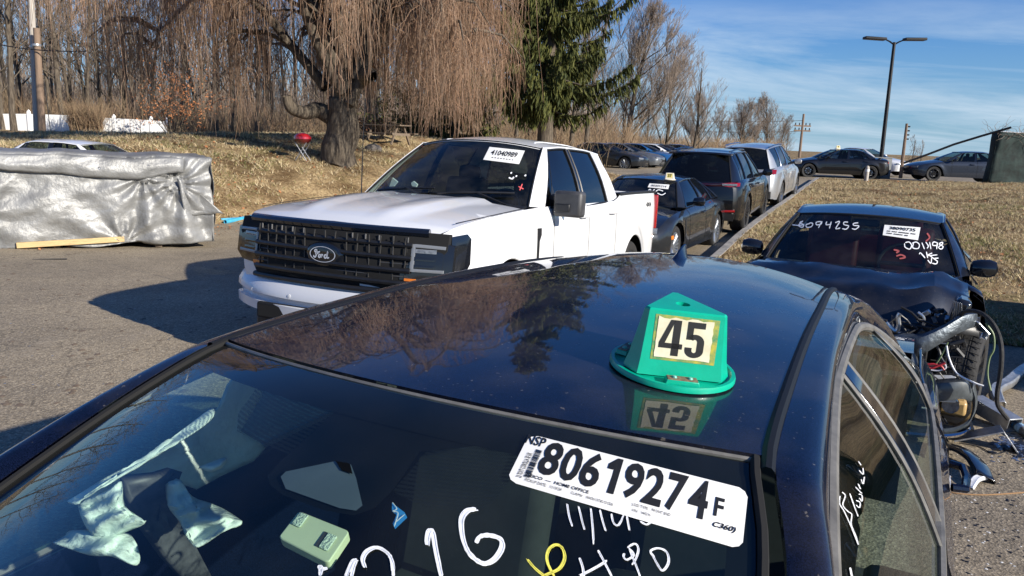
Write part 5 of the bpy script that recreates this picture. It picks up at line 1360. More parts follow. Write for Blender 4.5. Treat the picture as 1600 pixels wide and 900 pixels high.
def silver_suv():
    L = 5.1
    root = place('silver SUV seen from behind with red tail lamps, parked in front of the black SUV', 'SUV', (6.381, 21.9), .483, .072, False, L, .049, group='vehicles parked along the kerb')
    P, G = suv_params(L=L, W=.99, H=1.80, belt=1.16, slope=.22, wb=2.95); P['zs'][-1] = (L, 1.14)
    c = Car(root, P, 'silver'); c.build_body(top_skip=(1.35, L - .2)); c.greenhouse(G, glass_side='sideglass', glass_front='glassmid', trim='chrome')
    c.interior(1.7, 4.4, 1.1, .62); c.doors((1.72, 2.78, 3.8), handles=(2.55, 3.55)); c.wheels('rim', 6, .27); c.mirrors(1.85, 1.2, 'silver', 1.05)
    headlamps(c, .60, .95, 1.02, 1.16, 'red', tail=True)
    c.surface_patch([(-.86, .35), (.86, .35), (.86, .55), (-.86, .55)], 'rear_bumper_trim', 'dkgrey', off=.012, end=1)
    for sd in (-1, 1): MB().tube([(sd * .62, y, 1.755 + .03 * sin((y - 2.3) / 2.2 * pi)) for y in frange(2.4, 4.5, .12)], .018, n=6).build('roof_rail', 'chrome', root)
    plate(c, .85)
silver_suv()
def plain_car(label, nose, yaw, z, paintm, kind='sedan', detail=1, group=None, pitch=0, L=4.8, cat='car', wheelm='rim', **kw):
    root = empty('parked_car', (nose[0], nose[1], z), yaw, label, cat, group, pitch=pitch)
    P, G = (sedan_params(L=L, **kw) if kind == 'sedan' else suv_params(L=L, **kw))
    c = Car(root, P, paintm); c.build_body(top_skip=(1.4, L - .8) if kind == 'sedan' else (1.35, L - .25), nside=8, ntop=5); c.greenhouse(G, glass_side='glassmid', glass_front='glassmid', glass_rear='glassmid', trim='gloss')
    c.interior(1.75, 3.9, G['beltz'][1][1], .58)
    if detail: c.doors((1.7, 2.82, 3.72), handles=(2.6, 3.55))
    c.wheels(wheelm, 10 if wheelm == 'rim' else 7, .22); c.mirrors(1.78, G['beltz'][0][1] + .08, paintm, .95)
    hz = P['zs'][0][1]
    headlamps(c, .48, .80, hz - .07, hz + .03, 'lens'); c.surface_patch([(-.42, hz - .28), (.42, hz - .28), (.45, hz - .06), (-.45, hz - .06)], 'grille', 'seam', off=.008, end=0); c.surface_patch([(-.5, .26), (.5, .26), (.5, .36), (-.5, .36)], 'lower_intake', 'seam', off=.008, end=0)
    headlamps(c, .48, .82, P['zs'][-1][1] - .17, P['zs'][-1][1] - .05, 'red', tail=True)
    return root, c
# far row, noses pointing at the lane
GF = 'cars in the far row with their noses to the lane'
far = [('far row car nearest the pickup, dark grey with a silver wheel showing', 'graphite', 39.6, -10.9), ('far row car with a pale blue grey bonnet, second from the pickup', 'steel', 42.3, -10.7),
       ('bright blue far row car between pale cars', 'blue', 45.0, -10.4), ('white nosed far row car with a dark grille', 'white', 47.8, -10.3), ('black far row car beyond the white nosed one', 'carblack', 50.6, -10.5), ('dark blue far row car farthest from the pickup', 'bluegrey', 54.0, -10.0)]
for lb, pm, a, b in far:
    x, y = xy(a, b); plain_car(lb, (x, y), radians(-65), _rz(a) - .10, pm, detail=0, group=GF, H=1.38)
plain_car('black sedan parked side on at the top of the lane, nose left', (13.35, 38.4), radians(97), .50, 'carblack', group='sedans parked side on at the top of the lot', wheelm='rimdark')
plain_car('blue grey sedan side on behind the grass bank beside the dark screened enclosure', (18.6, 36.9), radians(96), .60, 'bluegrey', group='sedans parked side on at the top of the lot', wheelm='rimdark')
plain_car('white car with a smashed corner between the two side on sedans', (20.9, 41.2), radians(-38), .62, 'white', detail=0)
x, y = xy(50, 3.2)
hat('small white car top hat on the black sedan at the top of the lane', 'whiteplastic', '40', (15.75, 38.1, 1.93), 0, detail=False, scale=1.3)
# white car behind the silver tarpaulin
wc, wcc = plain_car('white car mostly hidden behind the silver tarpaulin, only its roof arch showing', (-6.45, 15.6), radians(-84), -.02, 'white', L=4.75, H=1.50)
# SUV standing just outside the right edge, whose shade falls beside the wreck
plain_car('black SUV parked beside the wrecked coupe at the right edge', (6.75, 3.9), radians(28), -.02, 'carblack', kind='suv', L=4.9, H=1.78, cat='SUV', belt=1.1)

# ================================================================== wrecked coupe
def build_wreck():
    L = 4.7; yaw = radians(28)
    root = empty('wrecked_coupe', (2.10, 4.83, -.05), yaw, 'dark coupe with its whole nose torn off, white numbers painted on its windscreen', 'car')
    P, G = sedan_params(L=L, W=.925, H=1.375, belt=.92, hood=.78, deck=1.0, wb=2.85, fo=.84, roofx=.56, r=.345)
    P['sides'] = (-1, 1)
    G['roofx'] = [(2.30, .60), (2.8, .605), (3.2, .56), (3.75, .48)]; G['roofz'] = [(2.30, 1.285), (2.7, 1.325), (3.1, 1.315), (3.75, 1.22)]; G['crown'] = [(2.3, .04), (3, .05), (3.75, .04)]
    G['wb'] = (.76, 1.78, .90); G['wbc'] = (1.50, .945); G['rb'] = (.66, L - .62, .98); G['rbc'] = (L - .5, 1.0)
    G['cuts'] = [(1.92, 2.36, 'glass'), (3.05, 2.95, 'gloss'), (3.10, 2.98, 'glass'), (3.85, 3.6, 'body'), (4.0, 3.7, 'body')]
    c = Car(root, P, 'wreckpaint'); b = c.build_body(top_skip=(0, L - .75), nside=10)
    # remove the missing front end from the shell
    bm = bmesh.new(); bm.from_mesh(b.data)
    dead = [f for f in bm.faces if f.calc_center_median().y < (1.20 if f.calc_center_median().x > 0 else .62)]
    bmesh.ops.delete(bm, geom=dead, context='FACES'); bm.to_mesh(b.data); bm.free()
    for o in root_children(root):
        if o.name.startswith('wheel_housing'):
            bm = bmesh.new(); bm.from_mesh(o.data); bmesh.ops.delete(bm, geom=[f for f in bm.faces if f.calc_center_median().y < 1.3], context='FACES'); bm.to_mesh(o.data); bm.free()
    c.greenhouse(G, glass_side='sideglass', glass_front='wreckscreen', trim='gloss', top_trim='gloss')
    c.interior(1.85, 3.7, .92, .55, 'redseat'); c.doors((1.98, 3.15), handles=(2.95,))
    c.mirrors(1.98, .94, 'gloss', .95, out=-.01); c.wheels('rimdark', 10, .25)
    # steer the front wheels by swapping in turned ones
    for o in [o for o in root_children(root) if o.name.startswith('wheel') and 'housing' not in o.name]:
        ys_ = [v.co.y for v in o.data.vertices]
        if sum(ys_) / len(ys_) < 1.5:
            for ch in root_children(o): bpy.data.objects.remove(ch)
            bpy.data.objects.remove(o)
    wheel(root, (.80, .86, .345), .345, .25, 1, 'rimdark', 10, steer=radians(-9)); wheel(root, (-.80, .86, .345), .345, .25, -1, 'rimdark', 10, steer=radians(-9))
    tread = MB()
    for k in range(44):
        a = 2 * pi * k / 44
        for (u0, u1, sk) in ((-.115, -.045, .05), (-.03, .03, -.04), (.045, .115, .05)):
            p = [Vector((u, .3455 * cos(a + s_), .3455 * sin(a + s_))) for u, s_ in ((u0, 0), (u1, sk))]
            tread.tube(p, .0028, n=4)
    tread.xf(Matrix.Translation((.80, .86, .345)) @ Matrix.Rotation(radians(-9), 4, 'Z')).build('tyre_tread', 'seam', root)['kind'] = 'stuff'
    Mr = root_matrix(root); MI = Mr.inverted(); o_ = MI @ Vector((0, 0, CAM_H))
    def onY(x, y, Y):           # pixel onto the local plane y = Y
        d = MI.to_3x3() @ ray_px(x, y); return o_ + d * ((Y - o_.y) / d.y)
    def onX(x, y, X):
        d = MI.to_3x3() @ ray_px(x, y); return o_ + d * ((X - o_.x) / d.x)
    # buckled bonnet: creased sheet rising to a ridge, front edge torn down
    rows = []
    for i in range(19):
        v = i / 18; y = lerp(1.72, .50, v); row = []
        for j in range(29):
            u = -1 + j / 14; x = u * lerp(.76, .80, v)
            z = lerp(.915, .86, v) + .035 * (1 - u * u)
            z += .045 * sstep(.30, .38, v) * sstep(.75, .45, v) * (1 - .3 * u) - .02 * abs(((u * 2.3 + v * 1.4) % 1) - .5) * sstep(.4, .6, v) - .25 * sstep(.72, 1, v) * (.7 + .5 * abs(u))
            z += .020 * exp(-abs(v - .33 - .12 * u * u - .08 * abs(u - .3)) / .03)
            z += .07 * exp(-((u - .72) / .16)**2) * sstep(.2, .5, v) * sstep(.9, .7, v)
            z += .018 * nz(x * 3, y * 3, 1, 5) * sstep(.1, .5, v) + .010 * nz(x * 9, y * 9, 1, 9) * sstep(.4, .9, v)
            y2 = y - .26 * (1 - u * u) * sstep(0, .2, 1 - v) * (1 - v) - .05 * nz(x * 4, 3, 1, 2) * v + .16 * sstep(.5, 1, u) * v
            row.append((x, y2, z))
        rows.append(row)
    MB().grid(rows, flip=False).build('bonnet', 'wreckpaint', root, solid=-.006, ang=22)
    MB().grid([[Vector(p) + Vector((0, .015, -.045 - .01 * nz(p[0] * 8, p[1] * 8, 1, 4))) for p in r] for r in rows[1:-2]]).build('bonnet_liner', 'black', root)
    e_ = rows[-1]
    for (j0, j1) in ((3, 8), (12, 17), (20, 25)):
        MB().tube([Vector(e_[j]) + Vector((0, -.004, .004 + .012 * nz(j, 1, .9, 3))) for j in range(j0, j1)], .006, n=5).build('torn_edge', 'alu', root)
    # cowl and wings behind the missing nose
    for sd in (-1, 1):
        MB().grid([[(sd * x, y, z) for x, z in ((.78, .90), (.84, .885), (.895, .85), (.92, .76), (.925, .65), (.92, .5))] for y in (1.74, 1.5, 1.22)], flip=sd > 0).build('wing_stub', 'wreckpaint', root, solid=-.004)
    rows = []
    for i in range(13):
        a = lerp(radians(20), radians(168), i / 12); rr = .40
        rows.append([(-.60, .86 - rr * cos(a), .345 + rr * sin(a)), (-.90, .86 - rr * cos(a), .345 + rr * sin(a)), (-.915, .86 - rr * cos(a) * 1.15, .345 + rr * sin(a) * 1.12), (-.86, .86 - rr * cos(a) * 1.5, min(.84, .345 + rr * sin(a) * 1.33))])
    MB().grid(rows).build('wing', 'wreckpaint', root)
    rows = []
    for i in range(13):
        a = lerp(radians(55), radians(170), i / 12); rr = .42 + .02 * sin(a * 6)
        rows.append([(.48, .86 - rr * cos(a), .345 + rr * sin(a)), (.86, .86 - rr * cos(a), .345 + rr * sin(a) - .01 * sin(9 * a))])
    MB().grid(rows).build('wheel_arch_liner', 'black', root, solid=.004)
    # headlamp wreck by the wing
    m = MB(); m.box(onY(1499, 487, .62), (.10, .22, .20), Matrix.Rotation(.2, 3, 'Y')); hlw = m.build('headlamp', 'lensdk', root, bevel=.03)
    for k in range(5): MB().tube([onY(1490 + 3 * k, 470 + k, .50), onY(1491 + 3 * k, 499 + k, .50)], .004, n=5).build('lamp_fin', 'alu', hlw)
    for k in range(9):
        p_ = onY(1440 + 6 * k + random.uniform(-4, 4), 492 + random.uniform(-10, 8), .55 + .12 * random.random()); MB().box(p_, (.03, .05, .02 + .015 * (k % 3)), Matrix.Rotation(k * .9, 3, 'Y') @ Matrix.Rotation(k * 1.7, 3, 'X')).build('lamp_bracket', ('greypaint', 'alu', 'black')[k % 3], root, bevel=.004)
    for k in range(9):
        a_, b_ = onY(1400 + 11 * k, 512 + 5 * (k % 3), .56), onY(1408 + 11 * k, 536 - 6 * (k % 2), .58); MB().box((a_ + b_) / 2, (.03, .04, (a_ - b_).length * .8), Matrix.Rotation(.35 * (k % 4 - 1.5), 3, 'Y')).build('broken_mount', ('black', 'dkgrey', 'black', 'bareblue')[k % 4], root, bevel=.005)
    # front structure: radiator, engine bay bits
    MB().box((0, .62, .48), (1.15, .08, .46)).build('radiator', 'black', root, bevel=.01)
    MB().box((0, 1.0, .62), (.62, .55, .30)).build('engine_cover', 'black', root, bevel=.05)
    MB().box((-.05, 1.15, .45), (1.3, 1.0, .35)).build('engine_bay', 'seam', root)
    random.seed(21)
    for k in range(48):
        p = Vector((random.uniform(-.2, .78), random.uniform(.36, .62), random.uniform(.42, .76))); pts = [p]
        for _ in range(4): p = p + Vector((random.uniform(-.10, .10), random.uniform(-.04, .03), random.uniform(-.10, .05))); pts.append(p)
        P2 = []
        for i in range(len(pts) - 1):
            for q in range(4): P2.append(pts[i].lerp(pts[i + 1], q / 4))
        MB().tube(P2, random.choice((.004, .006, .009, .014)), n=6).build('engine_hose', random.choice(('black', 'black', 'dkgrey', 'dkgrey', 'galvd')), root)
        if k % 2: MB().box(p + Vector((.03, -.03, .02)), (random.uniform(.02, .06), .03, random.uniform(.02, .07)), Matrix.Rotation(random.uniform(-1, 1), 3, 'Y')).build('broken_mount', random.choice(('black', 'dkgrey', 'galvd')), root, bevel=.003)
    def bez(pts, k=5):
        Pv = [Vector(p) for p in pts]; out = []
        for i in range(len(Pv) - 1):
            p0, p1, p2, p3 = Pv[max(0, i - 1)], Pv[i], Pv[i + 1], Pv[min(len(Pv) - 1, i + 2)]
            for j in range(k):
                t = j / k; out.append(.5 * ((2 * p1) + (p2 - p0) * t + (2 * p0 - 5 * p1 + 4 * p2 - p3) * t * t + (3 * p1 - p0 - 3 * p2 + p3) * t**3))
        return out + [Pv[-1]]
    MB().tube(bez([onY(x, y, .45) for x, y in ((1384, 504), (1392, 512), (1400, 517), (1404, 508), (1403, 496), (1406, 490))]), .016, n=8).build('coolant_pipe', 'alu', root)
    MB().tube(bez([onY(x, y, .45) for x, y in ((1434, 488), (1443, 496), (1443, 508))]), .010, n=8).build('coolant_pipe', 'alu', root)
    # bent upper beam: broad pressed channel rising to the right
    def channel(ctr, wds, deps, name, mt, thick=.012, par=root):
        rows = []
        C = bez([onY(x, y, Y) for x, y, Y in ctr], 4); n = len(C)
        for i, p in enumerate(C):
            t = i / (n - 1) * (len(wds) - 1); k = min(int(t), len(wds) - 2); w_ = lerp(wds[k], wds[k + 1], t - k); d = lerp(deps[k], deps[k + 1], t - k)
            rows.append([p + Vector((0, d, w_ * .55)), p + Vector((0, .0, w_ * .5)), p + Vector((0, -.012, w_ * .1)), p + Vector((0, -.004, -w_ * .35)), p + Vector((0, .0, -w_ * .5)), p + Vector((0, d, -w_ * .55))])
        return MB().grid(rows).build(name, mt, par, solid=thick, ang=40)
    channel([(1385, 548, .25), (1412, 545, .20), (1440, 540, .18), (1475, 522, .25), (1505, 505, .35), (1524, 500, .45)], [.13, .14, .10, .075, .085, .07], [.08, .08, .06, .05, .05, .05], 'front_beam', 'bareblue')
    channel([(1422, 552, .16), (1426, 575, .15), (1432, 592, .15)], [.10, .14, .10], [.08, .08, .08], 'beam_bracket', 'bareblue')
    MB().add([onY(x, y, Y) for x, y, Y in ((1518, 498, .42), (1530, 505, .42), (1546, 522, .44), (1541, 531, .44), (1532, 528, .43), (1536, 520, .45), (1527, 516, .43))] + [onY(1530, 515, .50)], [(i, (i + 1) % 7, 7) for i in range(7)]).build('torn_bracket', 'alu', root, solid=.006, smooth=False)
    # battery tray: white box with cables
    bx = MB(); 
    top = [onY(1436, 592, .28), onY(1495, 590, .22), onY(1500, 600, .16), onY(1425, 601, .16)]
    q_ = [onY(x, y, Y) for x, y, Y in ((1440, 585, .34), (1493, 586, .30), (1497, 606, .14), (1428, 602, .14))]
    bx.add(q_ + [p - Vector((0, 0, .10)) for p in q_], [(3, 2, 1, 0), (4, 5, 6, 7), (0, 1, 5, 4), (1, 2, 6, 5), (2, 3, 7, 6), (3, 0, 4, 7)]); bx.build('fuse_box', mat('white box plastic', (.62, .63, .62), .5, vary=.2, vscale=20), root, bevel=.004)
    for k, (mt, pts, r) in enumerate((('redwire', [(1443, 573), (1455, 575), (1466, 571), (1477, 567)], .010), ('redwire', [(1446, 570), (1458, 569), (1470, 572), (1475, 578)], .008), ('chalk', [(1452, 578), (1466, 579), (1478, 575), (1476, 568)], .005),
         ('black', [(1450, 580), (1462, 590), (1474, 598), (1484, 603)], .005), ('black', [(1468, 582), (1478, 594), (1490, 596)], .005), ('greenwire', [(1481, 535), (1474, 550), (1465, 565), (1457, 574)], .0045),
         ('chalk', [(1479, 540), (1483, 560), (1495, 583), (1520, 597), (1537, 603)], .006), ('black', [(1484, 584), (1498, 590), (1500, 602), (1492, 612)], .007))):
        MB().tube(bez([onY(x, y, .12) for x, y in pts]), r, n=6).build('wire', mt, root)
    # big hose arching out and down to the ground
    hs = [onY(1498, 494, .40), onY(1510, 486, .30), onY(1530, 488, .18), onY(1547, 500, .10), onY(1560, 522, .05), onY(1565, 550, .0), onY(1563, 585, .0), onY(1558, 615, .0), onY(1560, 635, .02), onY(1575, 655, .05)]
    MB().tube(bez(hs), .013, n=8).build('loose_hose', 'rubber', root)
    MB().tube(bez([onY(x, y, .1) for x, y in ((1540, 505), (1552, 522), (1553, 545), (1546, 560), (1543, 585), (1548, 610))]), .006, n=6).build('wire', 'greenwire', root)
    # bumper corner with fog lamp opening, chrome lip
    channel([(1412, 625, .10), (1440, 617, .06), (1475, 612, .05), (1505, 610, .10), (1517, 620, .16)], [.09, .10, .10, .09, .05], [.10, .08, .07, .06, .04], 'bumper_shell', 'greypaint')
    channel([(1517, 606, .16), (1523, 625, .17), (1521, 645, .15), (1511, 662, .12), (1490, 672, .08), (1455, 675, .05), (1420, 674, .06)], [.06, .045, .04, .04, .035, .035, .035], [.08, .07, .06, .06, .06, .06, .06], 'bumper_shell', 'greypaint')
    channel([(1516, 670, .10), (1500, 679, .06), (1470, 682, .03), (1440, 680, .03), (1415, 678, .04)], [.018, .028, .03, .03, .03], [.05] * 5, 'chrome_lip', 'chrome', thick=.005)
    MB().box(onY(1462, 655, .25), (.42, .30, .015), Matrix.Rotation(-.1, 3, 'X')).build('splash_tray', 'black', root)
    for k in range(8): MB().tube([onY(1440 + k * 5, 645 + k * 1.2, .14), onY(1447 + k * 5, 656 + k * 1.2, .14)], .005, n=4).build('intake_slat', 'dkgrey', root)
    MB().lathe([(.0001, -.03), (.05, -.03), (.055, .0), (.03, .06)], c=onY(1485, 632, .20), axis='y', n=16).build('fog_lamp', 'lens', root)
    MB().box(onY(1488, 634, .32), (.16, .1, .10)).build('fluid_bottle', mat('amber plastic', (.45, .30, .12), .4), root, bevel=.02)
    MB().tube(bez([onY(x, y, .1) for x, y in ((1440, 637), (1452, 638), (1464, 631))]), .006, n=6).build('wire', 'chalk', root)
    # label and painted numbers
    sf = Surf(root, [c.ws_obj]); q = quadmap([(1382, 352), (1438, 356), (1434, 376), (1379, 368)])
    ps, fs = sf.lay([q(i / 4, j / 2) for j in range(3) for i in range(5)], [(j * 5 + i, j * 5 + i + 1, (j + 1) * 5 + i + 1, (j + 1) * 5 + i) for j in range(2) for i in range(4)], .005)
    lb = MB().add(ps, fs).build('number_label', 'paper', root, smooth=False)
    for s_, bx_ in (('38090735', (.15, .60, .88, .86)), ('-- --- ------ ---', (.1, .38, .9, .46)), ('--- ----- --', (.1, .18, .7, .26))):
        v, f = text2d(s_, bx_, .02); ps, f = sf.lay([q(*p) for p in v], f, .008); MB().add(ps, f).build('lettering', 'ink', lb, smooth=False)
    def brush(strokes, w=1.5, mt='chalk'):
        for st in strokes:
            v, f = stroke2d(smooth2d(st), w); ps, f = sf.lay(v, f, .006); MB().add(ps, f).build('window_paint', mt, root, smooth=False)
    brush([[(1238, 352), (1248, 353), (1256, 352)], [(1255, 346), (1250, 349), (1256, 352), (1254, 356), (1248, 353), (1255, 346)], [(1266, 350), (1260, 352), (1261, 356), (1268, 355), (1270, 350), (1265, 349)],
           [(1283, 347), (1276, 348), (1276, 352), (1283, 351), (1284, 347), (1279, 357)], [(1292, 347), (1291, 352), (1299, 351)], [(1299, 347), (1296, 358)], [(1305, 349), (1312, 347), (1306, 358), (1313, 357)], [(1325, 348), (1319, 348), (1319, 352), (1326, 354), (1322, 359), (1316, 358)], [(1341, 349), (1334, 350), (1334, 353), (1342, 354), (1337, 359), (1331, 358)]])
    brush([[(1413, 381), (1414, 387), (1421, 390), (1424, 384), (1420, 379), (1414, 380)], [(1427, 381), (1426, 388), (1434, 389), (1436, 383), (1431, 379), (1425, 381)], [(1440, 380), (1444, 390)], [(1446, 379), (1450, 385), (1448, 389)], [(1452, 379), (1454, 390)],
           [(1464, 380), (1458, 379), (1457, 384), (1464, 384), (1464, 380), (1463, 390)], [(1472, 379), (1467, 382), (1473, 386), (1470, 390), (1466, 387), (1472, 382), (1472, 379)], [(1436, 398), (1438, 396), (1445, 404)], [(1447, 394), (1449, 404)], [(1456, 396), (1449, 400), (1464, 399)], [(1452, 400), (1460, 406)],
           [(1449, 407), (1454, 412), (1455, 404)], [(1466, 404), (1459, 405), (1464, 409), (1462, 413), (1456, 412)]], 1.5)
    brush([[(1396, 391), (1404, 393), (1400, 396)], [(1400, 401), (1408, 399), (1414, 403), (1405, 405)], [(1448, 365), (1452, 372), (1446, 378)]], 2.5, 'redpaintdull')
    MB().box((.0, 2.32, 1.24), (.20, .04, .06)).build('rear_view_mirror', 'black', root, bevel=.01)
    return root
M['galvd'] = mat('dull metal', (.22, .22, .21), .5, metal=.6, vary=.4, vscale=30)
M['redseat'] = mat('red leather seat', (.16, .012, .015), .5)
M['wreckscreen'] = glass('coupe windscreen', (.72, .80, .78), .07, (.012, .014, .016), film=.06)
M['bareblue'] = mat('bent grey steel', (.085, .10, .115), .42, metal=.6, vary=.45, vscale=12, bump=.5, bscale=18)
M['greypaint'] = mat('scuffed grey bumper', (.06, .07, .075), .38, coat=.4, vary=.25, vscale=15)
M['redwire'] = mat('red cable', (.5, .03, .04), .5); M['greenwire'] = mat('green cable', (.16, .22, .10), .5); M['redpaintdull'] = mat('dull red paint', (.30, .06, .06), .7)
wreck = build_wreck()
# ================================================================== silver tarpaulin over a stack of pallets
M['tarp'] = mat('silver tarpaulin', (.235, .235, .228), .5, metal=.3, vary=.25, vscale=2.5, bump=.45, bscale=22)
M['wood'] = mat('new timber', (.50, .36, .17), .7, vary=.2, vscale=10, stretch=(1, 8, 8))
M['oldwood'] = mat('old timber', (.16, .12, .085), .8, vary=.35, vscale=10, stretch=(1, 8, 8))
def build_tarp():
    A = Vector((-9.4, 10.15)); B = Vector((-5.12, 12.85)); dv = (B - A); Lg = dv.length; u = dv.normalized(); n_ = Vector((-u.y, u.x))      # front face runs A to B; depth goes along n_
    yaw = atan2(u.y, u.x)
    root = bpy.data.objects.new('tarped_stack', None); COL.objects.link(root); root.location = (A.x, A.y, -.14); root.rotation_euler = (0, 0, yaw)
    tag(root, 'creased silver tarpaulin drawn over a long stack at the left edge', 'tarpaulin')
    Hh = 1.50; D = 1.9
    def h_top(x): return Hh + .06 * nz(x, 0, .9, 11) + .035 * nz(x, 3, 2.6, 11) + .09 * sstep(Lg * .55, 0, x) - .05 * sstep(Lg - .6, Lg, x) * 0
    def fold(x, z):
        f = 0
        # long sagging folds fanning from anchor points, vertical pleats at the right third
        for (ax, az, k, amp) in ((Lg - 3.35, .62, 9, .045), (Lg - 1.05, 1.15, 11, .05), (Lg - .55, 1.05, 13, .045), (Lg - 1.35, .1, 10, .05)):
            dx, dz = x - ax, z - az; r = sqrt(dx * dx + dz * dz) + .02; th = atan2(dz, dx)
            f += amp * sin(th * k + 2 * nz(x, z, .8, k)) * exp(-r / .75) * min(1, r / .15)
        f += .045 * sin(x * 11 + 2 * nz(x, z, 1.2)) * sstep(Lg - 1.9, Lg - 1.3, x) * sstep(0, .4, Hh - z)
        f += .035 * nz(x * 1.3 + z * .9, z * 2.2 - x * .5, 1.4, 1) + .022 * nz(x * 2 + z, z * 4 - x * .8, 1.6, 5) + .012 * abs(nz(x * 5, z * 7, 1.3, 8)) + .008 * nz(x * 13, z * 15, 1, 3)
        return f
    rows = []; nx = 150
    prof = [(t, 'f') for t in [i / 50 for i in range(51)]]
    for i in range(nx + 1):
        x = Lg * i / nx; ht = h_top(x); row = []
        zb = .06 + .05 * nz(x, 0, 1.7, 4) + (.0 if x > Lg - 1.1 else .02)
        for t, _ in prof:
            z = lerp(zb, ht - .05, t); row.append((x, -.02 - fold(x, z) - .10 * sin(pi * min(1, t * 1.1)) * .5 - .05 * (1 - t)**2, z))
        for a in (.35, .7, 1.0): row.append((x, lerp(-.05, .04, a) - fold(x, ht) * (1 - a), ht - .05 + .05 * sin(a * pi / 2)))
        for d in [k / 14 for k in range(1, 15)]: row.append((x, D * d, ht + .03 * nz(x * 1.2, d * 4, 1.2, 2) + .03 * nz(x * 5, d * 8, 1, 3) * (1 - d) - .05 * sstep(.8, 1, d)))
        for t in (.3, .65, 1.0): row.append((x, D + .03, lerp(ht - .05, .1, t)))
        rows.append(row)
    MB().grid(rows).build('tarpaulin', 'tarp', root, ang=75, solid=-.004)
    # right end, gathered, with a loose corner flap
    erow = []
    for i in range(25):
        y = lerp(-.06, D, i / 24); erow.append([(Lg + .01 + .05 * nz(y * 3, z * 2, 1.3, 6) + .04 * sin(y * 16 + z * 3) * .6 * (1 - z / Hh), y, z) for z in [lerp(.08, h_top(Lg) - .01, j / 24) for j in range(25)]])
    MB().grid(erow).build('tarpaulin_end', 'tarp', root, ang=75, solid=-.004)
    rows = []
    for i in range(15):
        v = i / 14; rows.append([(Lg - .55 + v * .10 + u_ * (.10 + .50 * v), -.08 - .05 * sin(u_ * 5 + v * 3) - .03 * v, 1.12 - .62 * v + .05 * u_ * v + .01 * sin(u_ * 17)) for u_ in [j / 12 for j in range(13)]])
    MB().grid(rows).build('loose_flap', 'tarp', root, ang=75, solid=.004)
    # overlapping upper sheet with its hem
    rows = []
    for i in range(61):
        x = lerp(-.1, Lg - .45, i / 60); dep = lerp(.10, .34, sstep(0, Lg - 1.2, x)) - .10 * sstep(Lg - 1.2, Lg - .4, x)
        rows.append([(x, -.075 - .05 * sin(pi * t) - fold(x * 1.3, 1.2 + t) * .5 - .03 * t, h_top(x) - .03 - dep * t + .008 * nz(x, t, 9)) for t in [k / 8 for k in range(9)]])
    MB().grid(rows, flip=True).build('upper_sheet', 'tarp', root, ang=75, solid=.004)
    # folded-back triangle at the left with dark hem
    tri = [[(lerp(-.2, lerp(.1, 1.30, v), u_), -.16 - .04 * sin(u_ * 9 + v * 4) - .02 * nz(u_ * 4, v * 5, 1), lerp(1.55, .66, v) + .0 * u_ - .12 * (1 - u_) * v) for u_ in [k / 12 for k in range(13)]] for v in [j / 12 for j in range(13)]]
    MB().grid(tri, flip=True).build('folded_corner', 'tarp', root, ang=75, solid=.004)
    MB().tube([tri[j][12] for j in range(13)], .018, n=5).build('hem', 'dkgrey', root)
    # eyelets
    for x in (.4, 1.1, 1.9, 2.7, 3.4, 4.1):
        MB().lathe([(.010, 0), (.018, -.004), (.022, 0)], c=(x, -.115 - .02, 1.30 + .02 * sin(x * 5)), axis='y', n=10).build('eyelet', 'chrome', root)
    # timber that shows below the sheet
    MB().box((Lg - 2.1, -.12, .145), (1.45, .05, .085), Matrix.Rotation(-.03, 3, 'Y')).build('board', 'wood', root, bevel=.004)
    for x in (.3, 1.6, 2.75, 4.2): MB().box((x, .9, .05), (.10, 1.8, .10)).build('bearer', 'oldwood', root)
    MB().box((Lg / 2 - .2, .9, .6), (Lg - .9, 1.5, .95)).build('stacked_load', 'oldwood', root)
    return root
build_tarp()
def scrap(name, label, cat, px, size, mt, rz=0, ry=0, tilt=0, group=None, lift=0):
    p = px_ground(*px); m = MB().box((0, 0, size[2] / 2), size); o = m.build(name, mt, bevel=min(size) * .2)
    o.location = (p.x, p.y, p.z + .004 + lift); o.rotation_euler = (tilt, ry, rz); return tag(o, label, cat, group)
scrap('timber_offcut', 'short grey timber offcut lying in front of the tarpaulin', 'timber', (128, 386), (.42, .09, .05), 'oldwood', .3)
scrap('timber_block', 'small timber block propping the tarpaulin hem', 'timber', (122, 378), (.12, .09, .07), 'oldwood', .1)
scrap('metal_strip', 'thin dark strip lying on the asphalt before the tarpaulin', 'strip', (78, 406), (.42, .03, .012), 'black', .35)
M['cyan'] = mat('light blue plastic pipe', (.06, .36, .55), .4, vary=.15)
for k, (a, b, r, lb) in enumerate((((352, 350), (397, 341), .045, 'light blue plastic pipe lying by the lawn edge behind the pickup nose'), ((345, 345), (380, 343), .028, 'thinner pale blue pipe lying just behind the thick blue pipe'))):
    p, q = px_ground(*a), px_ground(*b); o = MB().lathe([(r * .8, 0), (r, 0), (r, (q - p).length), (r * .8, (q - p).length), (r * .8, 0)], n=14).build('plastic_pipe', 'cyan')
    o.rotation_euler = (q - p).to_track_quat('Z', 'Y').to_euler(); o.location = p + Vector((0, 0, r)); tag(o, lb, 'pipe')
random.seed(5)
for k, (x, y, mt, lb) in enumerate(((272, 373, 'blue', 'crumpled blue wrapper at the foot of the tarpaulin'), (286, 374, 'blue', 'second blue wrapper beside the tarpaulin corner'), (312, 376, 'paper', 'flattened white cup lying right of the blue wrappers'))):
    p = px_ground(x, y); bm_ = MB(); R_ = []
    for i in range(7):
        a = pi * i / 6; R_.append([(.10 * sin(a) * cos(t) * (1 + .35 * nz(cos(t) * 3, i, 1, k)), .07 * sin(a) * sin(t), .04 - .04 * cos(a) * (1 + .4 * nz(t, i, 1, k))) for t in [2 * pi * j / 10 for j in range(10)]])
    o = bm_.grid(R_, closeu=True).build('litter', mt, ang=20); o.location = p; tag(o, lb, 'litter')

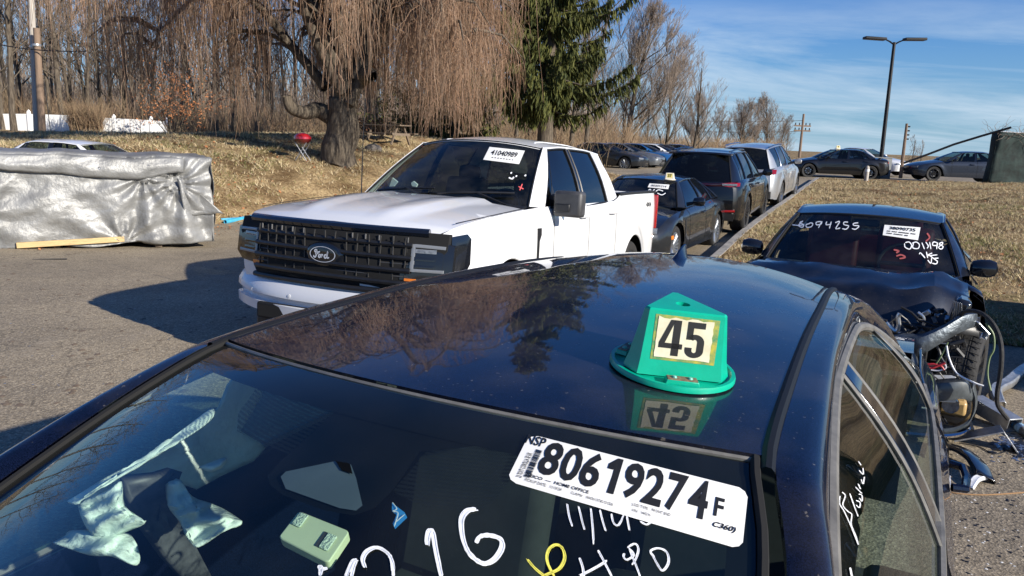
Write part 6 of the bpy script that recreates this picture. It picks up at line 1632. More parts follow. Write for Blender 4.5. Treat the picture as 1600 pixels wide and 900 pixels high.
# ================================================================== scrap from the wreck, front right
M['galv'] = mat('galvanised steel', (.42, .43, .44), .4, metal=.7, vary=.2, vscale=14, bump=.15, bscale=40)
def solid_px(name, label, cat, pts, mt, thick=.004, par=None):
    pass
def rail(name, label, cat, pix, w_, h_, mt, lift=.04, twist=0):
    P_ = [px_ground(x, y) + Vector((0, 0, l)) for x, y, l in pix]; c0 = P_[0].copy(); rows = []
    Q = []
    for i in range(len(P_) - 1):
        for q in range(4):
            p0, p1, p2, p3 = P_[max(0, i - 1)], P_[i], P_[i + 1], P_[min(len(P_) - 1, i + 2)]; t = q / 4
            Q.append(.5 * ((2 * p1) + (p2 - p0) * t + (2 * p0 - 5 * p1 + 4 * p2 - p3) * t * t + (3 * p1 - p0 - 3 * p2 + p3) * t**3))
    Q.append(P_[-1])
    for i, p in enumerate(Q):
        d = (Q[min(i + 1, len(Q) - 1)] - Q[max(i - 1, 0)]).normalized(); s_ = d.cross(Vector((0, 0, 1))).normalized(); up = s_.cross(d)
        a = twist * i / len(Q); s2 = s_ * cos(a) + up * sin(a); u2 = up * cos(a) - s_ * sin(a)
        k = 1 + .12 * nz(i * .5, 0, 1, 7)
        rows.append([p - c0 + s2 * (w_ * k * x) + u2 * (h_ * z) for x, z in ((-.5, -.1), (-.5, .8), (-.36, 1), (.0, .86), (.36, 1), (.5, .8), (.5, -.1))])
    o = MB().grid(rows).build(name, mt, solid=-.005, ang=35); o.location = c0; return tag(o, label, cat)
rail('bent_bumper_beam', 'bent shiny bumper beam lying in the shade beside the wreck', 'bumper beam', [(1560, 640, .02), (1553, 622, .05), (1572, 612, .06), (1595, 590, .05), (1625, 570, .03)], .085, .05, 'galv', twist=-.2)
rail('torn_plastic_trim', 'curled black plastic trim with a pale broken end on the asphalt', 'trim piece', [(1462, 700, .03), (1478, 712, .05), (1500, 722, .06), (1522, 737, .05), (1537, 756, .02)], .11, .03, 'gloss', twist=.5)
rail('broken_trim_end', 'pale broken end of the curled black trim', 'trim piece', [(1515, 765, .0), (1524, 758, .03), (1538, 752, .02)], .04, .02, 'chalk')
# square tube end and folded steel plate
p = px_ground(1560, 668)
sq = MB(); 
for (c_, d_) in (((0, 0, .062), (.34, .09, .005)), ((0, 0, .003), (.34, .09, .005)), ((0, .043, .0325), (.34, .004, .054)), ((0, -.043, .0325), (.34, .004, .054))): sq.box(c_, d_)
o = sq.build('square_steel_tube', 'galv', bevel=.001); o.location = (p.x, p.y + .08, p.z + .03); o.rotation_euler = (0, -.15, radians(105)); o.scale = (1, 1.3, 1.5)
tag(o, 'open ended square steel tube section standing by the beam', 'steel tube')
p = px_ground(1562, 702); fp = MB(); fp.prism([(-.24, .0), (-.235, -.005), (.02, .105), (.115, -.02), (.121, -.014), (.022, .115), (-.24, .006)], -.065, .065, axes=(0, 2, 1))
o = fp.build('folded_steel_plate', 'galv', bevel=.001); o.location = (p.x - .02, p.y + .02, p.z + .022); o.rotation_euler = (0, 0, radians(-22)); tag(o, 'folded pale steel plate tented on the gravelly asphalt', 'steel plate')
# blue and silver bottle
p0, p1 = px_ground(1581, 668) + Vector((0, 0, .035)), px_ground(1612, 690) + Vector((0, 0, .035)); ln = (p1 - p0).length
bo = bpy.data.objects.new('spray_can', None); COL.objects.link(bo); bo.location = p0; bo.rotation_euler = (p1 - p0).to_track_quat('Z', 'Y').to_euler(); tag(bo, 'blue and silver aerosol can lying at the right edge', 'can')
MB().lathe([(.001, 0), (.012, 0), (.020, .012), (.030, .03), (.033, .035), (.033, ln), (.001, ln)], n=20).build('can', 'alu', bo)
MB().lathe([(.0335, .05), (.0335, .085)], n=20).build('band', 'blue', bo); MB().lathe([(.0335, .10), (.0335, .17)], n=20).build('band', mat('pale blue print', (.35, .55, .72), .35), bo)
# wires lying on the ground
def ground_wire(name, label, pix, r, mt):
    P_ = [px_ground(x, y) + Vector((0, 0, r + .003)) for x, y in pix]; c0 = P_[0].copy()
    v = smooth2d([(p.x, p.y) for p in P_], 6); o = MB().tube([(x - c0.x, y - c0.y, ground_z(x, y) + r + .003 - c0.z) for x, y in v], r, n=5).build(name, mt); o.location = c0; return tag(o, label, 'wire')
ground_wire('copper_wire', 'thin copper coloured wire trailing across the asphalt at right', [(1462, 764), (1490, 772), (1530, 776), (1570, 775), (1612, 770)], .0035, mat('copper wire', (.55, .33, .16), .4, metal=.5))
ground_wire('black_cord', 'thin black cord running between the steel plate and the tube', [(1498, 694), (1530, 700), (1556, 712), (1590, 700)], .003, 'black')
# crumbs of plastic, glass and leaves: nobody could count them
def crumbs(name, n, area, smin, smax, mt, seed, kindlabel=None):
    rng = random.Random(seed); V_ = []; F_ = []
    for k in range(n):
        x, y = area(rng)
        z = ground_z(x, y) + .003; s = rng.uniform(smin, smax); a = rng.uniform(0, 2 * pi); h = s * rng.uniform(.15, .5); b_ = len(V_)
        for (u, v_) in ((-1, -.6), (.9, -.7), (1, .5), (-.7, .8)): V_.append((x + s * (u * cos(a) - v_ * sin(a)), y + s * (u * sin(a) + v_ * cos(a)), z))
        V_.append((x + s * .2, y, z + h)); F_ += [(b_, b_ + 1, b_ + 4), (b_ + 1, b_ + 2, b_ + 4), (b_ + 2, b_ + 3, b_ + 4), (b_ + 3, b_, b_ + 4)]
    o = fast_mesh(name, V_, F_, 3, mt); tag(o, kind='stuff'); return o
def A1(r):
    p = px_ground(r.uniform(1450, 1640), r.uniform(690, 900)); return p.x, p.y
def A2(r):
    p = px_ground(r.uniform(-20, 420), r.uniform(372, 640)); return p.x, p.y
def A3(r):
    p = px_ground(r.gauss(1590, 18), r.gauss(700, 10)); return p.x, p.y
crumbs('dark_debris', 170, A1, .003, .011, 'black', 1); crumbs('pale_debris', 90, A1, .003, .008, 'paper', 2); crumbs('pale_debris', 90, A2, .004, .010, 'galv', 3)
crumbs('dark_debris', 150, A2, .01, .035, 'oldwood', 4); crumbs('glass_crumbs', 160, A3, .005, .022, 'alu', 6); crumbs('dark_debris', 120, A3, .006, .03, 'black', 7)

# ================================================================== poles, lamp, boxes, fences
M['bronze'] = mat('dark bronze metal', (.018, .017, .017), .45, metal=.4)
M['polewood'] = mat('weathered pole wood', (.21, .145, .10), .8, vary=.25, vscale=5, stretch=(6, 6, .4), bump=.3)
M['polegrey'] = mat('grey pole wood', (.42, .38, .33), .8, vary=.2, vscale=5, stretch=(6, 6, .4), bump=.3)
M['vinyl'] = mat('white vinyl', (.80, .80, .78), .4, vary=.03)
M['cabinet'] = mat('grey cabinet steel', (.16, .17, .175), .5, vary=.12)
M['mesh'] = mat('dark green screen cloth', (.012, .026, .022), .8, vary=.6, vscale=3, bump=.6, bscale=6)
M['bark'] = mat('bark', (.17, .14, .105), .95, c2=(.05, .04, .032), vscale=3.5, stretch=(5, 5, .7), bump=1.0, bscale=9, spec=.1)
p = at_y(1375.5, 262, 39); top = at_y(1397.5, 66, 39)
lp = empty('street_lamp', (p.x, p.y, p.z - .9), 0, 'tall dark bronze lamp post with two flat lamp heads', 'street lamp')
hgt = top.z - p.z + .9
lx = top.x - p.x
MB().tube([(0, 0, 0), (lx, 0, hgt)], [.11, .075], n=12).build('pole', 'bronze', lp); MB().lathe([(.22, 0), (.22, .03), (.14, .06), (.14, .30)], n=16).build('base_plate', 'bronze', lp)
MB().box((lx * .17, 0, hgt * .165), (.24, .24, .28)).build('control_box', 'bronze', lp, bevel=.02)
for sd in (-1, 1):
    a = MB().tube([(lx, 0, hgt - .12), (lx + sd * .22, 0, hgt + .02), (lx + sd * .5, 0, hgt + .14)], [.06, .06, .05], n=8, flat=.6).build('arm', 'bronze', lp)
    MB().box((lx + sd * .98, 0, hgt + .14 + (.0 if sd < 0 else .03)), (1.05, .40, .13), Matrix.Rotation(-sd * .03, 3, 'Y')).build('lamp_head', 'bronze', a, bevel=.03)
# electrical cabinet and bollard
p = px_ground(1370, 279); cb = empty('electrical_cabinet', p, radians(-8), 'dark grey electrical cabinet beside the lamp post foot', 'cabinet')
hh = 1.02
MB().box((0, 0, hh / 2), (1.02, .6, hh)).build('cabinet_body', 'cabinet', cb, bevel=.02); MB().box((-.26, -.306, hh / 2), (.46, .012, hh - .12)).build('door', 'cabinet', cb, bevel=.004); MB().box((.26, -.306, hh / 2), (.46, .012, hh - .12)).build('door', 'cabinet', cb, bevel=.004); MB().box((0, 0, hh + .02), (1.08, .66, .04)).build('lid', 'cabinet', cb, bevel=.01)
p = px_ground(1353, 283); bl = empty('bollard', p, 0, 'white bollard on the grass in front of the cabinet', 'bollard')
MB().lathe([(.085, -.1), (.085, .52), (.07, .60), (.03, .64), (.001, .65)], n=16).build('post', 'polegrey', bl); MB().lathe([(.088, .40), (.088, .50)], n=16).build('band', 'vinyl', bl)
p = px_ground(1399, 283)
# slim stake-like pole
b_, t_ = at_y(1409, 262, 37), at_y(1417, 193, 37); sp = empty('wooden_pole', (b_.x, b_.y, b_.z - .5), 0, 'slim dark pole with short rungs near its top, right of the lamp post', 'pole')
MB().tube([(0, 0, 0), (t_.x - b_.x, 0, t_.z - b_.z + .5)], [.09, .06], n=8).build('pole', 'polewood', sp)
for k in range(4):
    q = (t_.z - b_.z + .5) * (.72 + .075 * k); xx = (t_.x - b_.x) * (.72 + .075 * k); MB().tube([(xx - .02, 0, q), (xx + .17, 0, q)], .035, n=6).build('insulator', 'black', sp)
# distant crossarm pole with lines
b_, t_ = at_y(1249, 246, 120), at_y(1256, 178, 120); up_ = empty('utility_pole', (b_.x, b_.y, b_.z - 2), 0, 'distant utility pole with two crossarms on the skyline', 'utility pole')
hT = t_.z - b_.z + 2; ux = t_.x - b_.x
MB().tube([(0, 0, 0), (ux, 0, hT)], [.24, .17], n=8).build('pole', 'polewood', up_)
for zz in (.79, .62):
    m_ = MB().box((ux * zz, 0, hT * (.5 + zz / 2) - .9), (2.5, .2, .22)).build('crossarm', 'polewood', up_)
    for x in (-1.1, -.5, .5, 1.1): MB().tube([(ux * zz + x, 0, hT * (.5 + zz / 2) - .8), (ux * zz + x, 0, hT * (.5 + zz / 2) - .45)], .09, n=6).build('insulator', 'dkgrey', m_)
for k, dz in enumerate((-1.0, -2.6)):
    tag(MB().tube([(t_.x, 120, t_.z + dz), (t_.x - 8, 119.6, t_.z + dz - .5), (t_.x - 18, 119, t_.z + dz - .7)], .05, n=4).build('power_line', 'black'), ('upper', 'lower')[k] + ' power line running left from the distant utility pole', 'power line')
# left poles by the white fence
for lb, bx, tx, Y, r0, mt in (('brown wooden utility pole in front of the white fence', 66, 57, 35.0, .165, 'polewood'), ('pale grey pole just behind the brown utility pole', 58, 47, 35.6, .15, 'polegrey')):
    b_, t_ = at_y(bx, 214, Y), at_y(tx, -40 if mt == 'polegrey' else 44, Y); o = empty('utility_pole', (b_.x, b_.y, b_.z - .4), 0, lb, 'utility pole')
    MB().tube([(0, 0, 0), (t_.x - b_.x, t_.y - b_.y, t_.z - b_.z + .4)], [r0, r0 * .85], n=12).build('pole', mt, o)
    MB().lathe([(r0 + .02, 4.35), (r0 + .03, 4.4), (r0 + .02, 4.45)], c=((t_.x - b_.x) * .6, 0, 0), n=12).build('band', 'galv', o)
for lb, y0_, y1_ in (('black cable slung from the left edge past the brown pole', 66, 77),):
    a_, b_ = at_y(-30, 64, 35), at_y(135, 80, 34.5); tag(MB().tube([a_.lerp(b_, t) + Vector((0, 0, -.15 * sin(pi * t))) for t in [i / 8 for i in range(9)]], .025, n=5).build('power_line', 'black'), lb, 'power line')
tag(MB().tube([at_y(69, 128, 35), at_y(74, 165, 35.2), at_y(79, 207, 35.4)], .018, n=5).build('guy_wire', 'dkgrey'), 'thin guy wire slanting down from the brown pole to the grass', 'wire')
# white vinyl fence
fx = [(-60, 178, 211, 47), (45, 178, 210, 47), (113, 180.5, 209, 47.3), (178, 185, 207.5, 47.6), (236, 188, 206.5, 48), (260, 190, 206, 48.3)]
fc = at_y(45, 210, 47); wf = empty('vinyl_fence', (fc.x, fc.y, 0), 0, 'white vinyl privacy fence along the back of the lawn', 'fence')
for i, (x, yt, yb, Y) in enumerate(fx):
    t_ = at_y(x, yt, Y); b_ = at_y(x, yb, Y); c0 = Vector((t_.x - fc.x, t_.y - fc.y, 0))
    m_ = MB().box((c0.x, c0.y, (t_.z + b_.z) / 2 - .1), (.16, .16, t_.z - b_.z + .5)).build('post', 'vinyl', wf); MB().lathe([(.11, 0), (.11, .03), (.001, .14)], c=(c0.x, c0.y, t_.z + .13), n=4).build('post_cap', 'vinyl', m_)
    if i < len(fx) - 1:
        x2, yt2, yb2, Y2 = fx[i + 1]; t2 = at_y(x2, yt2, Y2); n_b = 14 if i else 18
        for k in range(n_b):
            u0, u1 = (k + .04) / n_b, (k + .96) / n_b; pa = t_.lerp(t2, u0); pb = t_.lerp(t2, u1); z1 = pa.z - .06; z0 = pa.z - 1.75
            dz = (pb.z - pa.z); mb_ = MB(); v_ = []
            for (pp, q) in ((pa, 0), (pb, dz)):
                for yy in (-.02, .02):
                    for z in (z0 + q, z1 + q): v_.append((pp.x - fc.x, pp.y - fc.y + yy, z))
            mb_.add(v_, [(0, 1, 3, 2), (4, 6, 7, 5), (0, 4, 5, 1), (2, 3, 7, 6), (1, 5, 7, 3), (0, 2, 6, 4)]); mb_.build('board', 'vinyl', wf, smooth=False)
        for zz in (-.03, -1.75): MB().tube([Vector((t_.x - fc.x, t_.y - fc.y, t_.z + zz)), Vector((t2.x - fc.x, t2.y - fc.y, t2.z + zz))], .05, n=4).build('rail', 'vinyl', wf)
# screened enclosure at right with a leaning pipe
e0 = at_y(1553, 282, 31.0); en = empty('screened_enclosure', (e0.x, e0.y, e0.z - .15), radians(4), 'dark green cloth screened fence enclosure at the right edge of the bank', 'enclosure')
hE = at_y(1545, 205, 31).z - e0.z + .15
rows = [[(x, .0 + .06 * nz(x * 2, z * 2, 1, 3), z) for x in [lerp(0, 4.2, i / 24) for i in range(25)]] for z in [lerp(0, hE + .0, j / 14) for j in range(15)]]
rows = [[(x - .10 + (.16 if z < .4 else 0) * 0 - .12 * (1 - z / hE), y, z + (-.08 * x / 4.2 if z > hE * .9 else 0)) for x, y, z in r] for r in rows]
MB().grid(rows, flip=True).build('screen_cloth', 'mesh', en, solid=.01)
MB().grid([[(-.1 + .05 * nz(y, z, 1, 4) - .12 * (1 - z / hE), y, z) for y in (0, .15, .3, .45)] for z in [lerp(0, hE, j / 8) for j in range(9)]]).build('screen_cloth', 'mesh', en, solid=.01)
for x in (-.05, 1.4, 2.8, 4.1): MB().tube([(x, .08, 0), (x, .08, hE + .06)], .035, n=8).build('post', 'galv', en)
MB().tube([(-.05, .08, hE), (4.2, .08, hE - .08)], .025, n=8).build('rail', 'galv', en)
# pale torn patches on the cloth
MB().grid([[(x, -.03, z) for x in [lerp(1.0 + .5 * (1 - t), 2.7 - .4 * t, i / 8) for i in range(9)]] for t, z in [(j / 6, lerp(.05, 1.35, j / 6)) for j in range(7)]], flip=True).build('torn_cloth', mat('faded screen cloth', (.13, .17, .14), .8, vary=.6, vscale=4, bump=.5, bscale=8), en, solid=.01)
a_, m1_, b_ = at_y(1412, 255, 32), at_y(1490, 228, 31.6), at_y(1580, 199, 30.7)
tag(MB().tube([a_, a_.lerp(m1_, .5) + Vector((0, 0, .02)), m1_ + Vector((0, 0, .06)), m1_.lerp(b_, .5) + Vector((0, 0, .04)), b_], .045, n=8).build('leaning_pipe', 'bronze'), 'long bent rusty pipe leaning on the screened enclosure', 'pipe')
# kettle grill, picnic table, boulders on the lawn
g0 = px_ground(473, 237)
def on_ground(px, py, Y):
    q = at_y(px, py, Y); return Vector((q.x, q.y, ground_z(q.x, q.y)))
gp = on_ground(473, 225, 21.5); gs = .95
gr = empty('kettle_grill', gp, .2, 'red kettle grill on crossed legs in front of the weeping tree', 'grill'); gz = at_y(473, 217, 21.5).z - gp.z
MB().lathe([(.001, gz - .15), (.15, gz - .12), (.23, gz - .04), (.24, gz - .005)], n=24).build('bowl', mat('dark red enamel', (.10, .008, .01), .25, coat=1), gr)
MB().lathe([(.245, gz), (.24, gz + .06), (.17, gz + .13), (.04, gz + .165), (.001, gz + .165)], n=24).build('lid', mat('red enamel', (.36, .012, .02), .2, coat=1), gr)
MB().tube([(-.05, 0, gz + .17), (-.04, 0, gz + .20), (.04, 0, gz + .20), (.05, 0, gz + .17)], .012, n=6).build('lid_handle', 'black', gr)
for s in (-1, 1):
    MB().tube([(s * .17, -.12, gz - .10), (-s * .17, -.12, 0)], .012, n=6).build('leg', 'galv', gr); MB().tube([(s * .17, .12, gz - .10), (-s * .17, .12, 0)], .012, n=6).build('leg', 'galv', gr)
pt = on_ground(606, 240, 30); tb = empty('picnic_table', pt, .5, 'weathered picnic table behind the pickup cab', 'picnic table'); tz = .72
for k in range(5): MB().box((0, -.3 + k * .15, tz), (1.7, .135, .04)).build('table_board', 'oldwood', tb)
for s in (-1, 1):
    for k in range(2): MB().box((0, s * (.62 + k * .14), .42), (1.7, .125, .04)).build('bench_board', 'oldwood', tb)
    MB().box((s * .6, 0, .38), (.08, 1.5, .09)).build('cross_beam', 'oldwood', tb)
    for t in (-1, 1): MB().tube([(s * .6, t * .58, 0), (s * .6, t * .18, .70)], .045, n=4).build('leg', 'oldwood', tb)
M['stone'] = mat('boulder stone', (.22, .19, .16), .9, vary=.3, vscale=4, bump=.5)
for (x, y, Y, s, lb) in ((583, 240, 25.0, .22, 'rounded boulder left of the picnic table'), (1021, 283, 29.0, .28, 'low pale boulder at the lane edge behind the graphite sedan')):
    q = on_ground(x, y, Y); R_ = [[(s * 1.3 * sin(a) * cos(t) * (1 + .2 * nz(cos(t) * 2, sin(t) * 2 + a, 1, 3)), s * sin(a) * sin(t), -s * .8 * cos(a) * (1 + .2 * nz(t, a, 1, 8))) for t in [2 * pi * j / 16 for j in range(16)]] for a in [pi * i / 10 for i in range(11)]]
    o = MB().grid(R_, closeu=True).build('boulder', 'stone', ang=60); o.location = q + Vector((0, 0, s * .25)); tag(o, lb, 'boulder')
# ================================================================== vegetation
def rnd_mat(name, cols, rough=.9, trans=0.0):
    """colour picked at random for each loose piece (leaf, blade, twig)"""
    m, t, b = new_mat(name); g = t.nodes.new('ShaderNodeNewGeometry'); r = t.nodes.new('ShaderNodeValToRGB'); e = r.color_ramp.elements
    e[0].position = 0; e[0].color = (*cols[0], 1); e[1].position = 1; e[1].color = (*cols[-1], 1)
    for i, c in enumerate(cols[1:-1]): x = e.new((i + 1) / (len(cols) - 1)); x.color = (*c, 1)
    t.links.new(g.outputs['Random Per Island'], r.inputs[0]); t.links.new(r.outputs[0], b.inputs['Base Color'])
    b.inputs['Roughness'].default_value = rough; b.inputs['Specular IOR Level'].default_value = .15
    return m
M['strand'] = rnd_mat('weeping twigs', [(.19, .115, .075), (.34, .215, .14), (.42, .29, .20), (.25, .19, .14), (.38, .22, .13)])
M['twig'] = rnd_mat('bare twigs', [(.13, .10, .08), (.24, .19, .15), (.32, .26, .21)])
M['twigred'] = rnd_mat('brown scrub', [(.12, .08, .05), (.26, .17, .11), (.34, .25, .15), (.18, .14, .09)])
M['needle'] = rnd_mat('spruce needles', [(.025, .036, .012), (.065, .072, .02), (.115, .115, .03), (.04, .05, .016)], .7)
M['dryleaf'] = rnd_mat('dry oak leaves', [(.30, .11, .04), (.45, .20, .09), (.38, .16, .07)], .8)
M['blade'] = rnd_mat('dry grass blades', [(.28, .20, .12), (.58, .46, .27), (.74, .62, .40), (.20, .14, .085), (.48, .37, .21), (.22, .23, .08)], .9)
M['greenblade'] = rnd_mat('green grass blades', [(.11, .14, .035), (.20, .22, .07), (.34, .29, .13)], .9)
def tubes_np(lines, sides, name, m, parent=None):
    """lines: list of (points, radii); makes one mesh"""
    by = {}
    for p, r in lines: by.setdefault(len(p), []).append((p, r))
    Vs = []; Fs = []; base = 0; ang = np.arange(sides) * 2 * np.pi / sides
    for n, L_ in by.items():
        P = np.array([l[0] for l in L_], dtype=float); R = np.array([l[1] for l in L_], dtype=float); K = len(L_)
        D = np.empty_like(P); D[:, 1:-1] = P[:, 2:] - P[:, :-2]; D[:, 0] = P[:, 1] - P[:, 0]; D[:, -1] = P[:, -1] - P[:, -2]
        D /= np.linalg.norm(D, axis=2, keepdims=True) + 1e-9
        ref = np.where(np.abs(D[:, :1, 2:3]) > .8, np.array([1., .2, 0]), np.array([.1, .1, 1.])); A = np.cross(D, np.broadcast_to(ref, D.shape)); A /= np.linalg.norm(A, axis=2, keepdims=True) + 1e-9; B = np.cross(D, A)
        V = P[:, :, None, :] + R[:, :, None, None] * (A[:, :, None, :] * np.cos(ang)[None, None, :, None] + B[:, :, None, :] * np.sin(ang)[None, None, :, None])
        Vs.append(V.reshape(-1, 3)); idx = np.arange(K * n * sides).reshape(K, n, sides) + base
        a = idx[:, :-1]; b = idx[:, 1:]; Fs.append(np.stack([a, np.roll(a, -1, axis=2), np.roll(b, -1, axis=2), b], axis=-1).reshape(-1, 4)); base += K * n * sides
    return fast_mesh(name, np.concatenate(Vs), np.concatenate(Fs), 4, m, parent, smooth=sides > 4)
def leaves_np(P, D, W_, name, m, parent=None):
    """diamond leaves: centres P, half axis D, half width vectors W_"""
    V = np.stack([P - D, P - D * .1 + W_, P + D, P - D * .1 - W_], axis=1).reshape(-1, 3); F = np.arange(len(V)).reshape(-1, 4)
    return fast_mesh(name, V, F, 4, m, parent)
def wander(p, d, L_, n, rng, up=0.0, wob=.12):
    pts = [Vector(p)]; d = Vector(d).normalized()
    for i in range(n):
        d = (d + Vector((rng.gauss(0, wob), rng.gauss(0, wob), rng.gauss(0, wob) + up))).normalized(); pts.append(pts[-1] + d * (L_ / n))
    return pts, d
def make_tree(seed, h, r, clear=.35, spread=.9, up=.06, nl=11, depth=3, lean=(0, 0), twig=26, dens=1.0):
    rng = random.Random(seed); trunk, lim, tw = [], [], []
    pts, _ = wander((0, 0, -.3), (lean[0] * .5, lean[1] * .5, 1), h * .93, 10, rng, .05, .035)
    trunk.append(([tuple(p) for p in pts], [r * (1.25 if i == 0 else 1) * (1 - i / 11)**.8 + .01 for i in range(11)]))
    def grow(p, d, L_, rad, dep):
        pp, dd = wander(p, d, L_, 6, rng, up, .13)
        (lim if rad > .02 else tw).append(([tuple(q) for q in pp], [max(.006, rad * (1 - .8 * i / 6)) for i in range(7)]))
        if dep <= 0: return
        for k in range(int((4 if dep > 1 else 5) * dens) + 1):
            t = rng.uniform(.25, 1); q = pp[min(6, int(t * 6))]; a = rng.uniform(0, 2 * pi); o = Vector((cos(a), sin(a), rng.uniform(-.1, .5)))
            grow(q, (dd * 1.1 + o * .75 + Vector((lean[0], lean[1], 0)) * .8), L_ * rng.uniform(.42, .68), rad * .45, dep - 1)
    for k in range(nl):
        t = lerp(clear, 1, (k + rng.random() * .8) / nl); q = pts[min(10, int(t * 10))]; a = rng.uniform(0, 2 * pi) + k * 2.4
        grow(q, Vector((cos(a) * spread + lean[0], sin(a) * spread + lean[1], .75)), h * .42 * (1.15 - t * .75), r * .36 * (1.2 - t * .8), depth - 1)
    T = tubes_np(trunk, 8, 'bare_tree', 'bark'); cr = tubes_np([(p, q) for p, q in lim], 4, 'limbs', 'bark', T) if lim else None
    if tw: tubes_np(tw, 3, 'twigs', 'twig', T)
    return T
def put_tree(src, first, loc, rz, sc, label, group=None, name='bare_tree'):
    o = src if first else copy_tree(src)
    o.location = loc; o.rotation_euler = (0, 0, rz); o.scale = (sc, sc, sc); return tag(o, label, 'tree', group)
# woodland behind the lawn
rng = random.Random(99)
protos = [make_tree(40 + i, h=rng.uniform(13, 18), r=rng.uniform(.14, .24), clear=rng.uniform(.22, .45), spread=rng.uniform(.5, .9), nl=13, depth=3) for i in range(6)]
used = [True] * 6
def woods_at(px, Y, k, rz, sc, label, group):
    q = at_y(px, 200, Y); put_tree(protos[k], used[k], (q.x, q.y, ground_z(q.x, q.y) - .2), rz, sc, label, group); used[k] = False
GW = 'bare woodland trees behind the lawn'
ORD = ['first', 'second', 'third', 'fourth', 'fifth', 'sixth', 'seventh', 'eighth', 'ninth', 'tenth', 'eleventh', 'twelfth', 'thirteenth', 'fourteenth', 'fifteenth', 'sixteenth', 'seventeenth', 'eighteenth', 'nineteenth']
ORD += ['twentieth'] + ['twenty-' + o for o in ORD[:9]] + ['thirtieth', 'thirty-first', 'thirty-second']
front = [(6, 47, .9), (22, 44, 1.0), (36, 52, .8), (80, 50, .85), (100, 49.5, .95), (114, 53, .8), (134, 51.5, .9), (160, 55, .8), (196, 57, .8), (212, 52, .9), (236, 54, .7), (284, 50, .8), (312, 56, .9), (338, 50, .85), (366, 54, .9), (398, 50, .9),
         (428, 56, .8), (574, 42, .9), (587, 44, 1.0), (600, 47, .9), (640, 50, .8), (676, 47, .9), (704, 52, .8), (742, 50, .85), (804, 45, .8), (828, 52, .9), (848, 48, .8), (868, 50, .7), (892, 47, .75), (916, 44, .8), (936, 52, .8)]
for i, (px, Y, sc) in enumerate(front): woods_at(px, Y, i % 6, i * 1.7, sc, ORD[i] + ' bare woodland tree from the left in the front rank behind the lawn', GW + ', front rank')
for i in range(44):
    px = -60 + i * 24 + rng.uniform(-9, 9); Y = rng.uniform(60, 84); woods_at(px, Y, rng.randrange(6), rng.uniform(0, 6.28), rng.uniform(.85, 1.15) * (1 if px < 780 else .62), 'bare woodland tree deep in the wood behind the front rank', GW + ', back ranks')
# woods off to the left that the roof and glass mirror
for i in range(6): woods_at(-160 - i * 90, 48, i % 6, i, 1.0, 'bare woodland tree just left of the view', GW + ', left of view')
# fan crowned trees at right of the spruce
fan = [make_tree(70, h=9.6, r=.20, clear=.12, spread=.75, up=.10, nl=21, depth=4, lean=(.28, 0), dens=1.25), make_tree(71, h=8.5, r=.15, clear=.14, spread=.6, up=.12, nl=17, depth=4, lean=(.22, 0), dens=1.1), make_tree(72, h=7, r=.12, clear=.1, spread=.6, up=.14, nl=12, depth=4, lean=(.15, 0), dens=.7)]
for k, (t, px, Y, sc, rz, lb) in enumerate(((fan[0], 972, 56, 1.18, 0, 'tallest fan crowned bare tree directly right of the spruce'), (fan[1], 1040, 58, 1.1, .1, 'middle fan crowned bare tree, slimmer than the one by the spruce'), (fan[2], 1082, 60, 1.15, 0, 'rightmost and smallest of the fan crowned bare trees'))):
    q = at_y(px, 220, Y); put_tree(t, True, (q.x, q.y, _rz(55) - .1), rz, sc, lb)
far_px = [(1008, 66, .55), (1052, 70, .5), (1096, 74, .55), (1118, 80, .5), (1136, 84, .55), (1152, 80, .52), (1168, 84, .60), (1184, 82, .52), (1200, 86, .60), (1216, 88, .48), (1228, 90, .42)]
for i, (px, Y, sc) in enumerate(far_px):
    q = at_y(px, 225, Y); put_tree(fan[(i + 1) % 3], False, (q.x, q.y, _rz(60) - .2), i * 1.3, sc * 1.25, ORD[i] + ' small far tree from the left in the row by the distant pole', 'low far trees right of the fan crowned ones')
for i, (px, Y, sc) in enumerate(((1560, 70, .2), (1425, 75, .45), (1440, 80, .4))):
    q = at_y(px, 245, Y); put_tree(fan[2], False, (q.x, q.y, .4), i, sc, ('tiny far bare tree above the side on blue grey sedan' if i == 0 else ORD[i - 1] + ' tiny far bare tree just right of the slim dark pole'), None)
# scrub: nobody could count the stems
def scrub(name, n, rngseed, area, hmin, hmax, m, rad=.010):
    r_ = random.Random(rngseed); L_ = []
    for k in range(n):
        x, y = area(r_); z = ground_z(x, y) - .05; hh = r_.uniform(hmin, hmax); dx, dy = r_.gauss(0, .22), r_.gauss(0, .22); c = r_.uniform(-.3, .3)
        L_.append(([(x, y, z), (x + dx * hh * .3, y + dy * hh * .3, z + hh * .4), (x + dx * hh * .7 + c * .2, y + dy * hh * .7, z + hh * .75), (x + dx * hh * 1.2 + c * .5, y + dy * hh * 1.2, z + hh)], [rad, rad * .8, rad * .6, rad * .3]))
        for _ in range(2):
            t = r_.uniform(.3, .7); q = (x + dx * hh * t, y + dy * hh * t, z + hh * t); ex, ey = r_.gauss(0, .25), r_.gauss(0, .25)
            L_.append(([q, (q[0] + ex * hh * .3, q[1] + ey * hh * .3, q[2] + hh * .15), (q[0] + ex * hh * .6, q[1] + ey * hh * .6, q[2] + hh * .3), (q[0] + ex * hh * .8, q[1] + ey * hh * .8, q[2] + hh * .42)], [rad * .6, rad * .5, rad * .4, rad * .2]))
    return tag(tubes_np(L_, 3, name, m), kind='stuff')
def areapx(x0, x1, Y0, Y1):
    def f(r):
        px = r.uniform(x0, x1); Y = r.uniform(Y0, Y1); q = at_y(px, 205, Y); return q.x, q.y
    return f
scrub('woodland_scrub', 5200, 1, areapx(-60, 1000, 48, 62), .8, 3.2, 'twigred', .016)
scrub('woodland_scrub', 3000, 2, areapx(-60, 960, 62, 85), 2.0, 5.5, 'twig', .022)
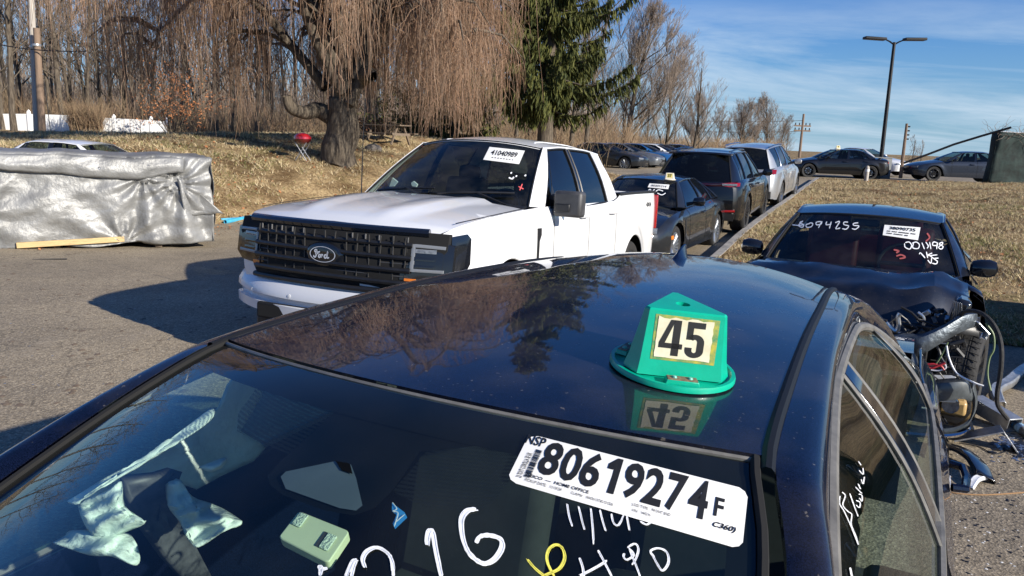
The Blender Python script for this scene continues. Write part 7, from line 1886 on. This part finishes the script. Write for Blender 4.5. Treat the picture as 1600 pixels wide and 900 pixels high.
scrub('woodland_scrub', 2200, 3, areapx(940, 1225, 62, 84), .6, 2.3, 'twigred', .022)
scrub('woodland_scrub', 500, 4, areapx(110, 160, 45, 46.5), .8, 2.0, 'twigred', .012)
scrub('woodland_scrub', 900, 12, areapx(560, 960, 40, 46), .5, 1.8, 'twigred', .014)
# far wooded ground behind everything on the left: solid dark depth between the trunks
def backwood():
    r_ = random.Random(8); L_ = []
    for k in range(1700):
        px = r_.uniform(-150, 960); Y = r_.uniform(86, 110); q = at_y(px, 200, Y); hh = r_.uniform(5, 13) if px < 800 else r_.uniform(3, 7); z = .5; dx = r_.gauss(0, .12)
        L_.append(([(q.x, q.y, z), (q.x + dx * hh * .3, q.y, z + hh * .35), (q.x + dx * hh * .6, q.y, z + hh * .7), (q.x + dx * hh, q.y, z + hh)], [.09, .07, .045, .015]))
        for _ in range(5):
            t = r_.uniform(.3, .95); ex = r_.gauss(0, .35); b0 = (q.x + dx * hh * t, q.y, z + hh * t); s_ = r_.uniform(1, 3)
            L_.append(([b0, (b0[0] + ex * s_ * .4, b0[1], b0[2] + s_ * .35), (b0[0] + ex * s_ * .8, b0[1], b0[2] + s_ * .7), (b0[0] + ex * s_ * 1.1, b0[1], b0[2] + s_)], [.04, .03, .02, .01]))
    tag(tubes_np(L_, 3, 'far_wood', 'twig'), kind='stuff')
backwood()
# ------------------------------------------------------------------ weeping tree
def weeping():
    r_ = random.Random(17); bp = on_ground(532, 236, 22.0); root = empty('weeping_tree', (bp.x, bp.y, bp.z - .15), 0, 'big weeping tree with a thick crooked trunk and long reddish hanging twigs', 'tree')
    px_l = lambda px, py, Y=22.0: Vector(at_y(px, py, Y)) - Vector(root.location)
    trunk = []
    def bend(pts, rads, k=5):
        P_ = [Vector(p) for p in pts]; out = []; ro = []
        for i in range(len(P_) - 1):
            p0, p1, p2, p3 = P_[max(0, i - 1)], P_[i], P_[i + 1], P_[min(len(P_) - 1, i + 2)]
            for j in range(k):
                t = j / k; out.append(tuple(.5 * ((2 * p1) + (p2 - p0) * t + (2 * p0 - 5 * p1 + 4 * p2 - p3) * t * t + (3 * p1 - p0 - 3 * p2 + p3) * t**3) + Vector((nz(i + t, 1, 1.7, 3), nz(i + t, 2, 1.7, 5), 0)) * rads[i] * .18)); ro.append(lerp(rads[i], rads[i + 1], t) * (1 + .15 * nz(i + t, 5, 1, 1)))
        return out + [tuple(P_[-1])], ro + [rads[-1]]
    T0 = [px_l(527, 268), px_l(532, 225), px_l(538, 185), px_l(536, 160), px_l(545, 135)]
    b_ = tubes_np([bend(T0, [.56, .47, .42, .42, .34], 6)], 14, 'trunk', 'bark', root)
    L0 = [([px_l(536, 160), px_l(556, 128), px_l(578, 116, 21.5), px_l(583, 120, 21.3)], [.34, .26, .20, .15]), ([px_l(528, 190), px_l(500, 172), px_l(478, 176, 21.6), px_l(455, 168, 21.3), px_l(448, 150, 21.2)], [.30, .22, .19, .17, .12]),
          ([px_l(540, 150), px_l(532, 105), px_l(518, 75), px_l(500, 45), px_l(488, 10), px_l(478, -60)], [.34, .26, .22, .20, .16, .10]), ([px_l(545, 140), px_l(552, 95, 22.4), px_l(562, 70, 22.8), px_l(560, 20, 23), px_l(575, -60, 23)], [.30, .22, .19, .15, .08])]
    for p, q in L0: tubes_np([bend(p, q)], 9, 'limb', 'bark', root)
    top = px_l(540, 120); secs = []
    for k in range(22):
        az = 2 * pi * k / 22 + r_.uniform(-.12, .12); R_ = r_.uniform(3.8, 7.2) * (.58 if cos(az) > .1 else 1.06); hp = r_.uniform(1.6, 5.2)
        o = Vector((cos(az), sin(az), 0)); s0 = Vector(top) + Vector((0, 0, r_.uniform(-.9, 2.0))) + o * .3
        pts = [s0, s0 + o * R_ * .22 + Vector((0, 0, hp * .55)), s0 + o * R_ * .5 + Vector((0, 0, hp)), s0 + o * R_ * .8 + Vector((0, 0, hp * .88)), s0 + o * R_ + Vector((0, 0, hp * .45))]
        pts = [p + Vector((r_.gauss(0, .18), r_.gauss(0, .18), r_.gauss(0, .15))) for p in pts]
        q, rr = bend(pts, [.17, .13, .10, .06, .02], 4); tubes_np([(q, rr)], 7, 'limb', 'bark', root); secs.append(([Vector(p) for p in q], 4))
        for m_ in range(10):
            i = r_.randrange(4, len(q) - 1); a2 = az + r_.choice((-1, 1)) * r_.uniform(.4, 1.3); o2 = Vector((cos(a2), sin(a2), 0)); l2 = r_.uniform(1.0, 2.6); p0 = Vector(q[i])
            P2 = [p0, p0 + o2 * l2 * .35 + Vector((0, 0, .30)), p0 + o2 * l2 * .7 + Vector((0, 0, .25)), p0 + o2 * l2 + Vector((0, 0, -.25))]; secs.append((P2, 0))
    tubes_np([([tuple(p) for p in P2], [.06, .048, .034, .016]) for P2, f in secs if f == 0], 5, 'branches', 'bark', root)['kind'] = 'stuff'
    strands = []
    gz_ = root.location.z
    for P2, f in secs:
        nS = 40 if f == 0 else 26
        for k in range(nS):
            t = r_.uniform(.25 if f else .1, 1) * (len(P2) - 1.001); i = int(t); p = P2[i].lerp(P2[i + 1], t - i)
            a = r_.uniform(0, 2 * pi); o = Vector((cos(a), sin(a), 0)) * r_.uniform(.1, .55)
            if (p.xy - top.xy).length < 2.2 and p.y < top.y + .6 and r_.random() < .8: continue
            if nz(p.x * 1.5 + o.x * 2, p.y * 1.5, 1, 5) < -.14: continue
            zt = p.z; long_ = 4.4 if p.x > top.x + 1.2 else (1.5 + 2.6 * abs(nz(p.x * .9, p.y * .9, 1, 12)) * 2)
            if abs(p.x - top.x) < 2.3 and p.y < top.y - 1 and r_.random() < .55: continue
            if p.x < top.x - 2.5: long_ = 3.9
            zend = max(.9 + 1.6 * abs(nz(p.x * 1.1, p.y * 1.1, 1, 9)) + r_.uniform(-.5, .9), zt - r_.uniform(.5, long_)); Lh = max(.5, zt - zend)
            sw = Vector((r_.gauss(0, .22), r_.gauss(0, .22), 0)); P_ = []
            for j in range(7):
                u = j / 6; P_.append(tuple(p + o * (1 - (1 - u)**2.5) + sw * u * Lh * .4 + Vector((.13 * nz(u * 4 + k, i, 1, 2), .13 * nz(u * 4, k, 1, 7), .12 * sin(u * pi * .9) * (1 - u) - Lh * u**1.15))))
            strands.append((P_, [.0075, .007, .006, .0055, .005, .004, .003]))
            for _ in range(4):
                j = r_.randrange(1, 6); b0 = Vector(P_[j]); e = Vector((r_.gauss(0, .16), r_.gauss(0, .16), 0)); l3 = r_.uniform(.25, .8)
                strands.append(([tuple(b0), tuple(b0 + e * .7 + Vector((0, 0, -l3 * .3))), tuple(b0 + e + Vector((0, 0, -l3)))], [.005, .004, .0025]))
    o = tubes_np(strands, 3, 'hanging_twigs', 'strand', root); o['kind'] = 'stuff'
    return root
weeping()
# ------------------------------------------------------------------ spruce
def spruce(px, Y, Ht, Rm, seed, label, zb=1.6, n_t=30, dens=1.0):
    r_ = random.Random(seed); q = at_y(px, 210, Y); gz_ = ground_z(q.x, q.y); root = empty('spruce_tree', (q.x, q.y, gz_ - .2), 0, label, 'tree')
    tubes_np([([(0, 0, Ht * i / 8) for i in range(9)], [.34 * (1 - i / 8.3) + .02 for i in range(9)])], 10, 'trunk', 'bark', root)
    P, D, W_ = [], [], []; br = []
    for k in range(n_t):
        z = lerp(zb, Ht * .97, (k / n_t)**1.05); R_ = Rm * (1 - (z / Ht))**.62 * r_.uniform(.62, 1.12)
        for j in range(9):
            if r_.random() < .14: continue
            a = r_.uniform(0, 2 * pi); o = Vector((cos(a), sin(a), 0)); Lb = R_ * r_.uniform(.5, .98); pts = []
            for i in range(8):
                u = i / 7; pts.append(o * Lb * u + Vector((0, 0, z - .75 * sin(u * pi * .75) * (Lb / 4) + .85 * u**3 * (Lb / 4))))
            br.append(([tuple(p) for p in pts], [.05 * (1 - u / 8) + .008 for u in range(8)]))
            s_ = Vector((-o.y, o.x, 0)); n_s = int(95 * Lb / 4 * dens)
            for m_ in range(n_s):
                u = r_.uniform(.12, 1)**.8; i = min(6, int(u * 7)); p = pts[i].lerp(pts[i + 1], u * 7 - i); sd = r_.uniform(-1, 1) * .75 * (1.05 - u) * (Lb / 4) + r_.gauss(0, .05)
                hang = r_.uniform(.15, .75) * (1.1 - .5 * u)
                base = p + s_ * sd + Vector((0, 0, -abs(sd) * .25))
                for w2 in range(3):
                    c_ = base + Vector((r_.gauss(0, .07), r_.gauss(0, .07), -hang * (w2 + .5) / 3)); P.append(c_); D.append(Vector((r_.gauss(0, .045), r_.gauss(0, .045), -.13 - .09 * r_.random())) + o * .05); aa = r_.uniform(0, pi); W_.append(Vector((cos(aa), sin(aa), r_.gauss(0, .2))) * r_.uniform(.016, .045))
                if r_.random() < .5: P.append(base + Vector((0, 0, .05))); D.append((o * .12 + s_ * r_.gauss(0, .08) + Vector((0, 0, .05)))); W_.append(Vector((r_.gauss(0, .03), r_.gauss(0, .03), .03)))
    tubes_np(br, 4, 'branches', 'bark', root)['kind'] = 'stuff'
    o = leaves_np(np.array(P), np.array(D), np.array(W_), 'foliage', 'needle', root); o['kind'] = 'stuff'
    return root
spruce(852, 33, 17.5, 4.9, 4, 'tall dark green spruce with drooping sprays rising beyond the pickup cab', zb=2.6, n_t=36, dens=1.35)
spruce(712, 39, 12, 4.0, 9, 'second darker spruce half hidden behind the hanging twigs', zb=.9, n_t=22, dens=.55)
sh = at_y(655, 210, 36)
def bush(px, Y, hh, rr, n, label, m, seed, name='shrub', stem='bark'):
    r_ = random.Random(seed); q = at_y(px, 210, Y); z = ground_z(q.x, q.y); root = empty(name, (q.x, q.y, z - .1), 0, label, 'shrub' if hh < 3 else 'tree')
    L_ = []; P, D, W_ = [], [], []
    for k in range(16):
        a = r_.uniform(0, 2 * pi); pp, dd = wander((0, 0, 0), (cos(a) * .5, sin(a) * .5, 1), hh * r_.uniform(.6, 1), 6, r_, 0, .16); L_.append(([tuple(p) for p in pp], [.03 * (1 - i / 7) + .004 for i in range(7)]))
        for _ in range(5):
            i = r_.randrange(2, 7); p2, _d = wander(pp[i], dd + Vector((r_.gauss(0, .7), r_.gauss(0, .7), 0)), hh * .35, 4, r_, 0, .2); L_.append(([tuple(p) for p in p2], [.012, .01, .008, .006, .004]))
            for _ in range(n):
                c_ = p2[r_.randrange(1, 5)] + Vector((r_.gauss(0, .12), r_.gauss(0, .12), r_.gauss(0, .12))); P.append(c_); D.append(Vector((r_.gauss(0, .05), r_.gauss(0, .05), -.05))); a = r_.uniform(0, pi); W_.append(Vector((cos(a), sin(a), .2)) * .04)
    tubes_np(L_, 4, 'stems', stem, root); leaves_np(np.array(P), np.array(D), np.array(W_), 'foliage', m, root)['kind'] = 'stuff'
    return root
bush(270, 43, 4.2, 2, 14, 'young oak still holding rust coloured leaves, right of the fence end', 'dryleaf', 31, 'young_oak')
bush(583, 38, 1.6, 1, 8, 'low shrub with a few rust coloured leaves behind the weeping tree trunk', 'dryleaf', 32)
bush(655, 37, 3.0, 1, 22, 'small dark evergreen behind the pickup windscreen', 'needle', 33, 'evergreen_shrub')
# dead climber on top of the enclosure
r_ = random.Random(3); L_ = []
for k in range(150):
    x = r_.uniform(-.3, 4.2); pp, _ = wander((x, r_.uniform(-.1, .6), hE - r_.uniform(0, .3)), (r_.gauss(0, .6), r_.gauss(0, .4), r_.uniform(.1, .9)), r_.uniform(.3, .9), 5, r_, -.05, .35); L_.append(([tuple(p) for p in pp], [.010, .009, .008, .006, .005, .003]))
vc = empty('dead_climber', en.location, radians(4), 'tangle of bare climber stems spilling over the top of the screened enclosure', 'climber'); tubes_np(L_, 3, 'stems', 'twig', vc)
# ------------------------------------------------------------------ grass
def blades(name, n, area, hmin, hmax, wd, m, seed, per=4, edge=None):
    r_ = random.Random(seed); V_ = []
    for k in range(n):
        x, y = area(r_); cl = nz(x, y, 1.1, 4)
        if cl < -.12 and r_.random() < .75: continue
        z = ground_z(x, y) - .005; hh = r_.uniform(hmin, hmax) * (1 + .8 * cl)
        for j in range(per):
            a = r_.uniform(0, 2 * pi); ln = r_.uniform(.3, 1.2) * hh; cx, sy = cos(a), sin(a); ox, oy = x + r_.gauss(0, .03), y + r_.gauss(0, .03); w_ = wd * r_.uniform(.6, 1.3); b2 = r_.uniform(0, pi)
            V_ += [(ox - cos(b2) * w_, oy - sin(b2) * w_, z), (ox + cos(b2) * w_, oy + sin(b2) * w_, z), (ox + cx * ln, oy + sy * ln, z + hh * r_.uniform(.4, 1))]
    F_ = np.arange(len(V_)).reshape(-1, 3); return tag(fast_mesh(name, V_, F_, 3, m), kind='stuff')
def gA(a0, a1, b0, b1, test):
    def f(r):
        while True:
            t = r.random()**1.5; a = lerp(a0, a1, t); b = r.uniform(b0, b1); x, y = xy(a, b)
            if test(a, b) and y > 3 and -.72 < x / y < .76: return x, y
    return f
isle = gA(KA0, 36, KB1 + .02, 18, lambda a, b: True)
blades('dry_grass', 42000, isle, .04, .10, .006, 'blade', 1); blades('green_grass', 5000, gA(KA0, 24, KB1 + .3, 12, lambda a, b: nz(*xy(a, b), .6, 6) > .0), .04, .10, .006, 'greenblade', 2)
lawn = gA(9, 34, -30, -9, lambda a, b: b < left_edge(a) - .05)
blades('dry_grass', 28000, lawn, .06, .14, .009, 'blade', 3); blades('green_grass', 2500, gA(9, 24, -22, -9, lambda a, b: b < left_edge(a) - .3 and nz(*xy(a, b), .5, 6) > .1), .05, .10, .006, 'greenblade', 4)
def litter_leaf(n, area, m, seed, s0, s1):
    r_ = random.Random(seed); P, D, W_ = [], [], []
    for k in range(n):
        x, y = area(r_); a = r_.uniform(0, 2 * pi); s = r_.uniform(s0, s1); P.append((x, y, ground_z(x, y) + .02)); D.append((cos(a) * s, sin(a) * s, r_.gauss(0, .3) * s)); W_.append((-sin(a) * s * .6, cos(a) * s * .6, r_.gauss(0, .4) * s))
    tag(leaves_np(np.array(P), np.array(D), np.array(W_), 'fallen_leaves', m), kind='stuff')
litter_leaf(2600, lawn, 'dryleaf', 5, .02, .05); litter_leaf(1600, isle, 'dryleaf', 6, .015, .035)
litter_leaf(500, gA(3, 16, -13, -11.2, lambda a, b: b > left_edge(a) - .2), 'dryleaf', 7, .015, .035)
